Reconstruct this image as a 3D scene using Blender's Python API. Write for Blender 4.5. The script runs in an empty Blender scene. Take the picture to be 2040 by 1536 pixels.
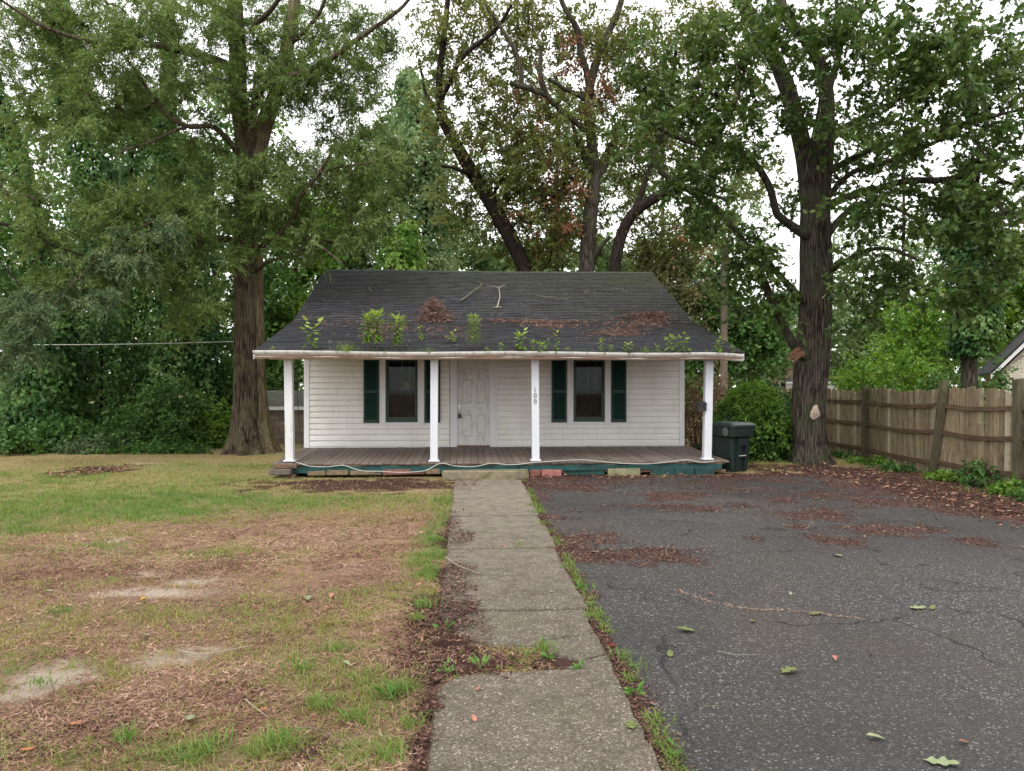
import bpy, math, random
import numpy as np
from mathutils import Vector, Matrix

# ------------------------------------------------------------------ camera, sky, sun, exposure
scene = bpy.context.scene
COL = scene.collection
EYE, YAW, FPX = 1.93, math.radians(3.4), 1532.0
cam_data = bpy.data.cameras.new('camera')
cam = bpy.data.objects.new('camera', cam_data)
COL.objects.link(cam)
cam_data.sensor_width = 36.0
cam_data.lens = 36.0 * FPX / 2040.0
cam_data.clip_start, cam_data.clip_end = 0.05, 500.0
cam.location = (0, 0, EYE)
cam.rotation_euler = (math.radians(90.0 - 0.11), 0, -YAW)
scene.camera = cam

SUN_EL, SUN_AZ = math.radians(58), math.radians(200)     # high, veiled, a little behind the camera
world = bpy.data.worlds.new('World')
scene.world = world
world.use_nodes = True
wn, wl = world.node_tree.nodes, world.node_tree.links
wn.clear()
w_out = wn.new('ShaderNodeOutputWorld')
w_bg = wn.new('ShaderNodeBackground')
w_sky = wn.new('ShaderNodeTexSky')
w_sky.sky_type = 'NISHITA'
w_sky.sun_disc = False
w_sky.sun_elevation = SUN_EL
w_sky.sun_rotation = SUN_AZ
w_sky.dust_density = 4.0
w_hsv = wn.new('ShaderNodeHueSaturation')
w_hsv.inputs['Saturation'].default_value = 0.10       # a closed white cloud cover
w_mix = wn.new('ShaderNodeMix'); w_mix.data_type = 'RGBA'
w_mix.inputs[0].default_value = 0.72
w_mix.inputs[7].default_value = (10.8, 10.8, 10.8, 1)
wl.new(w_sky.outputs[0], w_hsv.inputs['Color'])
wl.new(w_hsv.outputs[0], w_mix.inputs[6])
wl.new(w_mix.outputs[2], w_bg.inputs[0])
w_bg.inputs[1].default_value = 0.15
wl.new(w_bg.outputs[0], w_out.inputs[0])

sun_data = bpy.data.lights.new('sun', 'SUN')
sun_data.energy = 1.2
sun_data.angle = math.radians(25)
sun_data.color = (1.0, 0.97, 0.92)
sun = bpy.data.objects.new('sun', sun_data)
COL.objects.link(sun)
_sd = Vector((math.sin(SUN_AZ) * math.cos(SUN_EL), math.cos(SUN_AZ) * math.cos(SUN_EL), math.sin(SUN_EL)))
sun.rotation_euler = _sd.to_track_quat('Z', 'Y').to_euler()

vs = scene.view_settings
vs.view_transform = 'Standard'
vs.look = 'None'
vs.gamma = 1.0
vs.use_curve_mapping = False
vs.exposure = 0.62
cy = scene.cycles
cy.max_bounces = 8
cy.diffuse_bounces = 5
cy.glossy_bounces = 3
cy.transmission_bounces = 4
cy.transparent_max_bounces = 8
cy.caustics_reflective = cy.caustics_refractive = False
cy.use_denoising = True

# ------------------------------------------------------------------ helpers: places
SY, CY = math.sin(YAW), math.cos(YAW)
def C(px, py, d):
    """the point that lies d metres ahead of the camera in the direction of a photograph pixel"""
    r = (px - 1020.0) / FPX * d
    return np.array([r * CY + d * SY, -r * SY + d * CY, EYE - (py - 765.0) / FPX * d])
def G(px, py):
    """point on the flat ground"""
    d = FPX * EYE / (py - 765.0)
    p = C(px, py, d); p[2] = 0.0
    return p
def XY(px, Y):
    """x of a photograph column on the plane y = Y"""
    t = (px - 1020.0) / FPX
    return Y * (SY + t * CY) / (CY - t * SY)
def ZY(py, px, Y):
    x = XY(px, Y)
    return EYE - (py - 765.0) / FPX * (x * SY + Y * CY)
def Dp(py):
    return FPX * EYE / (py - 765.0)

# ------------------------------------------------------------------ helpers: noise
_nr = np.random.RandomState(5)
_LAT2 = _nr.rand(64, 64)
_LAT3 = _nr.rand(24, 24, 24)
def noise2(x, y, s=1.0, octv=3):
    x = np.asarray(x, float); y = np.asarray(y, float)
    out = 0; amp = 1.0; tot = 0
    for o in range(octv):
        u = x * s * 2 ** o + 17.3 * o; v = y * s * 2 ** o + 9.1 * o
        iu = np.floor(u).astype(int); iv = np.floor(v).astype(int)
        fu = u - iu; fv = v - iv
        fu = fu * fu * (3 - 2 * fu); fv = fv * fv * (3 - 2 * fv)
        a = _LAT2[iu % 64, iv % 64]; b = _LAT2[(iu + 1) % 64, iv % 64]
        c = _LAT2[iu % 64, (iv + 1) % 64]; d = _LAT2[(iu + 1) % 64, (iv + 1) % 64]
        out = out + amp * ((a * (1 - fu) + b * fu) * (1 - fv) + (c * (1 - fu) + d * fu) * fv)
        tot += amp; amp *= 0.5
    return out / tot
def noise3(p, s=1.0, octv=2):
    p = np.asarray(p, float)
    out = 0; amp = 1.0; tot = 0
    for o in range(octv):
        q = p * s * 2 ** o + 7.7 * o + 100
        i = np.floor(q).astype(int); f = q - i
        f = f * f * (3 - 2 * f)
        r = 0
        for dx in (0, 1):
            wx = f[..., 0] if dx else 1 - f[..., 0]
            for dy in (0, 1):
                wy = f[..., 1] if dy else 1 - f[..., 1]
                for dz in (0, 1):
                    wz = f[..., 2] if dz else 1 - f[..., 2]
                    r = r + wx * wy * wz * _LAT3[(i[..., 0] + dx) % 24, (i[..., 1] + dy) % 24, (i[..., 2] + dz) % 24]
        out = out + amp * r; tot += amp; amp *= 0.5
    return out / tot

# ------------------------------------------------------------------ helpers: objects
WLOC = {}
def tag(o, label=None, cat=None, group=None, kind=None):
    if label: o['label'] = label
    if cat: o['category'] = cat
    if group: o['group'] = group
    if kind: o['kind'] = kind
    return o
def thing(name, loc, label, cat, group=None):
    o = bpy.data.objects.new(name, None)
    o.empty_display_size = 0.2
    o.location = loc
    COL.objects.link(o)
    WLOC[o.name] = np.array(loc, float)
    return tag(o, label, cat, group)
def mesh_np(name, V, F, smooth=False, rnd=None, attrs=None):
    """V (n,3); F an (m,k) array, or a list of arrays of the same k; or list of lists"""
    me = bpy.data.meshes.new(name)
    V = np.asarray(V, np.float32)
    if isinstance(F, np.ndarray):
        m, k = F.shape
        me.vertices.add(len(V)); me.vertices.foreach_set('co', V.ravel())
        me.loops.add(m * k); me.loops.foreach_set('vertex_index', F.astype(np.int32).ravel())
        me.polygons.add(m)
        me.polygons.foreach_set('loop_start', np.arange(0, m * k, k, dtype=np.int32))
        me.polygons.foreach_set('loop_total', np.full(m, k, np.int32))
        me.update(calc_edges=True)
    else:
        me.from_pydata([tuple(v) for v in V.tolist()], [], [tuple(int(i) for i in f) for f in F])
        me.update()
    if smooth:
        me.polygons.foreach_set('use_smooth', np.ones(len(me.polygons), bool))
    if rnd is not None:
        a = me.attributes.new('rnd', 'FLOAT', 'FACE')
        a.data.foreach_set('value', np.asarray(rnd, np.float32))
    for nm, arr in (attrs or {}).items():
        a = me.attributes.new(nm, 'FLOAT', 'POINT')
        a.data.foreach_set('value', np.asarray(arr, np.float32))
    return me
def put(name, me, mat, parent=None, world_origin=None):
    """link a mesh whose vertices are in world space, moving its origin to its own base"""
    if mat is not None and not me.materials:
        me.materials.append(mat)
    o = bpy.data.objects.new(name, me)
    COL.objects.link(o)
    n = len(me.vertices)
    co = np.empty(n * 3, np.float32); me.vertices.foreach_get('co', co); co = co.reshape(-1, 3)
    if world_origin is None:
        lo, hi = co.min(0), co.max(0)
        world_origin = np.array([(lo[0] + hi[0]) / 2, (lo[1] + hi[1]) / 2, lo[2]], float)
    co -= world_origin.astype(np.float32)
    me.vertices.foreach_set('co', co.ravel()); me.update()
    WLOC[o.name] = np.array(world_origin, float)
    if parent is not None:
        o.parent = parent
        o.location = world_origin - WLOC[parent.name]
    else:
        o.location = world_origin
    return o
def inst(name, me, parent, wloc, rot=(0, 0, 0), scale=None):
    """an object that shares a mesh with its look-alikes"""
    o = bpy.data.objects.new(name, me)
    COL.objects.link(o)
    wloc = np.array(wloc, float)
    WLOC[o.name] = wloc
    if parent is not None:
        o.parent = parent
        o.location = wloc - WLOC[parent.name]
    else:
        o.location = wloc
    o.rotation_euler = rot
    if scale is not None: o.scale = scale
    return o

class MB:
    """collects shapes into one mesh"""
    def __init__(s): s.v = []; s.f = []
    def add(s, V, F):
        b = len(s.v)
        s.v += [tuple(map(float, v)) for v in V]
        s.f += [tuple(b + i for i in f) for f in F]
        return s
    def box(s, x0, x1, y0, y1, z0, z1, bev=0.0):
        if bev <= 0:
            V = [(x, y, z) for z in (z0, z1) for y in (y0, y1) for x in (x0, x1)]
            F = [(0, 2, 3, 1), (4, 5, 7, 6), (0, 1, 5, 4), (2, 6, 7, 3), (0, 4, 6, 2), (1, 3, 7, 5)]
            return s.add(V, F)
        b = bev
        V = []
        for z, i in ((z0, b), (z0 + b, 0), (z1 - b, 0), (z1, b)):
            V += [(x0 + i, y0 + b, z), (x0 + b, y0 + i, z), (x1 - b, y0 + i, z), (x1 - i, y0 + b, z),
                  (x1 - i, y1 - b, z), (x1 - b, y1 - i, z), (x0 + b, y1 - i, z), (x0 + i, y1 - b, z)]
        F = [tuple(range(7, -1, -1)), tuple(range(24, 32))]
        for r in range(3):
            for k in range(8):
                a, c = r * 8 + k, r * 8 + (k + 1) % 8
                F.append((a, c, c + 8, a + 8))
        return s.add(V, F)
    def prism(s, pts, axis, a0, a1):
        """extrude a closed 2-D outline along an axis ('x','y','z')"""
        n = len(pts)
        def P(u, v, a):
            return (a, u, v) if axis == 'x' else ((u, a, v) if axis == 'y' else (u, v, a))
        V = [P(u, v, a0) for u, v in pts] + [P(u, v, a1) for u, v in pts]
        F = [tuple(range(n))[::-1], tuple(range(n, 2 * n))]
        for k in range(n):
            F.append((k, (k + 1) % n, n + (k + 1) % n, n + k))
        return s.add(V, F)
    def tube(s, P, R, n=8, cap=True):
        V, F = tube_arrays(np.asarray(P, float), np.asarray(R, float) if np.ndim(R) else np.full(len(P), R), n)
        F = [tuple(f) for f in F]
        if cap:
            F = F + [tuple(range(n))[::-1], tuple(range(len(V) - n, len(V)))]
        return s.add(V, F)
    def disc(s, c, r, axis, th, n=24):
        ang = np.linspace(0, 2 * math.pi, n, endpoint=False)
        pts = [(math.cos(a) * r, math.sin(a) * r) for a in ang]
        if axis == 'y': return s.prism([(c[0] + u, c[2] + v) for u, v in pts], 'y', c[1] - th / 2, c[1] + th / 2)
        if axis == 'x': return s.prism([(c[1] + u, c[2] + v) for u, v in pts], 'x', c[0] - th / 2, c[0] + th / 2)
        return s.prism([(c[0] + u, c[1] + v) for u, v in pts], 'z', c[2] - th / 2, c[2] + th / 2)
    def mesh(s, name, smooth=False):
        return mesh_np(name, np.array(s.v), s.f, smooth)
    def build(s, name, mat, parent=None, smooth=False):
        return put(name, s.mesh(name, smooth), mat, parent)

def frames(P):
    T = np.gradient(P, axis=0)
    T /= np.linalg.norm(T, axis=1)[:, None] + 1e-9
    up = np.tile(np.array([0.13, 0.21, 1.0]), (len(P), 1))
    flat = np.abs(T[:, 2]) > 0.85
    up[flat] = np.array([1.0, 0.17, 0.0])
    if flat.any() and not flat.all():
        up[:] = np.array([0.35, 1.0, 0.08])      # one reference for the whole tube, no twist
    elif flat.all():
        up[:] = np.array([1.0, 0.17, 0.0])
    A = np.cross(T, up); A /= np.linalg.norm(A, axis=1)[:, None] + 1e-9
    B = np.cross(T, A)
    return T, A, B
def tube_arrays(P, R, n=6):
    T, A, B = frames(P)
    ang = np.linspace(0, 2 * math.pi, n, endpoint=False)
    V = (P[:, None, :] + R[:, None, None] * (A[:, None, :] * np.cos(ang)[None, :, None] + B[:, None, :] * np.sin(ang)[None, :, None])).reshape(-1, 3)
    i = np.arange(len(P) - 1)[:, None] * n; k = np.arange(n)[None, :]; k2 = (k + 1) % n
    F = np.stack([i + k, i + n + k, i + n + k2, i + k2], -1).reshape(-1, 4)
    return V, F
def smooth_path(pts, step=0.25):
    """Catmull-Rom through (x,y,z,r) rows"""
    pts = np.asarray(pts, float)
    if len(pts) < 3:
        n = max(3, int(np.linalg.norm(pts[1, :3] - pts[0, :3]) / step))
        t = np.linspace(0, 1, n)[:, None]
        return pts[0] * (1 - t) + pts[1] * t
    q = np.vstack([2 * pts[0] - pts[1], pts, 2 * pts[-1] - pts[-2]])
    out = []
    for i in range(1, len(q) - 2):
        n = max(2, int(np.linalg.norm(q[i + 1, :3] - q[i, :3]) / step))
        t = np.linspace(0, 1, n, endpoint=False)[:, None]
        p0, p1, p2, p3 = q[i - 1], q[i], q[i + 1], q[i + 2]
        out.append(0.5 * ((2 * p1) + (-p0 + p2) * t + (2 * p0 - 5 * p1 + 4 * p2 - p3) * t ** 2 + (-p0 + 3 * p1 - 3 * p2 + p3) * t ** 3))
    out.append(pts[-1:])
    return np.vstack(out)

# ------------------------------------------------------------------ helpers: materials
MATS = {}
class NT:
    def __init__(s, name):
        s.m = bpy.data.materials.new(name); s.m.use_nodes = True
        s.n, s.l = s.m.node_tree.nodes, s.m.node_tree.links
        s.n.clear()
        s.out = s.n.new('ShaderNodeOutputMaterial')
        s.tc = s.n.new('ShaderNodeTexCoord')
    def node(s, t, **kw):
        n = s.n.new(t)
        for k, v in kw.items():
            if k in n.inputs.keys(): n.inputs[k].default_value = v
            else: setattr(n, k, v)
        return n
    def link(s, a, b): s.l.new(a, b)
    def coords(s, scale=(1, 1, 1), obj=True, world=False):
        mp = s.n.new('ShaderNodeMapping')
        mp.inputs['Scale'].default_value = scale
        if world:
            g = s.n.new('ShaderNodeNewGeometry'); s.link(g.outputs['Position'], mp.inputs[0])
        else:
            s.link(s.tc.outputs['Object'], mp.inputs[0])
        return mp.outputs[0]
    def noise(s, vec, scale, detail=4, rough=0.6, dist=0.0):
        n = s.node('ShaderNodeTexNoise', Scale=scale, Detail=detail, Roughness=rough, Distortion=dist)
        s.link(vec, n.inputs['Vector']); return n.outputs['Fac']
    def vor(s, vec, scale, feature='F1', out='Distance'):
        n = s.node('ShaderNodeTexVoronoi', feature=feature, Scale=scale)
        s.link(vec, n.inputs['Vector']); return n.outputs[out]
    def ramp(s, fac, stops):
        r = s.n.new('ShaderNodeValToRGB'); e = r.color_ramp.elements
        while len(e) < len(stops): e.new(0.5)
        for i, (p, c) in enumerate(stops):
            e[i].position = p
            e[i].color = (c, c, c, 1) if np.isscalar(c) else (*c, 1)
        s.link(fac, r.inputs[0]); return r.outputs[0]
    def mix(s, fac, a, b, mode='MIX'):
        n = s.n.new('ShaderNodeMix'); n.data_type = 'RGBA'; n.blend_type = mode
        for v, i in ((fac, 0), (a, 6), (b, 7)):
            if hasattr(v, 'is_linked'): s.link(v, n.inputs[i])
            elif i == 0: n.inputs[0].default_value = v
            else: n.inputs[i].default_value = (v, v, v, 1) if np.isscalar(v) else (*v, 1)
        return n.outputs[2]
    def math(s, op, a, b=0.0, clamp=False):
        n = s.n.new('ShaderNodeMath'); n.operation = op; n.use_clamp = clamp
        for v, i in ((a, 0), (b, 1)):
            if hasattr(v, 'is_linked'): s.link(v, n.inputs[i])
            else: n.inputs[i].default_value = v
        return n.outputs[0]
    def attr(s, name):
        n = s.n.new('ShaderNodeAttribute'); n.attribute_name = name; return n.outputs['Fac']
    def objrand(s):
        return s.n.new('ShaderNodeObjectInfo').outputs['Random']
    def bump(s, h, strength=0.5, dist=0.02, normal=None):
        b = s.n.new('ShaderNodeBump'); b.inputs['Strength'].default_value = strength; b.inputs['Distance'].default_value = dist
        s.link(h, b.inputs['Height'])
        if normal is not None: s.link(normal, b.inputs['Normal'])
        return b.outputs[0]
    def pbr(s, color, rough=0.7, spec=0.3, metal=0.0, normal=None):
        p = s.n.new('ShaderNodeBsdfPrincipled')
        for v, k in ((color, 'Base Color'), (rough, 'Roughness'), (metal, 'Metallic'), (spec, 'Specular IOR Level')):
            if hasattr(v, 'is_linked'): s.link(v, p.inputs[k])
            elif k == 'Base Color': p.inputs[k].default_value = (*v, 1)
            else: p.inputs[k].default_value = v
        if normal is not None: s.link(normal, p.inputs['Normal'])
        s.link(p.outputs[0], s.out.inputs[0])
        return p

def mat_leaf(name, tones, trans=0.35, rough=0.5, spec=0.14):
    t = NT(name)
    stops = [(i / (len(tones) - 1), c) for i, c in enumerate(tones)]
    col = t.ramp(t.attr('rnd'), stops)
    p = t.pbr(col, rough, spec)
    tr = t.n.new('ShaderNodeBsdfTranslucent')
    hs = t.node('ShaderNodeHueSaturation', Saturation=1.15, Value=1.25); hs.inputs['Hue'].default_value = 0.485
    t.link(col, hs.inputs['Color']); t.link(hs.outputs[0], tr.inputs[0])
    mx = t.n.new('ShaderNodeMixShader'); mx.inputs[0].default_value = trans
    t.link(p.outputs[0], mx.inputs[1]); t.link(tr.outputs[0], mx.inputs[2])
    t.link(mx.outputs[0], t.out.inputs[0])
    return t.m
def mat_bark(name, dark, light, moss=None, scale=1.0, moss_amt=0.5, bump=0.9):
    t = NT(name)
    v = t.coords((8.5 * scale, 8.5 * scale, .8 * scale), world=True)
    n1 = t.noise(v, 2.4, 8, 0.78, 1.1)
    vo = t.vor(v, 2.2, 'DISTANCE_TO_EDGE')
    h = t.math('ADD', t.math('MULTIPLY', t.ramp(vo, [(0.0, 0.0), (0.4, 1.0)]), 0.22), t.math('MULTIPLY', n1, 0.95))
    col = t.mix(t.ramp(h, [(0.47, 0.0), (0.70, 1.0)]), dark, light)
    if moss:
        w = t.coords((1, 1, 1), world=True)
        mk = t.ramp(t.noise(w, 2.3, 5, 0.65), [(0.5 - 0.12 + (0.5 - moss_amt) * 0.3, 0.0), (0.62 + (0.5 - moss_amt) * 0.3, 1.0)])
        col = t.mix(t.math('MULTIPLY', mk, 0.75), col, moss)
    t.pbr(col, 0.9, 0.08, normal=t.bump(h, bump, 0.04))
    return t.m
def mat_plain(name, col, rough=0.6, spec=0.4, metal=0.0, var=0.15, scale=6.0, dirt=None, dirt_amt=0.5, objvar=0.0, bump=0.1):
    t = NT(name)
    v = t.coords((1, 1, 1), world=True)
    n = t.noise(v, scale, 5, 0.65)
    c = t.mix(t.ramp(n, [(0.3, 0.0), (0.7, 1.0)]), tuple(x * (1 - var) for x in col), tuple(min(1, x * (1 + var)) for x in col))
    if dirt:
        d = t.ramp(t.noise(v, scale * 0.6, 7, 0.72, 0.4), [(0.5, 0.0), (0.72, 1.0)])
        c = t.mix(t.math('MULTIPLY', d, dirt_amt), c, dirt)
    if objvar:
        hs = t.n.new('ShaderNodeHueSaturation'); t.link(c, hs.inputs['Color'])
        t.link(t.math('ADD', t.math('MULTIPLY', t.objrand(), 2 * objvar), 1 - objvar), hs.inputs['Value'])
        c = hs.outputs[0]
    t.pbr(c, rough, spec, metal, normal=t.bump(t.noise(v, scale * 12, 4, 0.7), bump, 0.01))
    return t.m

# ================================================================== THE SETTING: ground, driveway, walk
rng = np.random.RandomState(11)
_WARP = {}
def warp_noise(X, Y):
    k = (id(X), len(X))
    if k not in _WARP:
        _WARP.clear()
        _WARP[k] = ((noise2(X * .8, Y * 1.2, 1.1, 3) - .5) * 1.5 + (noise2(X * .75, Y * 1.3, 4.3, 4) - .5) * 2.0, X)
    return _WARP[k][0]
def ell(X, Y, px, py, rx, ry, soft=0.8):
    """a soft ragged patch on the ground, given by its place and size in the photograph"""
    c = G(px, py); d = Dp(py)
    wx = rx * d / FPX; wy = ry * d * d / (FPX * EYE)
    out = np.zeros_like(X)
    k = np.nonzero((np.abs(X - c[0]) < wx * 2.6) & (np.abs(Y - c[1]) < wy * 2.6))[0]
    if len(k):
        r = np.sqrt(((X[k] - c[0]) / wx) ** 2 + ((Y[k] - c[1]) / wy) ** 2) + warp_noise(X, Y)[k]
        out[k] = np.clip((1.0 + soft * 0.5 - r) / soft, 0, 1)
    return out
def many(X, Y, L, soft=0.8):
    m = np.zeros_like(X)
    for e in L: m = np.maximum(m, ell(X, Y, *e[:4], soft=soft) * (e[4] if len(e) > 4 else 1.0))
    return m
GREEN = [(150, 1005, 400, 55, 1.00), (260, 1020, 330, 30, 0.9), (640, 1000, 260, 22, .85), (430, 935, 420, 16, .6), (885, 1010, 26, 60, .9), (870, 1090, 40, 60, .9), (480, 1000, 130, 30, 0.80), (-100, 1000, 300, 60, 1.00), (420, 955, 300, 14, 0.60), (700, 1003, 170, 14, 0.75), (640, 1010, 120, 12, 0.60), (500, 930, 60, 8, 0.70), (60, 940, 120, 8, 0.40),
         (870, 1050, 30, 40, 0.75), (850, 1120, 45, 35, 0.80), (450, 1100, 60, 14, 0.65), (330, 1220, 330, 24, 0.28), (110, 1240, 110, 34, 0.37), (560, 1230, 140, 40, 0.34), (700, 1190, 100, 20, 0.31),
         (600, 1340, 150, 60, 0.43), (440, 1500, 180, 45, 0.50), (120, 1500, 170, 40, 0.46), (690, 1500, 100, 45, 0.43), (760, 1420, 60, 60, 0.40), (20, 1330, 40, 60, 0.31), (900, 985, 22, 40, 0.70),
         (1540, 932, 70, 7, 1.00), (640, 940, 110, 5, 0.90), (560, 935, 30, 8, 0.90), (800, 945, 90, 3, 0.60)]
SAND = [(300, 1180, 130, 9), (400, 1158, 60, 8), (290, 1140, 40, 7), (390, 1087, 16, 5), (235, 1077, 18, 4), (95, 1345, 75, 30), (40, 1385, 60, 30), (360, 1305, 60, 22, .8), (265, 925, 40, 3, .8), (30, 983, 20, 4, .7), (700, 1128, 60, 6, .5), (620, 1150, 30, 5, .5), (225, 1100, 25, 5, .6)]
DARKM = [(760, 966, 230, 14, 1.0), (640, 962, 90, 9, .8), (905, 1080, 30, 12), (900, 1060, 20, 30), (905, 1160, 32, 45), (880, 1240, 60, 60), (890, 1310, 80, 45), (960, 1330, 120, 22), (850, 1400, 26, 90), (830, 1500, 22, 90), (1100, 1330, 80, 16),
         (1260, 1330, 22, 50), (1290, 1410, 14, 60), (1330, 1490, 22, 50), (200, 937, 62, 8), (600, 965, 40, 8, .5), (180, 1440, 130, 45, .5), (420, 1400, 150, 40, .45), (30, 1500, 40, 40, .4), (620, 1500, 60, 30, .6)]
STRAW = [(330, 1090, 330, 42), (100, 1105, 160, 40), (720, 1070, 190, 32), (790, 985, 110, 12), (600, 1050, 200, 20, .7), (560, 1130, 200, 22, .8), (250, 1130, 250, 25, .8), (800, 1040, 80, 20, .9), (180, 1440, 180, 60, .8), (420, 1420, 190, 60, .8), (150, 1290, 200, 20, .5), (640, 1200, 100, 20, .6), (800, 1250, 60, 50, .6), (420, 1340, 100, 20, .7)]
def lawn_masks(X, Y):
    far = np.clip((Y - 12.5) / 2.5, 0, 1)
    sand = many(X, Y, SAND, 1.2)
    mul = many(X, Y, DARKM, 0.9)
    grn = many(X, Y, GREEN, 1.2)
    straw = many(X, Y, STRAW, 1.2)
    n = noise2(X, Y, 0.9, 4)
    thin = np.clip(0.52 + (n - 0.5) * 1.9, 0, 1)
    dens = np.maximum(grn, thin * 0.80) * (1 - 0.55 * straw * (1 - grn * .6))
    dens = np.maximum(dens, far * 0.65 * np.clip(0.5 + (n - .4) * 2, 0, 1) * (X < 3.0))
    right = (X > 5.2) & (Y > 10)                                      # strip by the fence
    lit = np.clip((X - 7.0 + (noise2(X, Y, 1.1) - .5) * 1.6) / 0.5, 0, 1) * (Y < 17.3)
    lit = np.maximum(lit, ((X > 1.1) & (X < 9)) * np.clip(1 - np.abs(Y - 16.0 + (noise2(X, Y, 1.5) - .5) * .6) / .35, 0, 1))
    lit = np.maximum(lit, many(X, Y, [(1640, 935, 140, 10), (1560, 948, 120, 5)], .8))
    dens = np.where(X > 1.0, np.maximum(dens * (X > 5), many(X, Y, [(1540, 930, 80, 9)], .6)) * (1 - lit * .8), dens)
    fence_green = np.clip((X - 8.55 + (noise2(X, Y, .8) - .5) * 0.9) / .3, 0, 1)
    dens = np.where(X > 6.5, np.maximum(dens, fence_green * .8), dens)
    mul = np.maximum(mul, lit * .9)
    dens = dens * (1 - mul * .85) * (1 - sand * .9)
    return dict(green=np.clip(grn, 0, 1), dens=np.clip(dens, 0, 1), sand=sand, mulch=np.clip(mul, 0, 1), straw=straw, far=far)

xs = np.concatenate([[-260, -120, -60, -35, -24, -18], np.arange(-15, 12.01, 0.11), [14, 18, 24, 35, 60, 120, 260]])
ys = np.concatenate([[-120, -60, -20, -6, -1], np.arange(1.0, 24.01, 0.11), [26, 30, 38, 60, 110, 260]])
GX, GY = np.meshgrid(xs, ys)
gx, gy = GX.ravel(), GY.ravel()
gm = lawn_masks(gx, gy)
gz = (noise2(gx, gy, .8, 4) - .5) * 0.05 + (noise2(gx, gy, 5, 2) - .5) * 0.012
pave = (gx > -0.30) & (gx < 7.6) & (gy > 0.3) & (gy < 15.9)
gz = np.where(pave, np.minimum(gz, 0.0) - 0.004, gz)
gz = np.where((np.abs(gx) > 16) | (gy > 25), 0, gz)
nx, ny = len(xs), len(ys)
ii = (np.arange(ny - 1)[:, None] * nx + np.arange(nx - 1)[None, :]).ravel()
GF = np.stack([ii, ii + 1, ii + nx + 1, ii + nx], 1)
t = NT('soil')
w = t.coords(world=True)
ws = t.coords((1, 1.6, 1), world=True)
n_f = t.noise(ws, 42, 5, .75, .8); n_m = t.noise(w, 7, 5, .7); n_s = t.noise(w, 1.2, 4, .6); n_h = t.noise(w, 160, 3, .7)
base = t.mix(t.ramp(n_f, [(.38, 0), (.62, 1)]), (.105, .066, .045), (.30, .185, .125))
base = t.mix(t.math('MULTIPLY', t.ramp(n_m, [(.45, 0), (.65, 1)]), .5), base, (.33, .21, .14))
strw = t.mix(t.ramp(n_f, [(.35, 0), (.65, 1)]), (.19, .105, .068), (.42, .265, .18))
base = t.mix(t.math('MULTIPLY', t.attr('straw'), .8), base, strw)
gcol = t.mix(t.ramp(n_f, [(.35, 0), (.65, 1)]), (.085, .115, .030), (.24, .25, .08))
base = t.mix(t.math('MULTIPLY', t.attr('far'), .75), base, t.mix(n_m, (.22, .19, .075), (.34, .28, .13)))
base = t.mix(t.math('MULTIPLY', t.attr('green'), .75), base, gcol)
sandc = t.mix(t.ramp(n_h, [(.3, 0), (.7, 1)]), (.32, .26, .205), (.50, .42, .345))
sandc = t.mix(t.ramp(n_f, [(.55, 0), (.75, .7)]), sandc, (.16, .11, .085))
base = t.mix(t.ramp(t.math('ADD', t.attr('sand'), t.math('MULTIPLY', t.math('SUBTRACT', n_f, .5), 1.4)), [(.3, 0), (.9, .85)]), base, sandc)
mulc = t.mix(t.ramp(n_f, [(.35, 0), (.7, 1)]), (.030, .016, .014), (.125, .06, .048))
base = t.mix(t.ramp(t.math('ADD', t.attr('mulch'), t.math('MULTIPLY', t.math('SUBTRACT', n_f, .5), .6)), [(.35, 0), (.6, 1)]), base, mulc)
t.pbr(base, .9, .15, normal=t.bump(t.math('ADD', n_f, t.math('MULTIPLY', n_h, .4)), .9, .025))
M_soil = t.m
me = mesh_np('ground', np.stack([gx, gy, gz], 1), GF, True, attrs={k: gm[k] for k in ('green', 'sand', 'mulch', 'straw', 'far')})
ground = put('ground', me, M_soil, world_origin=np.zeros(3))
tag(ground, 'worn lawn with pine straw, sand patches and bare soil', None, kind='structure')

# ---- asphalt driveway
MP = [(1100, 970, 94, 12.6), (1240, 962, 121, 9.8, .6), (1340, 986, 81, 11.2), (1365, 1013, 89, 8.4), (1480, 1010, 94, 7.0, .8), (1560, 1000, 67, 8.4, .7), (1600, 1030, 81, 9.8, .8), (1650, 1028, 60, 18.2), (1600, 1053, 35, 9.8), (1672, 1080, 56, 12.6), (1760, 1054, 114, 16.8), (1845, 1056, 54, 8.4), (1950, 1083, 56, 12.6),
      (1790, 1003, 121, 12.6), (1700, 985, 121, 7.0, .8), (1170, 1074, 87, 12.6), (1130, 1090, 45, 16.8), (1180, 1108, 54, 12.6), (1300, 1106, 70, 15.4), (1110, 1032, 54, 7.0, .8), (1160, 1020, 54, 5.6, .7), (1480, 975, 216, 7.0, .6), (1900, 970, 270, 8.4, .6), (1430, 960, 189, 8.4, .6), (1075, 1060, 18, 56.0, .8), (1075, 980, 18, 28.0, .7), (1560, 960, 121, 7.0, .7), (1500, 1075, 21, 5.6, .6), (1900, 1020, 81, 8.4, .6)]
def drive_mulch(X, Y):
    m = many(X, Y, MP, 1.35)
    edge = np.clip((X - 7.0 + (noise2(X, Y, .7, 4) - .5) * 2.4) / .5, 0, 1) * np.clip((Y - 5.5) / 2.5, 0, 1)
    edge2 = np.clip((Y - 15.2 + (noise2(X, Y, 1.1, 4) - .5) * 1.3) / .3, 0, 1)
    walkedge = np.clip((1.09 - X + (noise2(X, Y, 2.2, 4) - .55) * .75) / .09, 0, 1)
    return np.clip(np.maximum(np.maximum(m, edge), np.maximum(edge2 * .9, walkedge)), 0, 1)
ax = np.arange(0.98, 8.2, 0.08); ay = np.arange(0.6, 16.3, 0.08)
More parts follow.
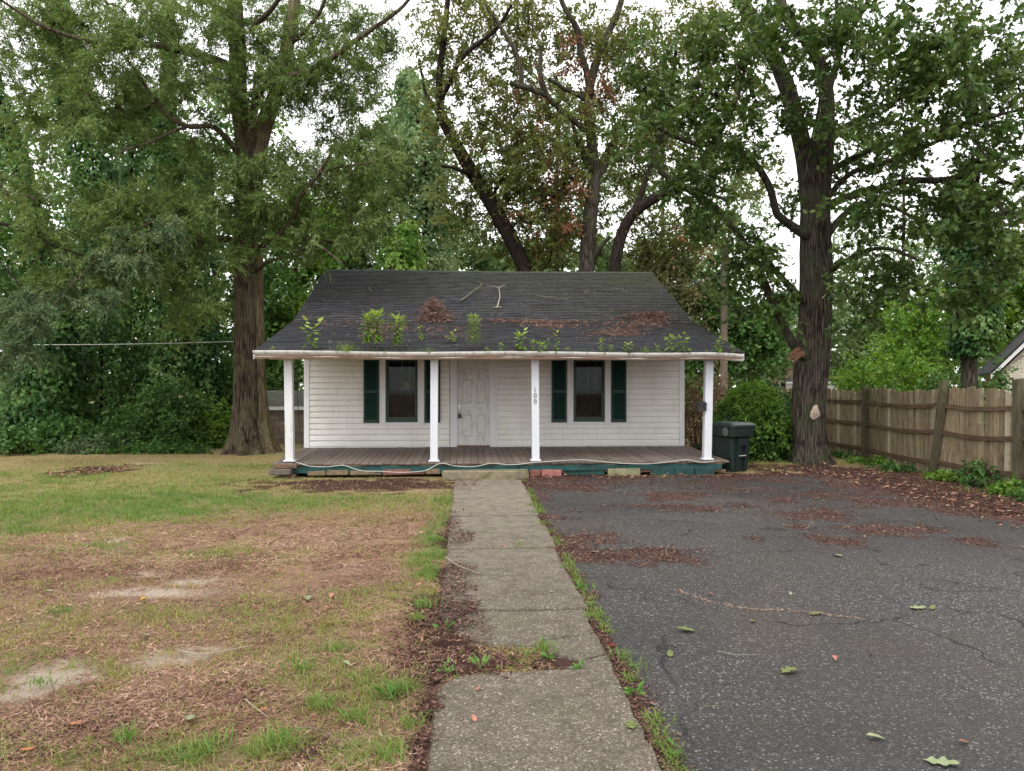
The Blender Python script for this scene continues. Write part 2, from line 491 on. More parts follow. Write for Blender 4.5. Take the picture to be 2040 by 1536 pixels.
AX, AY = np.meshgrid(ax, ay); X1, Y1 = AX.ravel(), AY.ravel()
am = drive_mulch(X1, Y1)
az = 0.014 + (noise2(X1, Y1, .5, 3) - .5) * .02
na = len(ax)
ii = (np.arange(len(ay) - 1)[:, None] * na + np.arange(na - 1)[None, :]).ravel()
AF = np.stack([ii, ii + 1, ii + na + 1, ii + na], 1)
cx, cyy = X1[AF].mean(1), Y1[AF].mean(1)
keep = (cx < 7.75 + (noise2(cx, cyy, .9, 3) - .5) * .8) & (cyy < 15.95 + (noise2(cx, cyy, 1.4, 3) - .5) * .4)
AF = AF[keep]
edgev = np.zeros(len(X1)); cnt = np.bincount(AF.ravel(), minlength=len(X1)); az = np.where(cnt < 4, -0.03, az)
t = NT('asphalt')
w = t.coords(world=True)
n1 = t.noise(w, 190, 4, .8); vcell = t.vor(w, 85, 'F1', 'Color'); vd = t.vor(w, 85)
sep = t.n.new('ShaderNodeSeparateColor'); t.link(vcell, sep.inputs[0])
col = t.mix(t.ramp(n1, [(.3, 0), (.7, 1)]), (.015, .015, .016), (.060, .058, .058))
col = t.mix(t.ramp(sep.outputs[0], [(.70, 0), (.74, .75)]), col, (.105, .099, .095))
col = t.mix(t.ramp(sep.outputs[1], [(.955, 0), (.965, .9)]), col, (.29, .27, .25))
nb = t.noise(w, .55, 5, .6, .4)
col = t.mix(t.math('MULTIPLY', t.ramp(nb, [(.30, 0), (.72, 1)]), .60), col, (.068, .055, .046))
nd = t.noise(w, .23, 4, .55, .6)
col = t.mix(t.math('MULTIPLY', t.ramp(nd, [(.42, 0), (.62, 1)]), .5), col, (.022, .022, .024))
nc = t.noise(w, 1.7, 5, .7)
col = t.mix(t.math('MULTIPLY', t.ramp(nc, [(.58, 0), (.75, 1)]), .4), col, (.05, .055, .03))
wd_ = t.n.new('ShaderNodeVectorMath'); wd_.operation = 'ADD'; nz_ = t.node('ShaderNodeTexNoise', Scale=1.6, Detail=5.0); t.link(w, nz_.inputs['Vector']); t.link(w, wd_.inputs[0]); t.link(nz_.outputs['Color'], wd_.inputs[1])
crk = t.vor(wd_.outputs[0], .42, 'DISTANCE_TO_EDGE')
col = t.mix(t.math('MULTIPLY', t.ramp(crk, [(.0035, 1), (.010, 0)]), t.ramp(t.noise(w, .8, 3, .6), [(.46, 0), (.56, .75)])), col, (.012, .011, .010))       # hairline cracks
n_f = t.noise(w, 45, 5, .75, .8)
mulc = t.mix(t.ramp(n_f, [(.35, 0), (.7, 1)]), (.036, .020, .017), (.14, .070, .055))
mk = t.ramp(t.math('ADD', t.attr('mulch'), t.math('MULTIPLY', t.math('SUBTRACT', n_f, .5), .9)), [(.42, 0), (.70, .9)])
col = t.mix(mk, col, mulc)
rg = t.mix(t.ramp(nb, [(.35, 0), (.65, 1)]), .52, .72)
t.pbr(col, rg, .16, normal=t.bump(t.math('ADD', t.math('SUBTRACT', 1, vd), t.math('MULTIPLY', t.math('MULTIPLY', mk, n_f), 2.0)), .7, .012))
M_asph = t.m
me = mesh_np('driveway', np.stack([X1, Y1, az], 1), AF, True, attrs={'mulch': am})
driveway = put('driveway', me, M_asph, world_origin=np.array([0, 0, 0.]))
tag(driveway, 'weathered grey asphalt driveway with drifts of dark leaf litter', None, kind='structure')

# ---- concrete walk, each slab its own piece
t = NT('walk_concrete')
w = t.coords(world=True)
vc = t.vor(w, 95, 'F1', 'Color'); sep = t.n.new('ShaderNodeSeparateColor'); t.link(vc, sep.inputs[0])
n1 = t.noise(w, 120, 4, .8); nb = t.noise(w, 1.3, 5, .65, .5); nm = t.noise(w, 6, 5, .7)
col = t.mix(t.ramp(n1, [(.3, 0), (.7, 1)]), (.062, .051, .039), (.158, .132, .104))
col = t.mix(t.ramp(sep.outputs[0], [(.66, 0), (.72, .6)]), col, (.20, .175, .14))
col = t.mix(t.ramp(sep.outputs[1], [(.94, 0), (.95, .9)]), col, (.32, .285, .24))
col = t.mix(t.ramp(sep.outputs[2], [(.90, 0), (.92, .7)]), col, (.045, .036, .030))
geo = t.n.new('ShaderNodeNewGeometry'); sx = t.n.new('ShaderNodeSeparateXYZ'); t.link(geo.outputs['Position'], sx.inputs[0])
pale = t.ramp(t.math('ADD', t.math('DIVIDE', sx.outputs[1], 16.0), t.math('MULTIPLY', t.math('SUBTRACT', nb, .5), .5)), [(.40, 0), (.85, 1)])
col = t.mix(t.math('MULTIPLY', pale, .5), col, (.27, .235, .19))       # walk grows paler towards its far end
col = t.mix(t.math('MULTIPLY', t.ramp(nm, [(.46, 0), (.68, 1)]), .55), col, (.050, .040, .028))
col = t.mix(t.math('MULTIPLY', t.ramp(nb, [(.55, 0), (.75, 1)]), .35), col, (.08, .085, .045))
t.pbr(col, .9, .1, normal=t.bump(t.math('ADD', n1, t.math('MULTIPLY', sep.outputs[0], .5)), .6, .008))
M_walk = t.m
walk = tag(put('walkway', MB().box(-0.24, 1.03, 2.2, 15.35, -0.12, -0.03).mesh('walkway'), mat_plain('walk_bed', (.05, .035, .028))), 'cracked concrete front walk of square slabs', None, kind='structure')
def slab(outline, tilt=(0, 0), z=0.03, seed=0):
    r = random.Random(seed)
    pts = []
    n = len(outline)
    for k in range(n):                              # roughen the edges
        a, b = outline[k], outline[(k + 1) % n]
        L = math.hypot(b[0] - a[0], b[1] - a[1]); m = max(1, int(L / 0.09))
        ex, ey = (b[0] - a[0]) / L, (b[1] - a[1]) / L
        for q in range(m):
            f = q / m; off = r.uniform(-.011, .011) if q else 0
            pts.append((a[0] + (b[0] - a[0]) * f - ey * off, a[1] + (b[1] - a[1]) * f + ex * off))
    cxx = sum(p[0] for p in pts) / len(pts); cyy_ = sum(p[1] for p in pts) / len(pts)
    def zz(p): return z + tilt[0] * (p[0] - cxx) + tilt[1] * (p[1] - cyy_)
    m = MB(); n = len(pts)
    inn = [(cxx + (p[0] - cxx) * .985, cyy_ + (p[1] - cyy_) * .985) for p in pts]
    V = [(p[0], p[1], -.08) for p in pts] + [(p[0], p[1], zz(p) - .014) for p in pts] + [(p[0], p[1], zz(p)) for p in inn]
    F = [tuple(range(2 * n, 3 * n))]
    for k in range(n):
        k2 = (k + 1) % n
        F += [(k, k2, n + k2, n + k), (n + k, n + k2, 2 * n + k2, 2 * n + k)]
    m.add(V, F)
    return m.build('slab', M_walk, walk)
ysl = [15.25, 14.3, 13.35, 12.2, 11.1, 10.1, 8.9, 7.68, 6.43]
for k in range(len(ysl) - 1):
    r = random.Random(k)
    g = .013
    slab([(-.22 + r.uniform(-.02, .02), ysl[k + 1] + g), (.985 + .006 * ysl[k], ysl[k + 1] + g), (.985 + .006 * ysl[k] + r.uniform(-.02, .02), ysl[k] - g), (-.22, ysl[k] - g)],
         (r.uniform(-.010, .010), r.uniform(-.014, .014)), .036 + r.uniform(-.010, .016), k)
slab([(-.12, 5.95), (.2, 5.62), (.52, 5.58), (.56, 5.70), (.98, 5.83), (1.0, 6.41), (-.22, 6.41)], (.004, .012), .030, 30)
slab([(.58, 5.45), (.80, 5.30), (1.0, 5.42), (.985, 5.80), (.57, 5.67)], (-.01, .02), .022, 31)
slab([(.66, 5.14), (.99, 5.12), (.99, 5.38), (.81, 5.27)], (.0, .02), .018, 32)
slab([(-.21, 2.3), (.955, 2.3), (.965, 5.06), (.2, 5.04), (-.06, 4.98), (-.18, 4.80)], (.004, .003), .042, 33)

# ================================================================== THE HOUSE
M_white = None
def mat_siding():
    t = NT('vinyl_siding')
    w = t.coords(world=True); wv = t.coords((3.5, 1, .45), world=True)
    n = t.noise(w, 1.1, 5, .6); st = t.noise(wv, 4, 6, .7, .3); fine = t.noise(w, 22, 5, .75)
    c = t.mix(t.ramp(n, [(.35, 0), (.7, 1)]), (.79, .775, .75), (.68, .65, .60))
    c = t.mix(t.math('MULTIPLY', t.ramp(st, [(.55, 0), (.78, 1)]), .35), c, (.38, .34, .28))
    c = t.mix(t.math('MULTIPLY', t.ramp(fine, [(.64, 0), (.74, 1)]), .4), c, (.30, .26, .21))
    t.pbr(c, .55, .3); return t.m
M_siding = mat_siding()
def mat_paint(name, col, dirtcol, amt, lo=.55, scale=2.2):
    t = NT(name)
    w = t.coords(world=True); wv = t.coords((3, 3, .6), world=True)
    n = t.noise(w, scale * 4, 6, .75); s2 = t.noise(wv, scale * 2, 6, .7, .4)
    c = t.mix(t.math('MULTIPLY', t.ramp(s2, [(lo, 0), (lo + .2, 1)]), amt), col, dirtcol)
    c = t.mix(t.math('MULTIPLY', t.ramp(n, [(lo + .06, 0), (lo + .16, 1)]), amt), c, tuple(x * .8 for x in dirtcol))
    t.pbr(c, .5, .35, normal=t.bump(n, .08, .01)); return t.m
M_white = mat_paint('white_trim', (.70, .70, .71), (.36, .32, .26), .35, .58)
M_post = mat_paint('white_post', (.57, .58, .62), (.30, .28, .22), .45, .56)
M_postm = mat_paint('white_post_mossy', (.58, .58, .59), (.27, .27, .13), .75, .55)
M_door = mat_paint('door_paint', (.64, .64, .62), (.27, .24, .20), .75, .52, 3.2)
M_gutter = mat_paint('gutter_paint', (.50, .48, .45), (.18, .165, .135), .8, .50, 2.5)
M_sof = mat_paint('soffit_paint', (.56, .55, .52), (.22, .18, .13), .6)
M_green = mat_plain('dark_green_shutter', (.010, .036, .028), .5, .35, var=.3, scale=9)
M_sash = mat_plain('green_sash', (.014, .046, .036), .45, .4, var=.25)
M_teal = mat_plain('teal_skirt', (.020, .066, .064), .75, .25, var=.35, scale=5, dirt=(.03, .03, .025), dirt_amt=.9, bump=.3)
M_tealblock = mat_plain('teal_block', (.020, .058, .054), .85, .2, var=.3, scale=8, dirt=(.05, .06, .05), dirt_amt=.8, bump=.8)
M_dark = mat_plain('painted_void_shade', (.012, .010, .009), .9, .1)  # near-black colour stands in for the unlit hollows it backs
M_metal = mat_plain('satin_metal', (.55, .52, .46), .3, .5, 1.0, var=.1)
M_blackp = mat_plain('black_plastic', (.016, .016, .018), .42, .4, var=.2)

def mat_wood(name, dark, light, objvar=.25, moss=None, grain=(30, 2, 30), rough=.75, mossamt=.6):
    t = NT(name)
    v = t.coords(grain); w = t.coords(world=True)
    n = t.noise(v, 1.6, 6, .7, .3); p = t.noise(w, 2.2, 5, .65)
    c = t.mix(t.ramp(n, [(.3, 0), (.7, 1)]), dark, light)
    c = t.mix(t.math('MULTIPLY', t.ramp(p, [(.5, 0), (.7, 1)]), .45), c, tuple(x * .55 for x in dark))
    if moss:
        c = t.mix(t.math('MULTIPLY', t.ramp(t.noise(w, 1.3, 5, .7), [(.52, 0), (.7, 1)]), mossamt), c, moss)
    hs = t.n.new('ShaderNodeHueSaturation'); t.link(c, hs.inputs['Color'])
    t.link(t.math('ADD', t.math('MULTIPLY', t.objrand(), 2 * objvar), 1 - objvar), hs.inputs['Value'])
    t.pbr(hs.outputs[0], rough, .3, normal=t.bump(n, .35, .01)); return t.m
M_deck = mat_wood('deck_wood', (.105, .078, .064), (.20, .158, .135), .16, (.13, .12, .045), (26, 1.6, 26), .62, .55)
M_rim = mat_wood('rotten_rim', (.05, .030, .020), (.22, .135, .09), .2, (.10, .09, .035), (2, 20, 20))

YW, YP, YG, YK, YR = 19.15, 16.15, 15.75, 19.3, 23.7
XL, XR = -3.96, 5.485
RXL, RXR = -4.27, 5.785
Z_EAVE, Z_K, Z_R = 2.575, 3.49, 5.40
ZD_B, ZD_F = 0.37, 0.305                                    # deck height at wall and at front
house = thing('house', (.76, 21, 0), 'small white clapboard house with dark shingle roof, green shutters and front porch', 'house')
# --- wall shell
wall_core = MB()
YB = 28.1
def rz(y):                                                  # underside of the roof
    return (Z_K + (y - YK) * (Z_R - Z_K) / (YR - YK) if y <= YR else Z_R - (y - YR) * (Z_R - Z_K) / (YR - YK)) - .12
w1 = (XY(768.5, YW), XY(832.5, YW)); w2 = (XY(1142, YW), XY(1204.5, YW)); dr = (XY(909, YW), XY(977.5, YW))
WZ0, WZ1 = 0.985, 2.56; DZ0, DZ1 = .385, 2.58
def wall_piece(x0, x1, z0, z1):
    wall_core.box(x0, x1, YW + .02, YW + .12, z0, z1)
ZT = rz(YW + .02) - .02
edges_x = [XL + .02, w1[0], w1[1], dr[0], dr[1], w2[0], w2[1], XR - .02]
wall_piece(edges_x[0], edges_x[1], .1, ZT); wall_piece(edges_x[2], edges_x[3], .1, ZT)
wall_piece(edges_x[4], edges_x[5], .1, ZT); wall_piece(edges_x[6], edges_x[7], .1, ZT)
for a in (w1, w2): wall_piece(a[0], a[1], .1, WZ0); wall_piece(a[0], a[1], WZ1, ZT)
wall_piece(dr[0], dr[1], DZ1, ZT); wall_piece(dr[0], dr[1], .1, DZ0)
for x0, x1 in ((XL + .02, XL + .12), (XR - .12, XR - .02)):
    wall_core.prism([(YW + .12, .1), (YB, .1), (YB, rz(YB)), (YR, rz(YR)), (YW + .12, rz(YW + .12))], 'x', x0, x1)
wall_core.box(XL + .12, XR - .12, YB - .1, YB, .1, rz(YB))
wall = wall_core.build('wall', M_rim, house)  # dark core: shadow lines between the siding boards are put into its colour
# --- siding boards, each a piece
EXP = 0.1425
def siding(x0, x1, z, side=None):
    m = MB()
    y = YW
    prof = [(y + .016, z + .002), (y - .022, z + .002), (y - .026, z + .012), (y - .018, z + EXP * .62), (y - .001, z + EXP * .80), (y + .004, z + EXP - .003), (y + .016, z + EXP - .003)]
    m.prism(prof, 'x', x0, x1)
    return m.build('siding_board', M_siding, wall)
cas = .155
segs_full = [(XL + .125, dr[0] - .165), (dr[1] + .165, XR - .125)]
z = .395; row = 0
while z < 2.9:
    if z + EXP < WZ0:
        for a, b in segs_full: siding(a, b, z)
    elif z < WZ1 + .05:
        siding(XL + .125, w1[0] - cas, z); siding(w1[1] + cas, dr[0] - .165, z)
        siding(dr[1] + .165, w2[0] - cas, z); siding(w2[1] + cas, XR - .125, z)
    else:
        siding(XL + .125, XR - .125, z)
    z += EXP
# side wall siding (left and right), seen only from the side
for xs_, sgn in ((XL, -1), (XR, 1)):
    z = .2
    while z < 3.3:
        m = MB(); m.prism([(xs_ - sgn * .018, z), (xs_ + sgn * .013, z), (xs_ + sgn * .004, z + EXP - .004), (xs_ - sgn * .018, z + EXP - .004)], 'y', YW + .12, YB)
        m.build('siding_board', M_siding, wall); z += EXP
# corner trim
for x0, x1 in ((XL - .015, XL + .12), (XR - .12, XR + .015)):
    MB().box(x0, x1, YW - .028, YW + .10, .36, 2.95, .006).build('corner_trim', M_white, house)
MB().box(XL + .12, XR - .12, YW - .018, YW + .015, .345, .392).build('base_trim', M_white, house)

# --- windows
def mat_glass():
    t = NT('window_glass')
    gl = t.n.new('ShaderNodeBsdfGlossy'); gl.inputs['Roughness'].default_value = .03; gl.inputs['Color'].default_value = (.8, .85, .85, 1)
    tr = t.n.new('ShaderNodeBsdfTransparent'); tr.inputs[0].default_value = (.72, .74, .72, 1)
    fr = t.n.new('ShaderNodeFresnel'); fr.inputs[0].default_value = 1.5
    mx = t.n.new('ShaderNodeMixShader')
    t.link(t.math('MULTIPLY', fr.outputs[0], .32), mx.inputs[0]); t.link(tr.outputs[0], mx.inputs[1]); t.link(gl.outputs[0], mx.inputs[2])
    t.link(mx.outputs[0], t.out.inputs[0]); return t.m
M_glass = mat_glass()
M_curt = mat_plain('dusty_curtain', (.10, .082, .066), .9, .1, var=.25, scale=3)
M_paper = mat_plain('yellowed_paper', (.34, .29, .21), .9, .1)
M_room = mat_plain('dim_room', (.06, .05, .045), .9, .1)
def window(xa, xb, papers):
    win = put('window', MB().box(xa, xb, YW + .60, YW + .62, WZ0, WZ1).mesh('window'), M_room, house)   # dark sheet, the room's dimness put into its colour
    c = MB()                                                      # white casing
    c.box(xa - cas, xa, YW - .045, YW + .02, WZ0 - .075, WZ1 + .07, .005)
    c.box(xb, xb + cas, YW - .045, YW + .02, WZ0 - .075, WZ1 + .07, .005)
    c.box(xa, xb, YW - .042, YW + .02, WZ0 - .075, WZ0 - .002, .004)
    c.box(xa, xb, YW - .042, YW + .02, WZ1 + .002, WZ1 + .07, .004)
    c.box(xa - .032, xa - .006, YW - .056, YW - .046, WZ0 - .02, WZ1 + .05)
    c.box(xb + .006, xb + .032, YW - .056, YW - .046, WZ0 - .02, WZ1 + .05)
    c.build('casing', M_white, win)
    zm = WZ0 + (WZ1 - WZ0) * .485
    s = MB()
    def frame(x0, x1, z0, z1, y0, y1, wd, bot):
        s.box(x0, x0 + wd, y0, y1, z0, z1); s.box(x1 - wd, x1, y0, y1, z0, z1)
        s.box(x0 + wd, x1 - wd, y0, y1, z0, z0 + bot); s.box(x0 + wd, x1 - wd, y0, y1, z1 - wd, z1)
    frame(xa + .004, xb - .004, WZ0, WZ1, YW - .01, YW + .05, .038, .045)      # frame
    frame(xa + .042, xb - .042, WZ0 + .045, zm + .03, YW + .006, YW + .034, .032, .05)
    frame(xa + .042, xb - .042, zm - .002, WZ1 - .038, YW + .036, YW + .058, .032, .035)
    s.build('sash', M_sash, win)
    for z0, z1, y in ((WZ0 + .09, zm, YW + .020), (zm + .03, WZ1 - .07, YW + .046)):
        MB().box(xa + .072, xb - .072, y, y + .004, z0, z1).build('pane', M_glass, win)
    for k in (1, 2):
        x = xa + (xb - xa) * (.27 + .23 * k)
        MB().box(x - .009, x + .009, YW + .060, YW + .072, zm + .03, WZ1 - .07).build('muntin', M_paper, win)
    cu = MB()
    n = 26; xx = np.linspace(xa + .05, xb - .05, n)
    for k in range(n - 1):
        y0 = YW + .13 + .018 * math.sin(k * 1.7) ; y1 = YW + .13 + .018 * math.sin((k + 1) * 1.7)
        top = WZ1 - .28 if papers else zm + .05
        cu.add([(xx[k], y0, WZ0 + .05), (xx[k + 1], y1, WZ0 + .05), (xx[k + 1], y1, top), (xx[k], y0, top)], [(0, 1, 2, 3)])
    cu.build('curtain', M_curt, win, True)
    st = MB(); st.box(xa + .075, xb - .075, YW + .062, YW + .075, WZ0 + .09, WZ0 + .125); st.build('inner_sill', M_paper, win)
    if papers:
        m = MB(); zb = zm + .04
        m.add([(xa + .43, YW + .085, zb), (xa + .60, YW + .085, zb), (xa + .60, YW + .10, zb + .14), (xa + .50, YW + .10, zb + .20), (xa + .47, YW + .09, zb + .20)], [(0, 1, 2, 3, 4)])
        m.add([(xa + .35, YW + .088, zb), (xa + .42, YW + .088, zb), (xa + .41, YW + .1, zb + .20)], [(0, 1, 2)])
        m.build('paper', M_paper, win)
    rb = MB(); rb.box(xa - .3, xb + .3, YW + .56, YW + .58, WZ0 - .2, WZ1 + .2)
    # closed dark box so that no daylight leaks in
    bx = MB()
    bx.box(xa - .04, xa - .01, YW + .12, YW + .60, WZ0 - .05, WZ1 + .05); bx.box(xb + .01, xb + .04, YW + .12, YW + .60, WZ0 - .05, WZ1 + .05)
    bx.box(xa - .04, xb + .04, YW + .12, YW + .60, WZ0 - .08, WZ0 - .05); bx.box(xa - .04, xb + .04, YW + .12, YW + .60, WZ1 + .05, WZ1 + .08)
    bx.build('daylight_block', M_room, win)
    return win
window(*w1, True); window(*w2, False)
# --- shutters
def shutter(x0, x1, z0=.975, z1=2.575):
    y0, y1 = YW - .062, YW - .028
    fr = MB(); wd = .048; zm = z0 + (z1 - z0) * .48
    fr.box(x0, x0 + wd, y0, y1, z0, z1, .004); fr.box(x1 - wd, x1, y0, y1, z0, z1, .004)
    for a, b in ((z0, z0 + .075), (zm - .04, zm + .04), (z1 - .075, z1)): fr.box(x0 + wd, x1 - wd, y0 + .002, y1, a, b)
    fr.box(x0 + wd, x1 - wd, y1 - .008, y1 - .004, z0 + .075, z1 - .075)
    sh = fr.build('shutter', M_green, house)
    lv = MB()
    for a, b in ((z0 + .075, zm - .04), (zm + .04, z1 - .075)):
        n = int((b - a) / .030); h = (b - a) / n
        for k in range(n):
            zz = a + k * h
            lv.add([(x0 + wd, y0 + .004, zz + .002), (x1 - wd, y0 + .004, zz + .002), (x1 - wd, y1 - .010, zz + h * .95), (x0 + wd, y1 - .010, zz + h * .95), (x0 + wd, y0 + .009, zz), (x1 - wd, y0 + .009, zz)],
                   [(0, 1, 2, 3), (4, 5, 1, 0)])
    lv.build('louvres', M_green, sh)
for a, b in ((724, 755), (846, 877)): shutter(XY(a, YW - .06), XY(b, YW - .06))
for a, b in ((1099, 1129), (1217.5, 1248)): shutter(XY(a, YW - .06), XY(b, YW - .06))

# --- door
dx0, dx1 = dr[0] + .02, dr[1] - .02
door = MB().box(dx0, dx1, YW + .03, YW + .075, DZ0 + .02, DZ1 - .02).build('door', M_door, house)
W_ = dx1 - dx0; H_ = 2.03
st_ = .14 * W_
for (u0, u1) in ((.145, .455), (.60, .875)):
    for (v0, v1) in ((.24, .80), (1.06, 1.66), (1.80, 1.935)):
        x0, x1, z0, z1 = dx0 + u0 * W_, dx0 + u1 * W_, DZ0 + v0, DZ0 + v1
        m = MB()
        y = YW + .03
        m.box(x0, x1, y - .004, y - .0005, z0, z1)                         # moulding step
        i = .022
        V = [(x0 + .008, y - .004, z0 + .008), (x1 - .008, y - .004, z0 + .008), (x1 - .008, y - .004, z1 - .008), (x0 + .008, y - .004, z1 - .008),
             (x0 + i, y - .024, z0 + i), (x1 - i, y - .024, z0 + i), (x1 - i, y - .024, z1 - i), (x0 + i, y - .024, z1 - i),
             (x0 + i * 1.6, y - .006, z0 + i * 1.6), (x1 - i * 1.6, y - .006, z0 + i * 1.6), (x1 - i * 1.6, y - .006, z1 - i * 1.6), (x0 + i * 1.6, y - .006, z1 - i * 1.6)]
        F = []
        for b in (0, 4):
            for k in range(4): F.append((b + k, b + (k + 1) % 4, b + 4 + (k + 1) % 4, b + 4 + k))
        F.append((8, 9, 10, 11))
        m.add(V, F)
        m.build('panel', M_door, door)
MB().disc((dx0 + .065, YW + .015, DZ0 + .995), .030, 'y', .035, 16).build('deadbolt', M_metal, door)
k_ = MB(); k_.disc((dx0 + .065, YW + .010, DZ0 + .86), .030, 'y', .05, 16); k_.build('door_knob', M_metal, door, False)
lb = MB(); lb.box(dx0 + .035, dx0 + .10, YW - .055, YW - .015, DZ0 + .70, DZ0 + .80, .008); lb.tube([(dx0 + .048, YW - .035, DZ0 + .79), (dx0 + .05, YW - .03, DZ0 + .86), (dx0 + .068, YW - .03, DZ0 + .89), (dx0 + .085, YW - .03, DZ0 + .86), (dx0 + .087, YW - .035, DZ0 + .79)], .006, 8)
lb.build('lock_box', M_blackp, door)
dc = MB()
for a, b in ((dr[0] - .15, dr[0] + .02), (dr[1] - .02, dr[1] + .17)):
    dc.box(a, b, YW - .035, YW + .06, DZ0 - .02, DZ1 + .10, .005)
dc.box(dr[0] - .10, dr[0] - .075, YW - .047, YW - .036, DZ0, DZ1 + .08); dc.box(dr[1] + .075, dr[1] + .10, YW - .047, YW - .036, DZ0, DZ1 + .08)
dc.box(dr[0] + .02, dr[1] - .02, YW - .032, YW + .06, DZ1 - .02, DZ1 + .10)
dc.build('door_casing', M_white, house)
MB().box(dr[0] + .02, dr[1] - .02, YW - .06, YW + .07, DZ0 - .012, DZ0 + .018).build('threshold', M_rim, house)
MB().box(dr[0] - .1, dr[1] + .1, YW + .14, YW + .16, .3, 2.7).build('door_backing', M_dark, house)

# --- porch deck
ang = math.atan2(ZD_B - ZD_F, YW - 15.98)
deck = MB()
deck.prism([(16.05, ZD_F - .21), (YW + .0, ZD_B - .24), (YW + .0, ZD_B - .045), (16.05, ZD_F - .042)], 'x', XL + .06, XR - .06)
deck = deck.build('porch_deck', M_rim, house)
BW = .1515
nb_ = int(round((XR - XL + .06) / BW))
L_ = (YW - 15.98)
bmeshes = []
for k in range(5):
    r = random.Random(k); e = r.uniform(-.02, .025)
    m = MB().box(-BW / 2 + .0045, BW / 2 - .0045, -L_ / 2 + e, L_ / 2 - .018, -.036, 0, .004)
    me = m.mesh('deck_board'); me.materials.append(M_deck); bmeshes.append(me)
for k in range(nb_):
    x = XL - .03 + (k + .5) * BW
    inst('deck_board', bmeshes[(k * 7) % 5], deck, (x, (YW + 15.98) / 2 - .018, (ZD_B + ZD_F) / 2 + random.Random(k).uniform(-.004, .003)), (ang, 0, 0))
m = MB(); n = 60
for k in range(n):                                            # uneven rotten front edge
    x0 = XL + .03 + (XR - XL - .06) * k / n; x1 = XL + .03 + (XR - XL - .06) * (k + 1) / n
    r = random.Random(k + 90); y0 = 15.955 + r.uniform(0, .02)
    m.box(x0, x1 - .001, y0 + .035, 16.045, ZD_F - .062 + r.uniform(-.008, .008), ZD_F - .044)
m.build('rim_board', M_rim, deck)
# teal skirt boards under the deck
sk = MB(); sk.box(XL + .30, 1.08, 15.995, 16.035, .100, .240); sk.build('skirt_board', M_teal, house)
sk = MB(); sk.box(1.10, XR - .08, 15.990, 16.03, .125, .240); sk.build('skirt_board', M_teal, house)
MB().box(1.10, XR + .02, 16.03, 16.07, .075, .120).build('sill_beam', M_rim, house)
deck_back = MB().box(XL + .3, XR - .1, 16.25, 16.35, -.05, .20).build('underdeck_backing', M_dark, house)  # dark sheet, the shade below the deck is put into its colour
M_brickr = mat_plain('red_brick', (.20, .085, .062), .85, .2, var=.4, scale=9, dirt=(.12, .09, .07), dirt_amt=.6, bump=.6)
M_brickt = mat_plain('tan_brick', (.19, .14, .09), .88, .2, var=.3, scale=9, dirt=(.08, .09, .04), dirt_amt=.7, bump=.6)
def block(pxa, pxb, pyt, pyb, mat, Y=15.99, dep=.11, name='block', rot=0):
    xa, xb = XY(pxa, Y), XY(pxb, Y); z0, z1 = max(-.03, ZY(pyb, pxa, Y) - .03), ZY(pyt, pxa, Y)
    m = MB().box(xa, xb, Y, Y + dep, z0, z1, .012)
    rr = random.Random(int(pxa))
    m.v = [(x + rr.uniform(-.005, .005), y + rr.uniform(-.006, .006), zz + rr.uniform(-.005, .005)) for x, y, zz in m.v]
    o = m.build(name, mat, deck_back); o.rotation_euler = (0, rr.uniform(-.02, .02), rr.uniform(-.03, .03)); return o
for a in ((612, 648, 938, 945), (650, 694, 936.5, 944), (697, 760, 937, 944)): block(*a, M_brickt, name='brick')
block(762, 846, 934.5, 943, M_brickr, name='brick'); block(848, 877, 933.5, 942, M_brickt, name='brick')
block(1056, 1077, 937, 947, M_brickr, 15.93, name='brick'); block(1079, 1119, 936.5, 947, mat_plain('pink_brick', (.30, .125, .11), .85, .2, var=.25, scale=10, bump=.6), 15.90, name='brick')
block(1121, 1205, 934, 945, M_tealblock, 16.02)
block(1212, 1276, 934, 946, mat_plain('mossy_block', (.20, .19, .11), .9, .2, var=.35, scale=7, dirt=(.07, .10, .03), dirt_amt=.8, bump=.8), 15.94)
for a, b in ((1300, 1343), (1344.5, 1383), (1385, 1424)): block(a, b, 931, 945, M_tealblock, 15.97)
# --- posts
def post(pxt, pxb, Y, w, zb, mat, base=True):
    xt, xb = XY(pxt, Y), XY(pxb, Y)
    zt = 2.455
    m = MB(); h = w / 2; b = .008
    V = []
    for zz, xx in ((zb, xb), (zt, xt)):
        V += [(xx - h + b, Y - h, zz), (xx + h - b, Y - h, zz), (xx + h, Y - h + b, zz), (xx + h, Y + h - b, zz), (xx + h - b, Y + h, zz), (xx - h + b, Y + h, zz), (xx - h, Y + h - b, zz), (xx - h, Y - h + b, zz)]
    F = [tuple(range(8))[::-1], tuple(range(8, 16))] + [(k, (k + 1) % 8, 8 + (k + 1) % 8, 8 + k) for k in range(8)]
    m.add(V, F)
    p = m.build('post', mat, house)
    if base:
        MB().box(xb - h - .035, xb + h + .035, Y - h - .035, Y + h + .035, zb - .004, zb + .028, .006).build('base_plate', mat, p)
        MB().box(xt - h - .02, xt + h + .02, Y - h - .02, Y + h + .02, zt - .03, zt - .002, .004).build('cap_plate', mat, p)
    return p
post(575, 578, YP, .165, .335, M_postm)
post(865.5, 864.8, YP - .02, .158, ZD_F + .012, M_post)
p3 = post(1065.5, 1067, YP - .02, .158, ZD_F + .012, M_post)
post(1412, 1408, YP, .165, ZD_F + .015, M_post)
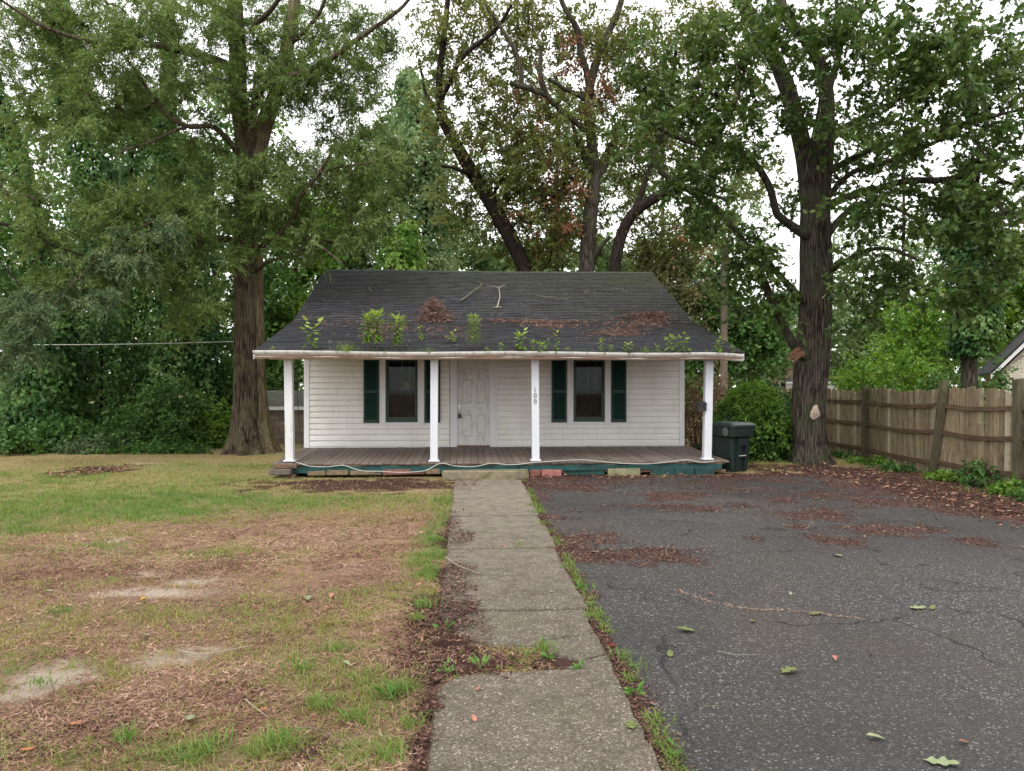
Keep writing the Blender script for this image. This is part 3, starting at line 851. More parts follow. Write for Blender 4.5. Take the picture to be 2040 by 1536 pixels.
# house number on the third post
M_digit = mat_plain('grey_digit', (.16, .16, .155), .5, .4, var=.2)
def digit(ch, px, py, h):
    Y = YP - .02 - .079 - .004
    x, zc = XY(px, Y), ZY(py, px, Y)
    m = MB(); th = .006; w = h * .62
    def stroke(pts, r): m.tube([(x + u * w, Y - .002, zc + v * h) for u, v in pts], [q * h for q in r] if np.ndim(r) else r * h, 8)
    if ch == '1':
        stroke([(-.02, -.5), (-.02, .5)], .085); stroke([(-.28, .30), (-.02, .48)], .05); stroke([(-.3, -.48), (.26, -.48)], .05)
    elif ch == '0':
        a = np.linspace(0, 2 * math.pi, 25); stroke([(.40 * math.cos(q), .46 * math.sin(q)) for q in a], [.05 + .05 * abs(math.cos(q)) for q in a])
    else:
        a = np.linspace(0, 2 * math.pi, 21); stroke([(.36 * math.cos(q), .20 + .27 * math.sin(q)) for q in a], [.05 + .04 * abs(math.cos(q)) for q in a])
        stroke([(.36, .2), (.36, -.05), (.22, -.33), (-.02, -.47), (-.28, -.46), (-.34, -.36)], [.09, .09, .08, .06, .05, .07])
    m.build('house_number', M_digit, p3)
digit('1', 1066, 776, .085); digit('0', 1066.3, 788, .095); digit('9', 1066.3, 800, .10)
# pad of stacked boards below the corner post
pad = MB(); xb = XY(572, 16.1)
pad.box(xb - .20, xb + .24, 15.86, 16.32, .21, .29, .01); pad.build('post_pad', M_rim, house)
pad = MB(); pad.box(xb - .30, xb + .14, 15.78, 16.30, .09, .205, .015); pad.build('post_pad', mat_plain('grey_pad', (.12, .10, .085), .9, .2, var=.3, scale=8, bump=.6), house)
pad = MB(); pad.box(xb - .12, xb + .20, 15.9, 16.3, -.04, .085, .015); pad.build('post_pad', M_rim, house)

# --- porch ceiling, header, gutter
cl = MB(); cl.prism([(16.02, 2.475), (YW - .03, 2.70), (YW - .03, 2.72), (16.02, 2.495)], 'x', XL - .12, XR + .12); cl.build('porch_ceiling', M_sof, house)
hd = MB(); hd.box(XL - .1, XR + .1, YP - .12, YP + .12, 2.44, 2.50); hd.build('header_beam', M_sof, house)
sfv = MB(); sfv.box(RXL + .03, RXR - .03, YG + .10, YP - .12, 2.452, 2.475); sfv.build('soffit', M_sof, house)
fa = MB(); fa.box(RXL + .02, RXR - .02, YG + .075, YG + .10, 2.44, 2.575); fa.build('fascia', M_sof, house)
gx_ = np.linspace(RXL - .005, RXR - .01, 61)
prof = [(.070, .012), (.025, .0), (-.005, .006), (-.020, .030), (-.014, .062), (-.040, .092), (-.052, .118), (-.052, .145), (-.040, .152), (-.034, .140), (-.036, .115), (-.004, .065), (.0, .02), (.062, .02), (.062, .150), (.070, .150)]
V = []; F = []
npf = len(prof)
for k, x in enumerate(gx_):
    zoff = 2.445 + .012 * math.sin(x * 1.3) - .010 * (x - RXL) / 10
    if x > 4.9: zoff -= .055 * ((x - 4.9) / .9) ** 2
    for (u, v) in prof: V.append((x, YG + u + .002 * math.sin(x * 5), zoff + v))
for k in range(len(gx_) - 1):
    for q in range(npf):
        a, b = k * npf + q, k * npf + (q + 1) % npf
        F.append((a, b, b + npf, a + npf))
F.append(tuple(range(npf))); F.append(tuple(range((len(gx_) - 1) * npf, len(gx_) * npf))[::-1])
gut = MB().add(V, F).build('gutter', M_gutter, house)
for px_ in (855, 1205):                                   # seams of the gutter
    x = XY(px_, YG - .05); MB().box(x - .012, x + .012, YG - .058, YG - .0525, 2.55, 2.596).build('gutter_seam', M_rim, gut)

# --- roof
t = NT('shingle')
v = t.coords((1, 1, 1), world=True); vx = t.coords((1, .35, .35), world=True)
n1 = t.noise(v, 130, 3, .8); nb = t.noise(v, .55, 4, .6); nm = t.noise(v, 3.0, 5, .7); nt = t.noise(vx, 9, 3, .6)
col = t.mix(t.ramp(n1, [(.3, 0), (.7, 1)]), (.024, .025, .028), (.082, .084, .090))
col = t.mix(t.math('MULTIPLY', t.ramp(nt, [(.4, 0), (.62, 1)]), .5), col, (.036, .037, .041))
col = t.mix(t.math('MULTIPLY', t.attr('rnd'), .55), col, (.016, .016, .018))
geo = t.n.new('ShaderNodeNewGeometry'); sx = t.n.new('ShaderNodeSeparateXYZ'); t.link(geo.outputs['Position'], sx.inputs[0])
alg = t.math('ADD', t.math('MULTIPLY', t.math('ADD', sx.outputs[0], 4.0), .045), t.math('ADD', t.math('MULTIPLY', t.math('SUBTRACT', sx.outputs[1], 20), .09), t.math('SUBTRACT', nb, .5)))
col = t.mix(t.math('MULTIPLY', t.ramp(alg, [(.18, 0), (.75, 1)]), .6), col, (.050, .056, .028))      # green algae on the upper right
col = t.mix(t.math('MULTIPLY', t.ramp(nm, [(.56, 0), (.72, 1)]), .45), col, (.028, .023, .019))
t.pbr(col, .88, .14, normal=t.bump(n1, .5, .008))
M_shingle = t.m
def sag(x, y):
    u = (x - RXL) / (RXR - RXL)
    return -.018 * math.sin(math.pi * u) * min(1, max(0, (y - 16) / 6)) + .005 * math.sin(x * 1.1 + y * .4)
roof_m = MB()
def slope_slab(y0, z0, y1, z1, th):
    roof_m.prism([(y0, z0 - .06), (y1, z1 - .06), (y1, z1 - .06 - th), (y0, z0 - .06 - th)], 'x', RXL + .03, RXR - .03)
slope_slab(YG - .02, Z_EAVE, YK, Z_K, .07); slope_slab(YK + .005, Z_K, YR, Z_R, .07); slope_slab(YR + .005, Z_R, 2 * YR - YG + 1.2, Z_R - (Z_R - Z_K) * 1.15 - .6, .07)
roof = roof_m.build('roof', M_rim, house)
def course(y0, z0, y1, z1, seed):
    """one row of three-tab shingles, its lower edge standing proud of the row below"""
    r = random.Random(seed)
    L = math.hypot(y1 - y0, z1 - z0); ny_, nz_ = -(z1 - z0) / L, (y1 - y0) / L
    m = MB(); x = RXL - r.uniform(0, .3); tab = .305
    V = []; F = []; rn = []
    while x < RXR:
        xa, xb = max(RXL, x + .004), min(RXR, x + tab - .004)
        if xb - xa > .02:
            lift = .017 + r.uniform(0, .004) + (r.uniform(.004, .010) if r.random() < .04 else 0)
            dy = r.uniform(-.003, .003); s0, s1 = sag(xa, y0), sag(xb, y0)
            b = len(V)
            for xx, s_ in ((xa, s0), (xb, s1)):
                V.append((xx, y0 + dy * (y1 - y0) / L + ny_ * (-.010), z0 + dy + nz_ * (-.010) + s_))
                V.append((xx, y0 + dy * (y1 - y0) / L + ny_ * lift, z0 + dy + nz_ * lift + s_))
                V.append((xx, y1 + (y1 - y0) * .25, z1 + (z1 - z0) * .25 + s_ - .0005))
            F += [(b, b + 3, b + 4, b + 1), (b + 1, b + 4, b + 5, b + 2), (b + 2, b, b + 1), (b + 5, b + 4, b + 3)]
            rn += [r.random()] * 4
        x += tab
    put('shingle_course', mesh_np('shingle_course', np.array(V), F, False, rn), M_shingle, roof)
def run(y0, z0, y1, z1, n, seed):
    for k in range(n):
        f0, f1 = k / n, (k + 1) / n
        course(y0 + (y1 - y0) * f0, z0 + (z1 - z0) * f0, y0 + (y1 - y0) * f1, z0 + (z1 - z0) * f1, seed + k)
run(YG - .03, Z_EAVE + .005, YK, Z_K, 26, 100); run(YK, Z_K, YR - .03, Z_R - .01, 35, 200)
cap = MB()
x = RXL
while x < RXR - .05:
    x2 = min(RXR, x + .16); s0, s1 = sag(x, YR), sag(x2, YR)
    cap.add([(x, YR - .14, Z_R - .052 + s0), (x2, YR - .14, Z_R - .058 + s1), (x2, YR, Z_R + .022 + s1), (x, YR, Z_R + .030 + s0), (x, YR + .14, Z_R - .045 + s0), (x2, YR + .14, Z_R - .045 + s1), (x, YR - .14, Z_R - .085 + s0), (x2, YR - .14, Z_R - .085 + s1)],
            [(0, 1, 2, 3), (3, 2, 5, 4), (6, 7, 1, 0)])
    x = x2
cap.build('ridge_cap', M_shingle, roof)
bk = MB().prism([(YR + .01, Z_R - .005), (2 * YR - YG + 1.2, Z_R - (Z_R - Z_K) * 1.15 - .57), (2 * YR - YG + 1.2, Z_R - (Z_R - Z_K) * 1.15 - .62), (YR + .01, Z_R - .05)], 'x', RXL, RXR)
bk.build('back_slope', M_shingle, roof)
for sx_, x0 in ((-1, RXL), (1, RXR)):                          # rake boards
    m = MB()
    for (ya, za, yb, zb2) in ((YG, Z_EAVE, YK, Z_K), (YK, Z_K, YR, Z_R)):
        m.prism([(ya, za - .012), (yb, zb2 - .012), (yb, zb2 - .16), (ya, za - .14)], 'x', x0 - .012 if sx_ < 0 else x0 - .018, x0 + .018 if sx_ < 0 else x0 + .012)
    m.build('rake_board', M_sof, roof)

# ================================================================== TREES
LEAF = {
    'lance': np.array([(0, 0), (.30, .5), (1, 0), (.30, -.5)]),
    'kite': np.array([(0, 0), (.42, .55), (1, 0), (.42, -.55)]),
    'blade': np.array([(0, 0), (.25, .42), (.65, .36), (1, 0), (.65, -.36), (.25, -.42)]),
    'ovate': np.array([(0, 0), (.22, .46), (.55, .42), (1, 0), (.55, -.42), (.22, -.46)]),
    'oak': np.array([(0, 0), (.26, .42), (.40, .17), (.60, .50), (.72, .17), (1, 0), (.72, -.17), (.60, -.50), (.40, -.17), (.26, -.42)]),
    'oak_fine': np.array([(0, 0), (.10, .05), (.18, .16), (.24, .34), (.32, .38), (.38, .20), (.46, .20), (.54, .44), (.63, .46), (.68, .24), (.76, .18), (.86, .24), (.93, .16), (1, 0), (.93, -.16), (.86, -.24), (.76, -.18), (.68, -.24), (.63, -.46), (.54, -.44), (.46, -.20), (.38, -.20), (.32, -.38), (.24, -.34), (.18, -.16), (.10, -.05)]),
    'ivy': np.array([(0, 0), (.22, .52), (1, 0), (.22, -.52)]),
}
def leaf_mesh(P, D, N, L, W, shape, rnd):
    """one flat polygon for every leaf"""
    D = D / (np.linalg.norm(D, axis=1)[:, None] + 1e-9)
    S = np.cross(N, D); S /= np.linalg.norm(S, axis=1)[:, None] + 1e-9
    out = LEAF[shape]; k = len(out)
    V = P[:, None, :] + D[:, None, :] * (out[None, :, 0:1] * L[:, None, None]) + S[:, None, :] * (out[None, :, 1:2] * W[:, None, None])
    n = len(P)
    F = np.arange(n * k).reshape(n, k)
    return V.reshape(-1, 3), F
def spray(cent, R, ns, nl, droop, rs, flat=.6):
    """leaves along small sprigs that leave each cluster centre"""
    n = len(cent)
    R = np.broadcast_to(np.asarray(R, float), (n,))
    d = rs.normal(size=(n, ns, 3)); d[..., 2] *= flat
    d /= np.linalg.norm(d, axis=2)[..., None] + 1e-9
    ln = R[:, None] * rs.uniform(.45, 1.15, (n, ns))
    u = (np.arange(nl)[None, None, :] + rs.uniform(0, 1, (n, ns, nl))) / nl
    u = .12 + .88 * u
    P = cent[:, None, None, :] + d[:, :, None, :] * (u * ln[..., None])[..., None]
    P[..., 2] -= droop * (u ** 2) * ln[..., None] * 0.8
    P += rs.normal(size=P.shape) * (0.05 * R)[:, None, None, None]
    D = d[:, :, None, :] * .8 + rs.normal(size=(n, ns, nl, 3)) * .62
    D[..., 2] -= droop * .7
    N = rs.normal(size=(n, ns, nl, 3)) * .65; N[..., 2] += .8
    cl = np.broadcast_to(rs.uniform(0, 1, (n, 1, 1)), (n, ns, nl))
    return P.reshape(-1, 3), D.reshape(-1, 3), N.reshape(-1, 3), cl.reshape(-1)
def grow(limbs, cent, rs, r_tip=.005, r_k=.0055):
    """join every leaf cluster to the nearest wood; returns tubes as (points, radii)"""
    nodes = [l[:, :3] for l in limbs]; own = [np.full(len(l), -1) for l in limbs]
    N0 = np.vstack(nodes)
    n = len(cent)
    if n == 0: return []
    dist = np.full(n, 1e9); near = np.zeros((n, 3)); nown = np.full(n, -1)
    for a in range(0, n, 256):
        dd = np.linalg.norm(cent[a:a + 256, None, :] - N0[None], axis=2)
        j = dd.argmin(1); dist[a:a + 256] = dd[np.arange(len(j)), j]; near[a:a + 256] = N0[j]
    alive = np.ones(n, bool); order = []; paths = []
    parent = np.full(n, -1)
    for _ in range(n):
        i = np.where(alive, dist, 1e9).argmin()
        alive[i] = False; order.append(i); parent[i] = nown[i]
        a, b = near[i], cent[i]
        L = np.linalg.norm(b - a) + 1e-6
        m = max(4, min(12, int(L / .25)))
        t = np.linspace(0, 1, m)[:, None]
        bend = rs.normal(size=3) * .10 * L + np.array([0, 0, .10 * L])
        pth = a * (1 - t) + b * t + bend * (4 * t * (1 - t)) + rs.normal(size=(m, 3)) * .018 * L * (t * (1 - t) * 4)
        paths.append(pth)
        q = pth[1:]
        dd = np.linalg.norm(cent[:, None, :] - q[None], axis=2)
        j = dd.argmin(1); dm = dd[np.arange(n), j] * 1.0
        upd = alive & (dm < dist)
        dist[upd] = dm[upd]; near[upd] = q[j[upd]]; nown[upd] = i
    cnt = np.ones(n)
    for i in order[::-1]:
        if parent[i] >= 0: cnt[parent[i]] += cnt[i]
    out = []
    for i, pth in zip(order, paths):
        r0 = r_tip + r_k * math.sqrt(cnt[i]); t = np.linspace(0, 1, len(pth))
        out.append((pth, r0 * (1 - t) + r_tip * t))
    return out
def tubes_mesh(name, tubes, n=5):
    Vs, Fs = [], []; b = 0
    for P, R in tubes:
        V, F = tube_arrays(np.asarray(P), np.asarray(R), n)
        Vs.append(V); Fs.append(F + b); b += len(V)
    return mesh_np(name, np.vstack(Vs), np.vstack(Fs), True)
def limb(pts, d=None):
    """rows of (px, py, depth, half width in px) -> smooth world path with radii"""
    rows = []
    for p in pts:
        px, py, dd, rp = p
        q = C(px, py, dd)
        rows.append((*q, rp * dd / FPX))
    return smooth_path(rows, .22)
def wobble(l, rs, amt=.35):
    l = l.copy(); n = len(l)
    ph = rs.uniform(0, 6, 3)
    t = np.linspace(0, 1, n)
    for a in range(3):
        l[:, a] += amt * l[:, 3] * np.sin(t * rs.uniform(8, 16) + ph[a]) * np.minimum(1, t * 6)
    return l
def trunk_mesh(path, nsides=40, lobes=6, flare=1.0, flare_h=.45, seed=0, ridge=.05, zbase=-.05):
    """a trunk with ridged bark and buttressed base; path rows (x,y,z,r)"""
    rs = np.random.RandomState(seed)
    P, R = path[:, :3], path[:, 3]
    T, A, B = frames(P)
    ang = np.linspace(0, 2 * math.pi, nsides, endpoint=False)
    ph = rs.uniform(0, 6, 3)
    h = P[:, 2] - zbase
    fl = flare * np.exp(-h / flare_h)
    lob = (1 + .45 * np.cos(lobes * ang + ph[0]) + .3 * np.cos((lobes - 3) * ang + ph[1])) * .8
    rr = R[:, None] * (1 + fl[:, None] * np.maximum(lob, .25)[None, :])
    nz = noise3(np.stack([np.cos(ang)[None, :] * 2.2 + 0 * h[:, None], np.sin(ang)[None, :] * 2.2 + 0 * h[:, None], h[:, None] * .55 + 0 * ang[None, :]], -1), 1.6, 3)
    fine = noise3(np.stack([np.cos(ang)[None, :] * 12 + 0 * h[:, None], np.sin(ang)[None, :] * 12 + 0 * h[:, None], h[:, None] * 1.2 + 0 * ang[None, :]], -1), 1.0, 2)
    rr = rr * (1 + (nz - .5) * .16 + (fine - .5) * ridge * 2)
    V = (P[:, None, :] + rr[..., None] * (A[:, None, :] * np.cos(ang)[None, :, None] + B[:, None, :] * np.sin(ang)[None, :, None])).reshape(-1, 3)
    n = nsides
    i = np.arange(len(P) - 1)[:, None] * n; k = np.arange(n)[None, :]; k2 = (k + 1) % n
    F = np.stack([i + k, i + n + k, i + n + k2, i + k2], -1).reshape(-1, 4)
    return V, F
def blobs_to_clusters(blobs, rs, gap=.0, gs=.45):
    """(px, py, depth, rx px, ry px, half depth m, n) -> cluster centres"""
    out = []
    for (px, py, d, rx, ry, rd, n) in blobs:
        u = rs.normal(size=(n * 3, 3)); u /= np.linalg.norm(u, axis=1)[:, None]
        u *= rs.uniform(0, 1, (len(u), 1)) ** (1 / 2.2)
        q = np.array([C(px + a[0] * rx, py + a[1] * ry, d + a[2] * rd) for a in u])
        if gap > 0:
            q = q[noise3(q, gs, 2) > gap]
        out.append(q[:n])
    q = np.vstack(out)
    return q[q[:, 2] > .3]
def make_tree(name, label, trunks, limbs, blobs, bark, leaf, shape, L, W, R, ns, nl, droop=.5, seed=1, gap=.38, gs=.45, group=None, cat='tree', flare=(.9, .4), flat=.6, twig=None, extra_cent=None, clvar=.55, rk=.0055, bark2=None):
    rs = np.random.RandomState(seed)
    allp = trunks + limbs
    base = allp[0][0, :3].copy(); base[2] = 0
    root = thing(name, base, label, cat, group)
    Vs, Fs = [], []; b = 0
    for k, p in enumerate(trunks):
        V, F = trunk_mesh(p, 90, 6, flare[0], flare[1], seed + k, ridge=.085)
        put('trunk', mesh_np('trunk', V, F, True), bark2 if (k and bark2) else bark, root)
    limbs = [wobble(l, rs) for l in limbs]
    for l in limbs:
        V, F = tube_arrays(l[:, :3], l[:, 3], 10)
        put('limb', mesh_np('limb', V, F, True), bark, root)
    cent = blobs_to_clusters(blobs, rs, gap, gs) if blobs else np.zeros((0, 3))
    if extra_cent is not None: cent = np.vstack([cent, extra_cent])
    tb = grow(trunks + limbs, cent, rs, r_k=rk)
    if tb: put('twigs', tubes_mesh('twigs', tb, 4), twig or bark, root)['kind'] = 'stuff'
    Rr = R * rs.uniform(.7, 1.3, len(cent))
    P, D, N, cl = spray(cent, Rr, ns, nl, droop, rs, flat)
    n = len(P)
    rnd = np.clip(clvar * cl + (1 - clvar) * rs.uniform(0, 1, n), 0, 1)
    V, F = leaf_mesh(P, D, N, L * rs.uniform(.65, 1.25, n), W * rs.uniform(.75, 1.2, n), shape, rnd)
    put('crown', mesh_np('crown', V, F, False, rnd), leaf, root)
    return root

B_oak = mat_bark('bark_oak', (.016, .012, .010), (.128, .104, .086), (.070, .076, .045), 1.0, .35)
B_wil = mat_bark('bark_willow_oak', (.020, .014, .010), (.150, .116, .088), (.11, .10, .06), 1.0, .4)
B_wil2 = mat_bark('bark_willow_oak_pale', (.050, .036, .024), (.27, .205, .140), (.17, .155, .08), 1.0, .45)
B_dark = mat_bark('bark_dark', (.012, .009, .008), (.055, .042, .034), None, 1.2)
B_lich = mat_bark('bark_lichen', (.035, .028, .022), (.13, .105, .085), (.17, .19, .14), 1.0, .6)
B_grey = mat_bark('bark_grey', (.05, .042, .034), (.19, .165, .14), None, 1.4)
L_wil = mat_leaf('leaf_willow_oak', [(.056, .096, .024), (.102, .160, .044), (.158, .224, .070), (.245, .308, .135)], .35)
L_oak = mat_leaf('leaf_oak', [(.030, .062, .017), (.056, .102, .026), (.092, .144, .039), (.155, .210, .072)], .32, .38)
L_mid = mat_leaf('leaf_mid_oak', [(.075, .100, .028), (.115, .145, .042), (.165, .190, .060), (.23, .225, .085)], .42)
L_brown = mat_leaf('leaf_brown', [(.15, .070, .040), (.23, .115, .065), (.32, .18, .10)], .4)
L_ivy = mat_leaf('leaf_ivy', [(.024, .066, .018), (.046, .108, .028), (.080, .158, .040), (.135, .220, .064)], .25, .4)
L_bright = mat_leaf('leaf_bright', [(.060, .140, .022), (.100, .205, .034), (.16, .28, .052), (.25, .37, .085)], .42)
L_blue = mat_leaf('leaf_blue_green', [(.050, .088, .042), (.082, .132, .060), (.125, .180, .085), (.185, .240, .125)], .35)
L_olive = mat_leaf('leaf_olive', [(.08, .10, .035), (.12, .135, .05), (.18, .185, .08), (.26, .235, .12)], .4)
L_pale = mat_leaf('leaf_pale_hazed', [(.085, .150, .058), (.13, .208, .084), (.185, .27, .115), (.26, .345, .165)], .4)  # pale leaves of the farther trees, haze is put into these tones

# ---- the big willow oak, left of the house
D1 = 21.4
tA = limb([(486, 915, D1, 21), (488, 860, D1, 22), (489, 780, D1, 22), (488, 650, D1, 20.5), (487, 520, D1, 19.5), (486, 430, D1, 19), (490, 340, D1, 19), (486, 270, D1, 18), (475, 190, D1, 17), (474, 100, D1, 16), (468, 20, D1, 15), (462, -80, D1, 13)])
tB = limb([(522, 912, D1 + .25, 18), (517, 850, D1 + .3, 18), (512, 760, D1 + .3, 17), (508, 640, D1 + .3, 16.5), (507, 520, D1 + .25, 16.5), (503, 430, D1 + .2, 17), (508, 340, D1 + .1, 19), (522, 260, D1 + .1, 18), (540, 215, D1, 15), (560, 150, D1, 13), (575, 80, D1, 12.5), (586, 10, D1, 11), (600, -80, D1, 9)])
wl_limbs = [limb(p) for p in (
    [(500, 300, D1 - .1, 9.3), (500, 240, D1 - .5, 8.5), (508, 200, D1 - .7, 7.6), (524, 176, D1 - .9, 7.2), (563, 157, D1 - 1.1, 6.8), (603, 150, D1 - 1.3, 6.4), (663, 116, D1 - 1.5, 5.5), (703, 84, D1 - 1.6, 5.1), (743, 56, D1 - 1.7, 4.2), (803, 12, D1 - 1.8, 3.4), (840, -40, D1 - 1.9, 2.5)],
    [(478, 160, D1, 10.2), (446, 128, D1 - .5, 9.3), (414, 114, D1 - .9, 8.5), (374, 102, D1 - 1.3, 8.1), (289, 90, D1 - 2, 6.8), (220, 88, D1 - 2.4, 5.1), (160, 76, D1 - 2.8, 4.2), (96, 58, D1 - 3.2, 3.8), (30, 20, D1 - 3.5, 3.0), (-40, -30, D1 - 4, 2.1)],
    [(484, 320, D1 - .1, 7.9), (464, 290, D1 - .5, 6.5), (442, 265, D1 - .9, 5.4), (414, 251, D1 - 1.2, 5.0), (378, 251, D1 - 1.5, 4.7), (341, 237, D1 - 1.8, 4.3), (313, 201, D1 - 2, 3.6), (281, 160, D1 - 2.2, 2.9), (255, 120, D1 - 2.4, 2.2)],
    [(378, 251, D1 - 1.5, 3.1), (350, 260, D1 - 1.8, 3.1), (305, 281, D1 - 2.1, 2.5), (237, 305, D1 - 2.5, 1.9)],
    [(495, 500, D1, 7.5), (526, 484, D1 - .6, 6.4), (560, 462, D1 - 1, 5.6), (582, 440, D1 - 1.3, 5.2), (595, 402, D1 - 1.6, 4.5), (615, 372, D1 - 1.8, 4.1), (635, 345, D1 - 1.9, 3.8), (663, 300, D1 - 2, 2.6), (700, 277, D1 - 2.1, 1.9)],
    [(635, 345, D1 - 1.9, 2.6), (680, 332, D1 - 2.2, 2.2), (743, 325, D1 - 2.4, 1.5)],
    [(579, 450, D1 - 1.3, 3.4), (600, 470, D1 - 1.6, 3.0), (640, 492, D1 - 1.9, 2.5), (683, 526, D1 - 2.2, 1.7)],
    [(486, 490, D1, 8.5), (450, 478, D1 - .8, 6.8), (402, 476, D1 - 1.4, 6.0), (341, 478, D1 - 2, 5.1), (301, 492, D1 - 2.4, 4.2), (257, 514, D1 - 2.8, 2.5), (200, 540, D1 - 3.2, 1.7)],
    [(480, 400, D1, 3.1), (440, 410, D1 - .8, 2.3), (360, 420, D1 - 2, 1.9), (250, 470, D1 - 3, 1.5), (150, 560, D1 - 3.6, 1.1), (80, 640, D1 - 4, 0.8)],
    [(500, 60, D1 - .5, 5.1), (530, 30, D1 - 1, 5.1), (556, 0, D1 - 1.4, 4.2), (580, -50, D1 - 2, 3.4)],
    [(575, 90, D1, 5.1), (610, 60, D1 - .5, 4.2), (640, 20, D1 - .8, 3.4), (660, -40, D1 - 1, 2.5)],
    [(505, 545, D1, 4.2), (540, 520, D1 - .8, 3.0), (600, 500, D1 - 1.5, 1.7)],
    [(470, 530, D1, 4.2), (445, 535, D1 - .3, 3.4), (425, 545, D1 - .6, 2.1)],
)]
wl_blobs = [(330, 60, 20.6, 330, 110, 2.6, 180), (120, 60, 19.6, 190, 130, 2.2, 104), (620, 60, 20.9, 170, 110, 2.2, 104), (560, 160, 20.7, 150, 80, 1.6, 76), (690, 190, 20.9, 100, 110, 1.6, 57), (330, 190, 20.3, 200, 90, 2, 95),
            (170, 220, 19.6, 170, 90, 2, 66), (420, 330, 20.5, 90, 60, 1.3, 28), (560, 350, 20.4, 130, 90, 1.5, 80), (690, 310, 20.5, 120, 80, 1.5, 66), (620, 460, 20.3, 120, 60, 1.3, 52), (740, 420, 20.4, 80, 90, 1.2, 42), (500, 440, 20.7, 60, 50, .8, 28),
            (330, 420, 19.9, 170, 70, 1.6, 90), (210, 440, 19.3, 150, 70, 1.6, 76), (300, 520, 19.6, 110, 50, 1.2, 42), (380, 590, 19.9, 70, 80, 1, 24), (150, 560, 19.0, 110, 50, 1.2, 42), (430, 500, 20.3, 70, 40, 1, 28), (60, 400, 19.1, 80, 120, 1.4, 33), (760, 60, 20.7, 70, 50, 1, 17)]
make_tree('willow_oak', 'tall willow oak with twin fused trunk left of the house', [tA, tB], wl_limbs, wl_blobs, B_wil, L_wil, 'lance', .125, .030, .46, 8, 22, .55, 21, .43, .6, flare=(1.05, .55), bark2=B_wil2)
# drooping blue-green bough at the left edge belongs to a tree outside the frame
make_tree('drooping_oak', 'drooping blue-green bough hanging low over the left lawn edge', [], [limb([(-260, 430, 19.2, 10), (-120, 425, 19, 6), (20, 450, 18.9, 3), (110, 490, 18.7, 2), (200, 520, 18.4, 1.5)]), limb([(-120, 425, 19, 4), (-20, 500, 18.6, 2.5), (50, 590, 18.1, 1.6), (70, 670, 17.7, 1)])],
          [(130, 590, 17.8, 150, 50, 1.2, 36), (60, 650, 17.4, 90, 70, 1.0, 30), (230, 520, 18, 120, 40, 1.2, 26), (20, 700, 17.2, 60, 50, .8, 16), (-60, 600, 17.6, 80, 110, 1, 18), (300, 460, 18.4, 110, 40, 1, 16)], B_dark, L_blue, 'lance', .12, .032, .36, 7, 20, .9, 23, .42, .9, rk=.003)

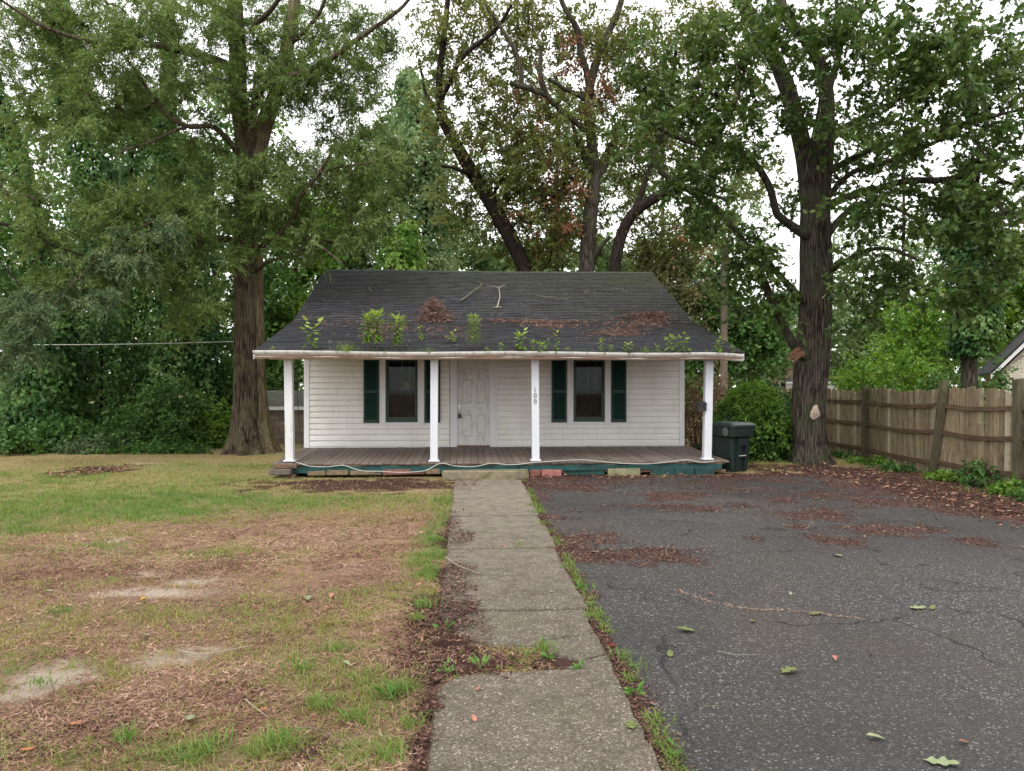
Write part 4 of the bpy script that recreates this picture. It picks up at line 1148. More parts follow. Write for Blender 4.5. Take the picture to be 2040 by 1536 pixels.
# ---- the oak beside the driveway
D2 = 18.8
tO = limb([(1616, 930, D2, 31), (1614, 880, D2, 31), (1612, 800, D2, 32), (1617, 730, D2, 33), (1623, 640, D2, 31), (1625, 540, D2, 30), (1624, 450, D2, 29), (1626, 380, D2, 28), (1634, 310, D2, 25), (1643, 240, D2, 18), (1646, 190, D2, 14), (1634, 130, D2, 12), (1606, 80, D2, 11), (1570, 40, D2, 10), (1552, -10, D2, 9), (1545, -80, D2, 8)])
tL = limb([(1612, 390, D2 + .1, 18), (1604, 320, D2 + .2, 17), (1586, 240, D2 + .2, 16), (1562, 160, D2 + .2, 15), (1520, 75, D2 + .2, 14), (1478, 5, D2 + .2, 13), (1440, -70, D2 + .2, 11)])
ok_limbs = [limb(p) for p in (
    [(1606, 712, D2 - .2, 12.6), (1584, 690, D2 - .4, 9.6), (1560, 640, D2 - .6, 8.1), (1528, 580, D2 - .8, 7.8), (1497, 515, D2 - 1, 7.4), (1460, 448, D2 - 1.1, 7.0), (1416, 405, D2 - 1.2, 6.7), (1362, 372, D2 - 1.3, 5.9), (1318, 345, D2 - 1.4, 4.4), (1298, 300, D2 - 1.5, 3.0)],
    [(1606, 468, D2 - .2, 11.0), (1570, 447, D2 - .4, 8.5), (1545, 425, D2 - .6, 7.6), (1536, 380, D2 - .8, 7.2), (1516, 338, D2 - .9, 6.8), (1482, 306, D2 - 1, 6.0), (1436, 289, D2 - 1.1, 5.5), (1385, 288, D2 - 1.2, 4.7), (1325, 262, D2 - 1.3, 3.4), (1285, 235, D2 - 1.4, 2.1)],
    [(1600, 600, D2 - .2, 8.5), (1570, 570, D2 - .4, 6.8), (1535, 525, D2 - .6, 5.1), (1500, 480, D2 - .8, 3.4)],
    [(1650, 345, D2 - .2, 6.8), (1700, 312, D2 - .8, 5.5), (1755, 292, D2 - 1.4, 5.1), (1820, 275, D2 - 2, 4.7), (1892, 253, D2 - 2.6, 4.2), (1970, 235, D2 - 3.2, 3.4), (2050, 215, D2 - 3.7, 2.5)],
    [(1648, 395, D2 - .2, 6.8), (1701, 340, D2 - .6, 5.1), (1778, 319, D2 - 1, 4.7), (1846, 292, D2 - 1.4, 4.2), (1915, 255, D2 - 1.8, 3.4), (1980, 205, D2 - 2.1, 2.5)],
    [(1648, 410, D2 - .2, 9.3), (1690, 392, D2 - .7, 7.6), (1733, 378, D2 - 1.1, 6.8), (1801, 362, D2 - 1.6, 6.8), (1883, 360, D2 - 2.2, 6.0), (1956, 337, D2 - 2.7, 5.1), (2050, 295, D2 - 3.2, 4.2), (2120, 270, D2 - 3.6, 3.4)],
    [(1640, 300, D2, 6.8), (1665, 262, D2 + .4, 5.5), (1710, 237, D2 + .8, 5.1), (1764, 210, D2 + 1.1, 4.2), (1824, 182, D2 + 1.4, 3.4), (1900, 155, D2 + 1.7, 2.5)],
    [(1648, 470, D2, 7.6), (1687, 420, D2 + .5, 6.0), (1755, 408, D2 + 1, 4.2), (1824, 437, D2 + 1.4, 3.4), (1901, 472, D2 + 1.8, 2.5)],
    [(1645, 545, D2, 6.8), (1680, 522, D2 - .5, 5.1), (1720, 503, D2 - 1, 4.2), (1770, 494, D2 - 1.5, 3.4), (1830, 520, D2 - 2, 2.5)],
    [(1648, 190, D2, 8.5), (1662, 140, D2, 6.8), (1672, 90, D2, 5.1), (1668, 20, D2, 4.2), (1664, -50, D2, 3.4)],
    [(1664, 110, D2, 6.0), (1690, 65, D2 - .4, 5.1), (1725, 10, D2 - .8, 4.2), (1760, -60, D2 - 1.2, 3.4)],
    [(1956, 337, D2 - 2.7, 3.4), (2000, 360, D2 - 3, 3.0), (2050, 378, D2 - 3.3, 2.5)],
    [(1436, 289, D2 - 1.1, 3.4), (1400, 255, D2 - 1.3, 3.0), (1340, 215, D2 - 1.5, 2.5), (1250, 165, D2 - 1.8, 1.7)],
    [(1460, 448, D2 - 1.1, 4.2), (1420, 450, D2 - 1.4, 3.0), (1380, 475, D2 - 1.7, 2.1)],
)]
ok_blobs = [(1700, 330, 19.4, 70, 60, .8, 13), (1770, 300, 19.2, 80, 50, .8, 14), (1700, 460, 19.2, 60, 60, .8, 12), (1565, 400, 19.2, 50, 70, .8, 10), (1820, 330, 18.8, 90, 40, .8, 10), (1760, 70, 17, 260, 130, 2.4, 155), (1940, 110, 15.5, 170, 150, 2, 117), (1560, 60, 17.6, 220, 100, 1.8, 80), (1400, 110, 17.2, 170, 130, 1.6, 80), (1870, 240, 16.2, 200, 100, 1.8, 88), (2000, 300, 15, 110, 140, 1.5, 46), (1700, 240, 17.4, 110, 90, 1.4, 26),
            (1790, 420, 17, 160, 70, 1.6, 62), (1920, 440, 16.2, 150, 90, 1.6, 67), (2000, 520, 15.6, 90, 110, 1.2, 36), (1740, 540, 17, 110, 60, 1.3, 36), (1860, 550, 16.4, 120, 60, 1.3, 36), (1450, 270, 17.2, 150, 90, 1.4, 57), (1330, 260, 17, 120, 110, 1.3, 46),
            (1420, 390, 17.4, 110, 70, 1, 33), (1520, 480, 17.8, 80, 80, 1, 31), (1480, 580, 17.9, 80, 80, .9, 26), (1560, 600, 18, 50, 60, .8, 13), (1390, 460, 17.3, 80, 60, .9, 17), (1700, 630, 17, 70, 40, .8, 8), (1560, 250, 18, 80, 100, 1, 20), (1930, 590, 16, 100, 50, 1, 15)]
make_tree('driveway_oak', 'large oak with pale trunk scar between trash cart and wooden fence', [tO, tL], ok_limbs, ok_blobs, B_oak, L_oak, 'oak', .165, .112, .34, 5, 5, .4, 31, .44, 1.1, flare=(.42, .35), rk=.0045)
# scar, broken stub and torn knot of that oak
oak = bpy.data.objects['driveway_oak']
M_scar = mat_plain('bare_wood', (.36, .29, .23), .85, .2, var=.3, scale=14, bump=.5)
def stuck(name, pts, mat, thick, cx, cy):
    m = MB(); n = len(pts)
    c = C(cx, cy, D2 - .50)
    V = [tuple(C(cx, cy, D2 - .495))] + [tuple(C(x, y, D2 - .435 + .0008 * abs(x - 1616) ** 1.0 * .12)) for x, y in pts]
    F = [(0, 1 + k, 1 + (k + 1) % n) for k in range(n)]
    m.add(V, F); V2 = [tuple(C(x, y, D2 - .30)) for x, y in pts]
    b = len(m.v); m.v += V2; m.f += [(1 + k, 1 + (k + 1) % n, b + (k + 1) % n, b + k) for k in range(n)]
    return m.build(name, mat, oak)
stuck('bark_scar', [(1624 + 9 * math.cos(a) * (1 + .25 * math.sin(3 * a)), 821 + 16 * math.sin(a) * (1 + .2 * math.cos(2 * a + 1))) for a in np.linspace(0, 6.28, 14, endpoint=False)], M_scar, .03, 1624, 821)
M_torn = mat_plain('torn_wood', (.15, .078, .045), .85, .2, var=.4, scale=18, bump=.7)
m = MB()
for k in range(9):
    r = random.Random(k)
    a = C(1596 + r.uniform(-8, 6), 700 + r.uniform(-6, 8), D2 - .48); b = C(1572 + r.uniform(-5, 12), 716 + r.uniform(-10, 8), D2 - .52)
    m.tube([a, (a + b) / 2 + np.array([0, 0, .02]), b], [.07, .055, .02], 6)
m.build('torn_stub', M_torn, oak)
m = MB()
for k in range(8):
    a0 = 2.2 + k * .62
    ps = [C(1634 + 17 * math.cos(a0 + q * .25), 292 + 20 * math.sin(a0 + q * .25), D2 - .42 - .03 * q) for q in range(4)]
    m.tube(ps, [.05, .055, .045, .02], 6)
ps = [C(1652, 285, D2 - .45), C(1648, 305, D2 - .52), C(1636, 322, D2 - .5)]
m.tube(ps, [.03, .035, .02], 6)
m.build('knot_hole_rim', B_oak, oak)

# ---- three oaks close behind the house
D3 = 30.0
m1 = limb([(1085, 780, D3, 18), (1068, 620, D3, 17), (1047, 540, D3, 15.5), (1020, 480, D3, 15), (990, 425, D3, 14.5), (946, 352, D3, 13), (915, 300, D3, 12), (888, 250, D3, 10.5), (877, 220, D3, 9), (876, 150, D3, 7), (884, 80, D3, 6), (892, 0, D3, 5), (896, -70, D3, 4)])
m1l = [limb(p) for p in ([(946, 352, D3, 6), (920, 340, D3 - .6, 4), (880, 330, D3 - 1, 3)], [(990, 425, D3, 5), (985, 390, D3 - .3, 4), (1010, 330, D3 - .6, 3), (1030, 280, D3 - .8, 2)], [(878, 200, D3, 5), (920, 120, D3 - .7, 4.5), (985, 60, D3 - 1.2, 4), (1020, 10, D3 - 1.6, 3)], [(880, 235, D3, 5), (850, 190, D3 + .5, 3.5), (835, 120, D3 + 1, 2.5)])]
make_tree('leaning_oak', 'oak behind the roof leaning left with a thick dark trunk', [m1], m1l, [(990, 470, 31.5, 80, 60, 1.4, 62), (920, 400, 32.0, 70, 60, 1.4, 50), (1040, 200, 31.0, 90, 90, 1.6, 62), (900, 60, 30.5, 96, 96, 2, 97), (970, 150, 30.0, 132, 96, 2, 126), (930, 270, 30.0, 96, 72, 1.6, 73), (870, 180, 30.5, 60, 108, 1.5, 62), (1000, 290, 29.6, 108, 72, 1.6, 115), (1010, 370, 29.8, 96, 60, 1.4, 86), (960, 30, 30.0, 144, 72, 2, 86), (900, 420, 30.4, 72, 72, 1.2, 33), (1060, 60, 30.0, 108, 84, 1.5, 73)],
          B_dark, L_mid, 'kite', .17, .072, .40, 4, 7, .45, 41, .36, 1.0, flare=(.3, .4), rk=.0045)
m2 = limb([(1160, 780, D3 - .5, 18), (1164, 620, D3 - .5, 17), (1168, 540, D3 - .5, 16), (1175, 440, D3 - .5, 14.5), (1184, 360, D3 - .5, 12.5), (1180, 300, D3 - .5, 10.5), (1174, 240, D3 - .5, 9.5), (1172, 190, D3 - .5, 9), (1186, 130, D3 - .5, 8), (1205, 80, D3 - .5, 7), (1232, 20, D3 - .5, 6), (1250, -50, D3 - .5, 5)])
m2l = [limb(p) for p in ([(1174, 180, D3 - .5, 7), (1160, 110, D3 - .8, 6.5), (1150, 60, D3 - 1, 6), (1120, 10, D3 - 1.2, 5), (1105, -50, D3 - 1.4, 4)], [(1186, 365, D3 - .5, 8), (1206, 320, D3, 7), (1222, 280, D3 + .3, 6), (1235, 240, D3 + .6, 4)], [(1172, 200, D3 - .5, 6), (1140, 185, D3 - 1, 5), (1110, 168, D3 - 1.4, 4), (1095, 160, D3 - 1.7, 3)], [(1094, 193, D3 - 1.2, 6), (1070, 182, D3 - 1.3, 6), (1040, 172, D3 - 1.4, 5.5), (1017, 166, D3 - 1.5, 5)],
    [(1165, 260, D3 - .5, 6), (1130, 230, D3 - .9, 5), (1094, 193, D3 - 1.2, 5), (1076, 150, D3 - 1.4, 4), (1080, 90, D3 - 1.6, 3)], [(1040, 172, D3 - 1.4, 5), (1030, 110, D3 - 1.5, 4.5), (1000, 60, D3 - 1.6, 4), (965, 5, D3 - 1.7, 3.5)], [(1178, 520, D3 - .5, 6), (1195, 495, D3 - .8, 5), (1215, 470, D3 - 1, 3)], [(1170, 330, D3 - .5, 6), (1150, 280, D3 - .2, 5), (1140, 250, D3, 4)])]
make_tree('brown_flecked_oak', 'upright oak behind the roof centre with browning leaves', [m2], m2l, [(1130, 430, 31.5, 90, 70, 1.4, 81), (1270, 330, 31.5, 90, 90, 1.6, 81), (1080, 500, 32.0, 80, 50, 1.4, 54), (1120, 70, 30.0, 156, 96, 2, 153), (1230, 90, 30.4, 108, 108, 2, 105), (1110, 240, 29.6, 132, 84, 1.8, 148), (1090, 330, 29.6, 132, 72, 1.6, 141), (1240, 250, 30.2, 108, 96, 1.6, 105), (1080, 420, 29.8, 108, 72, 1.4, 79), (1260, 400, 30.4, 72, 72, 1.2, 31), (1110, 500, 30.5, 108, 48, 1.4, 62)],
          B_oak, L_mid, 'kite', .17, .072, .40, 4, 7, .45, 43, .36, 1.0, flare=(.3, .4), rk=.0045)
bo = bpy.data.objects['brown_flecked_oak']
rs = np.random.RandomState(77)
cb = blobs_to_clusters([(1130, 350, 29.2, 70, 70, 1, 14), (970, 270, 29.2, 30, 40, .8, 4), (1140, 110, 29.4, 80, 80, 1, 8), (1050, 200, 29.2, 60, 80, 1, 7), (1390, 470, 28.5, 50, 40, 1, 5), (1090, 430, 29.2, 60, 60, 1, 8), (1200, 180, 29.2, 50, 70, 1, 6)], rs, .30, .6)
P, Dd, Nn, cl = spray(cb, .75, 6, 7, .8, rs)
V, F = leaf_mesh(P, Dd, Nn, .18 * rs.uniform(.7, 1.2, len(P)), np.full(len(P), .075), 'blade', None)
put('dead_leaves', mesh_np('dead_leaves', V, F, False, rs.uniform(0, 1, len(P))), L_brown, bo)
m3 = limb([(1212, 780, D3 - 1, 13), (1220, 620, D3 - 1, 12), (1224, 540, D3 - 1, 11.5), (1236, 475, D3 - 1, 11), (1258, 430, D3 - 1.1, 10.5), (1292, 402, D3 - 1.3, 10), (1335, 375, D3 - 1.6, 9), (1380, 340, D3 - 1.9, 7), (1430, 270, D3 - 2.1, 5.5), (1470, 190, D3 - 2.2, 4), (1490, 100, D3 - 2.2, 3)])
m3l = [limb(p) for p in ([(1258, 430, D3 - 1.1, 6), (1290, 350, D3 - .8, 5), (1320, 260, D3 - .5, 4), (1340, 160, D3 - .3, 3.5), (1350, 60, D3, 3)], [(1335, 375, D3 - 1.6, 5), (1400, 380, D3 - 2, 4), (1450, 400, D3 - 2.4, 3)])]
make_tree('curving_oak', 'slender oak behind the roof curving to the right', [m3], m3l, [(1340, 120, 30.0, 132, 132, 2, 207), (1450, 170, 29.6, 108, 108, 1.8, 123), (1330, 280, 29.8, 96, 72, 1.4, 88), (1480, 330, 29.0, 96, 72, 1.4, 69), (1310, 480, 29.5, 84, 60, 1.2, 61), (1420, 60, 30.0, 120, 84, 1.6, 82), (1390, 440, 29.0, 72, 72, 1.2, 54)],
          B_dark, L_mid, 'kite', .17, .072, .40, 4, 7, .45, 47, .36, 1.0, flare=(.3, .4), rk=.0045)

# ---- trees of the background
def back_tree(name, label, px, d, ptop, blobs, leaf, bark=B_dark, shape='kite', L=.20, W=.13, R=.85, ns=7, nl=9, droop=.4, seed=1, gap=.34, gs=.3, rpx=8, group=None, lean=0, rk=.006):
    dz = d
    tr = limb([(px, 765 + EYE * FPX / d, d, rpx), (px + lean * .3, 765 - (765 - ptop) * .35, d, rpx * .8), (px + lean * .7, 765 - (765 - ptop) * .7, d, rpx * .5), (px + lean, ptop + 20, d, rpx * .2)])
    return make_tree(name, label, [tr], [], blobs, bark, leaf, shape, L, W, R, ns, nl, droop, seed, gap, gs, group, flare=(.4, .4), rk=rk)
def vine_column(name, label, path, leaf, n, L=.15, W=.13, seed=1, group=None, bark=B_dark, rpx=5, bulge=.4, cat='tree'):
    """a trunk hidden in a coat of climbing vine; path rows (px, py, depth, half width of the coat px)"""
    rs = np.random.RandomState(seed)
    pt = limb(path)
    root_p = pt[0, :3].copy(); root_p[2] = 0
    root = thing(name, root_p, label, cat, group)
    core = pt.copy(); core[:, 3] = np.minimum(core[:, 3] * .55, np.maximum(rpx * core[:, 3] / core[:, 3].max(), rpx * .5) * path[0][2] / FPX)
    V, F = tube_arrays(core[:, :3], core[:, 3], 12)
    put('trunk', mesh_np('trunk', V, F, True), bark, root)
    seg = rs.randint(0, len(pt) - 1, n); f = rs.uniform(0, 1, n)[:, None]
    c = pt[seg] * (1 - f) + pt[seg + 1] * f
    a = rs.uniform(0, 2 * math.pi, n)
    out = np.stack([np.cos(a), np.sin(a), np.zeros(n)], 1)
    q = np.concatenate([c[:, :2] * .9, c[:, 2:3] * .6], 1) + out * .8
    bul = 1 + (noise3(q, .9, 2) - .5) * 2 * bulge + (noise3(q, .25, 1) - .5) * bulge
    depth_in = rs.uniform(.62, 1.05, n)
    P = c[:, :3] + out * (c[:, 3] * np.maximum(bul, .25) * depth_in)[:, None]
    P[:, 2] += rs.normal(size=n) * .1
    P[:, 2] = np.maximum(P[:, 2], .05)
    D = out * .35 + np.array([0, 0, -1.0]) + rs.normal(size=(n, 3)) * .45
    N = out + np.array([0, 0, .55]) + rs.normal(size=(n, 3)) * .35
    clv = noise3(P, 1.3, 2)
    rnd = np.clip((clv - .5) * 2.2 + .45 + rs.uniform(-.3, .3, n), 0, 1)
    V, F = leaf_mesh(P, D, N, L * rs.uniform(.6, 1.3, n), W * rs.uniform(.7, 1.2, n), 'ivy', rnd)
    put('vine_leaves', mesh_np('vine_leaves', V, F, False, rnd), leaf, root)
    return root
GV = 'vine-wrapped trees at the left wood edge'
def gpy(d): return 765 + EYE * FPX / d
vine_column('vine_covered_tree', 'dark ivy-wrapped tree at the far left leaning out of frame', [(150, gpy(25), 25, 60), (130, 760, 25, 45), (90, 560, 25, 22), (60, 400, 25, 18), (10, 230, 25, 18), (-40, 100, 25, 16)], L_ivy, 5200, seed=51, group=GV)
vine_column('vine_covered_tree', 'broad ivy-draped tree, second from the left edge', [(205, gpy(25.5), 25.5, 70), (200, 760, 25.5, 60), (205, 600, 25.5, 48), (195, 450, 25.5, 34), (180, 300, 25.5, 40), (140, 150, 25.5, 40), (120, 40, 25.5, 24), (110, -40, 25.5, 15)], L_ivy, 10500, seed=52, group=GV)
vine_column('vine_covered_tree', 'slender ivy-wrapped trunk rising left of the willow oak', [(325, gpy(26), 26, 80), (330, 760, 26, 66), (322, 640, 26, 50), (318, 500, 26, 34), (332, 380, 26, 26), (335, 250, 26, 17), (338, 100, 26, 12), (334, 0, 26, 9), (332, -60, 26, 8)], L_ivy, 9500, seed=53, group=GV)
vine_column('vine_covered_tree', 'ivy-covered column directly left of the twin trunk', [(415, gpy(26.5), 26.5, 50), (412, 760, 26.5, 40), (405, 640, 26.5, 34), (400, 520, 26.5, 34), (398, 400, 26.5, 26), (400, 280, 26.5, 18)], L_ivy, 6500, seed=54, group=GV)
vine_column('vine_covered_tree', 'low vine-smothered stump mass at the left wood edge', [(70, gpy(23.5), 23.5, 75), (80, 800, 23.5, 70), (100, 700, 23.5, 52), (120, 620, 23.5, 26), (125, 575, 23.5, 8)], L_ivy, 6500, seed=55, group=GV)
vine_column('vine_covered_tree', 'shaded ivy-hung trunk deep between the vine columns', [(262, gpy(29), 29, 40), (255, 760, 29, 34), (245, 600, 29, 24), (255, 450, 29, 26), (265, 300, 29, 22), (270, 150, 29, 16)], L_ivy, 4800, seed=56, group=GV)
vine_column('vine_covered_tree', 'tall bright vine-covered tree rising above the roof left of centre', [(850, 765 + EYE * FPX / 37, 37, 40), (850, 600, 37, 50), (845, 480, 37, 56), (850, 380, 37, 52), (840, 280, 37, 56), (825, 200, 37, 36), (812, 140, 37, 10)], L_pale, 12500, L=.20, W=.17, seed=57, bulge=.6)
vine_column('vine_covered_tree', 'pale green vine mound above the left half of the roof', [(800, 765 + EYE * FPX / 34, 34, 60), (795, 620, 34, 58), (795, 540, 34, 52), (800, 480, 34, 36), (815, 445, 34, 14)], L_bright, 7000, L=.20, W=.16, seed=58, bulge=.6)

GB = 'woodland trees behind the house'
back_tree('woodland_tree', 'bright green tree between the twin trunk and the roof', 590, 33, 330, [(570, 430, 33, 60, 60, 1.6, 36), (600, 540, 32.5, 70, 70, 1.6, 46), (565, 640, 32, 50, 60, 1.4, 34), (650, 460, 33, 60, 60, 1.4, 26), (560, 740, 32, 40, 40, 1.2, 18), (610, 620, 32, 60, 50, 1.4, 28)], L_bright, seed=61, group=GB, rpx=5)
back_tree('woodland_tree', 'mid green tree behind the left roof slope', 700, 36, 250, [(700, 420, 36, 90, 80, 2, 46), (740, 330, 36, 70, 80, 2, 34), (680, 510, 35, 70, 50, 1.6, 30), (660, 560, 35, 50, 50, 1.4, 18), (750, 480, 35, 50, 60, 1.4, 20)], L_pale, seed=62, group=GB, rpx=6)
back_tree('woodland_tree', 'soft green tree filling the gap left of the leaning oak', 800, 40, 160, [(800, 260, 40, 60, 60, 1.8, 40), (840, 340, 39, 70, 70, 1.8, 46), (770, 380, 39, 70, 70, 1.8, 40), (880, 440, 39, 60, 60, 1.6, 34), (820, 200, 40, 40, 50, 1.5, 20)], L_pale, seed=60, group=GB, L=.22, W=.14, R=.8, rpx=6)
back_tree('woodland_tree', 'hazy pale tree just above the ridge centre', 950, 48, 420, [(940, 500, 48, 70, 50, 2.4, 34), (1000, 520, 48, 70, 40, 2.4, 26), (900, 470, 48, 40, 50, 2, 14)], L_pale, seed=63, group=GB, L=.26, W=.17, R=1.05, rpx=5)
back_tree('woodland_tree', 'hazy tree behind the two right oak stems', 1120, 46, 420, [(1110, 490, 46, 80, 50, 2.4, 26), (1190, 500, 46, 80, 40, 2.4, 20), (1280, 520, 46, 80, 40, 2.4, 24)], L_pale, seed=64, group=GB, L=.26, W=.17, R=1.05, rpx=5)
back_tree('woodland_tree', 'olive feathery tree at the right end of the ridge', 1360, 30, 480, [(1330, 540, 30, 70, 50, 1.4, 34), (1370, 600, 29.5, 60, 50, 1.3, 30), (1310, 500, 30.4, 60, 40, 1.2, 20), (1400, 660, 29, 50, 50, 1.2, 20)], L_olive, shape='lance', L=.20, W=.07, nl=14, seed=65, group=GB, rpx=5, droop=.7)
back_tree('woodland_tree', 'dark green tree right of the roof edge', 1450, 30, 460, [(1430, 560, 30, 50, 70, 1.2, 26), (1460, 640, 29.5, 60, 60, 1.2, 30), (1500, 700, 29, 60, 50, 1.2, 30), (1420, 720, 28.5, 50, 50, 1.2, 20), (1380, 760, 28, 40, 50, 1.2, 18), (1530, 640, 30, 60, 60, 1.4, 22)], L_ivy, seed=66, group=GB, rpx=6)
GR = 'trees beyond the fence'
back_tree('woodland_tree', 'far blue-green tree between oak trunk and fence line', 1560, 42, 560, [(1540, 690, 41, 80, 60, 2, 40), (1500, 740, 40, 70, 40, 1.8, 26), (1570, 620, 42, 60, 50, 2, 20)], L_blue, seed=67, group=GR, L=.24, W=.15, R=.95, rpx=5)
back_tree('woodland_tree', 'pale hazy tree right of the driveway oak trunk', 1720, 46, 520, [(1710, 640, 46, 90, 70, 2.4, 50), (1780, 600, 46, 80, 60, 2.2, 34), (1690, 560, 47, 70, 40, 2, 20), (1760, 690, 45, 90, 50, 2, 34)], L_pale, seed=68, group=GR, L=.26, W=.17, R=1.0, rpx=5)
back_tree('woodland_tree', 'yellow-green tree above the fence middle', 1840, 30, 560, [(1830, 650, 30, 80, 60, 1.5, 46), (1790, 720, 29, 70, 40, 1.2, 30), (1880, 600, 30, 60, 60, 1.5, 26), (1860, 710, 29, 60, 40, 1.2, 22)], L_bright, seed=69, group=GR, rpx=5, L=.17, W=.10)
back_tree('woodland_tree', 'green tree behind the brick house gable', 2010, 31, 420, [(2000, 600, 31, 70, 70, 1.6, 40), (2050, 560, 31, 70, 100, 1.6, 44), (1990, 700, 30, 40, 50, 1.2, 22), (2000, 520, 31.5, 60, 60, 1.6, 22)], L_bright, seed=70, group=GR, rpx=6)
vine_column('vine_clad_oak', 'thick bare-based trunk wrapped in ivy behind the fence', [(1932, gpy(24), 24, 34), (1932, 800, 24, 31), (1930, 720, 24, 28), (1930, 660, 24, 40), (1935, 560, 24, 46), (1930, 480, 24, 42), (1920, 400, 24, 38), (1915, 350, 24, 20)], L_ivy, 100, seed=71, bark=B_oak, rpx=28)
vo = bpy.data.objects['vine_clad_oak']
rs = np.random.RandomState(72)
pt = limb([(1936, 700, 24, 34), (1940, 640, 24, 44), (1936, 560, 24, 46), (1930, 480, 24, 42), (1920, 400, 24, 36), (1915, 340, 24, 22)])
n = 7000; seg = rs.randint(0, len(pt) - 1, n); a = rs.uniform(0, 6.28, n); out = np.stack([np.cos(a), np.sin(a), 0 * a], 1)
c = pt[seg]; q = c[:, :3] + out
rr_ = c[:, 3] * (1 + (noise3(q, 1.2, 2) - .5) * 1.5) * rs.uniform(.7, 1.1, n)
P = c[:, :3] + out * rr_[:, None] + rs.normal(size=(n, 3)) * .08
rnd = np.clip((noise3(P, 1.3) - .5) * 2 + .5 + rs.uniform(-.3, .3, n), 0, 1)
V, F = leaf_mesh(P, out * .4 + np.array([0, 0, -1.]) + rs.normal(size=(n, 3)) * .4, out + np.array([0, 0, .5]) + rs.normal(size=(n, 3)) * .3, .15 * rs.uniform(.6, 1.3, n), .13 * rs.uniform(.7, 1.2, n), 'ivy', rnd)
put('vine_leaves', mesh_np('vine_leaves', V, F, False, rnd), L_ivy, vo)
for p in ([(1945, 480, 24, 6), (1985, 440, 23.8, 5), (2030, 400, 23.6, 4), (2070, 370, 23.4, 3)], [(1945, 460, 24, 5), (1990, 450, 24.2, 4), (2050, 440, 24.4, 3)], [(1925, 440, 24, 6), (1890, 400, 24.2, 5), (1860, 360, 24.4, 4), (1835, 330, 24.5, 3)]):
    l = limb(p); V, F = tube_arrays(l[:, :3], l[:, 3], 8); put('limb', mesh_np('limb', V, F, True), B_grey, vo)

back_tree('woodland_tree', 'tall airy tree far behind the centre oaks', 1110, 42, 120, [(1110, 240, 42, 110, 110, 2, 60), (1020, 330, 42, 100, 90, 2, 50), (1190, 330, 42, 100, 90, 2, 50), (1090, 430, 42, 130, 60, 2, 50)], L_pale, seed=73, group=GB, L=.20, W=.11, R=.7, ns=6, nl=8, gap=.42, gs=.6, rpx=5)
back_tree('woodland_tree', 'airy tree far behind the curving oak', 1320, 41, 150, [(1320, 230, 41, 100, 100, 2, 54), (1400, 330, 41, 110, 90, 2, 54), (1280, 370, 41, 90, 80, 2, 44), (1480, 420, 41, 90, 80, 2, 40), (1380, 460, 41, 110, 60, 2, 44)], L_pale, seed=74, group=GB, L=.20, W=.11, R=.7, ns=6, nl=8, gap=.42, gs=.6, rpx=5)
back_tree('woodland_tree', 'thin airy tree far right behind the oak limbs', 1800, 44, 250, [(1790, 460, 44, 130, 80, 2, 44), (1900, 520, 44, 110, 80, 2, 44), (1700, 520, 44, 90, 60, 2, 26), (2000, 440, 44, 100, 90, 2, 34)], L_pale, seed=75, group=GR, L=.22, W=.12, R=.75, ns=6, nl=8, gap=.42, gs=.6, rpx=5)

# the far wood, one unbroken mass
rs = np.random.RandomState(81)
cl_ = []
for k in range(1500):
    px = rs.uniform(-500, 2550); d = rs.uniform(46, 62)
    if px < 540: top = 60 + 200 * noise2(px * .01, 1.0)
    elif px < 760: top = 330 + 120 * noise2(px * .012, 2.0)
    elif px < 1450: top = 470 + 60 * noise2(px * .02, 3.0)
    else: top = 570 + 80 * noise2(px * .015, 4.0)
    py = rs.uniform(top, 800)
    q = C(px, py, d)
    if q[2] > .4: cl_.append(q)
cl_ = np.array(cl_)
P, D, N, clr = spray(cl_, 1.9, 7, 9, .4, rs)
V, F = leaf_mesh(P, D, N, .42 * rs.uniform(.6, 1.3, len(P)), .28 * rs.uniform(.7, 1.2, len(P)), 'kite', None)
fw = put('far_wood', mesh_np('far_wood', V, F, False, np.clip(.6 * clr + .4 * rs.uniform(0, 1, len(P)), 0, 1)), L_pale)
tag(fw, 'far-off wood closing the view behind all the trees', 'wood', kind='stuff')
# nearer dark wood on the left, behind the vine columns
cl_ = []
for k in range(1500):
    px = rs.uniform(-350, 580); d = rs.uniform(29, 42)
    py = rs.uniform(120 + 250 * noise2(px * .013, 6.0), 860) if k < 800 else rs.uniform(420, 860)
    q = C(px, py, d)
    if q[2] > .3 and (noise3(q, .25) > .33 or py > 560): cl_.append(q)
cl_ = np.array(cl_)
P, D, N, clr = spray(cl_, 1.1, 7, 11, .4, rs)
V, F = leaf_mesh(P, D, N, .22 * rs.uniform(.6, 1.3, len(P)), .14 * rs.uniform(.7, 1.2, len(P)), 'kite', None)
fw = put('near_wood', mesh_np('near_wood', V, F, False, np.clip(.6 * clr + .4 * rs.uniform(0, 1, len(P)), 0, 1)), L_ivy)
tag(fw, 'tangled green wood filling the gaps between the vine-hung trees', 'wood', kind='stuff')

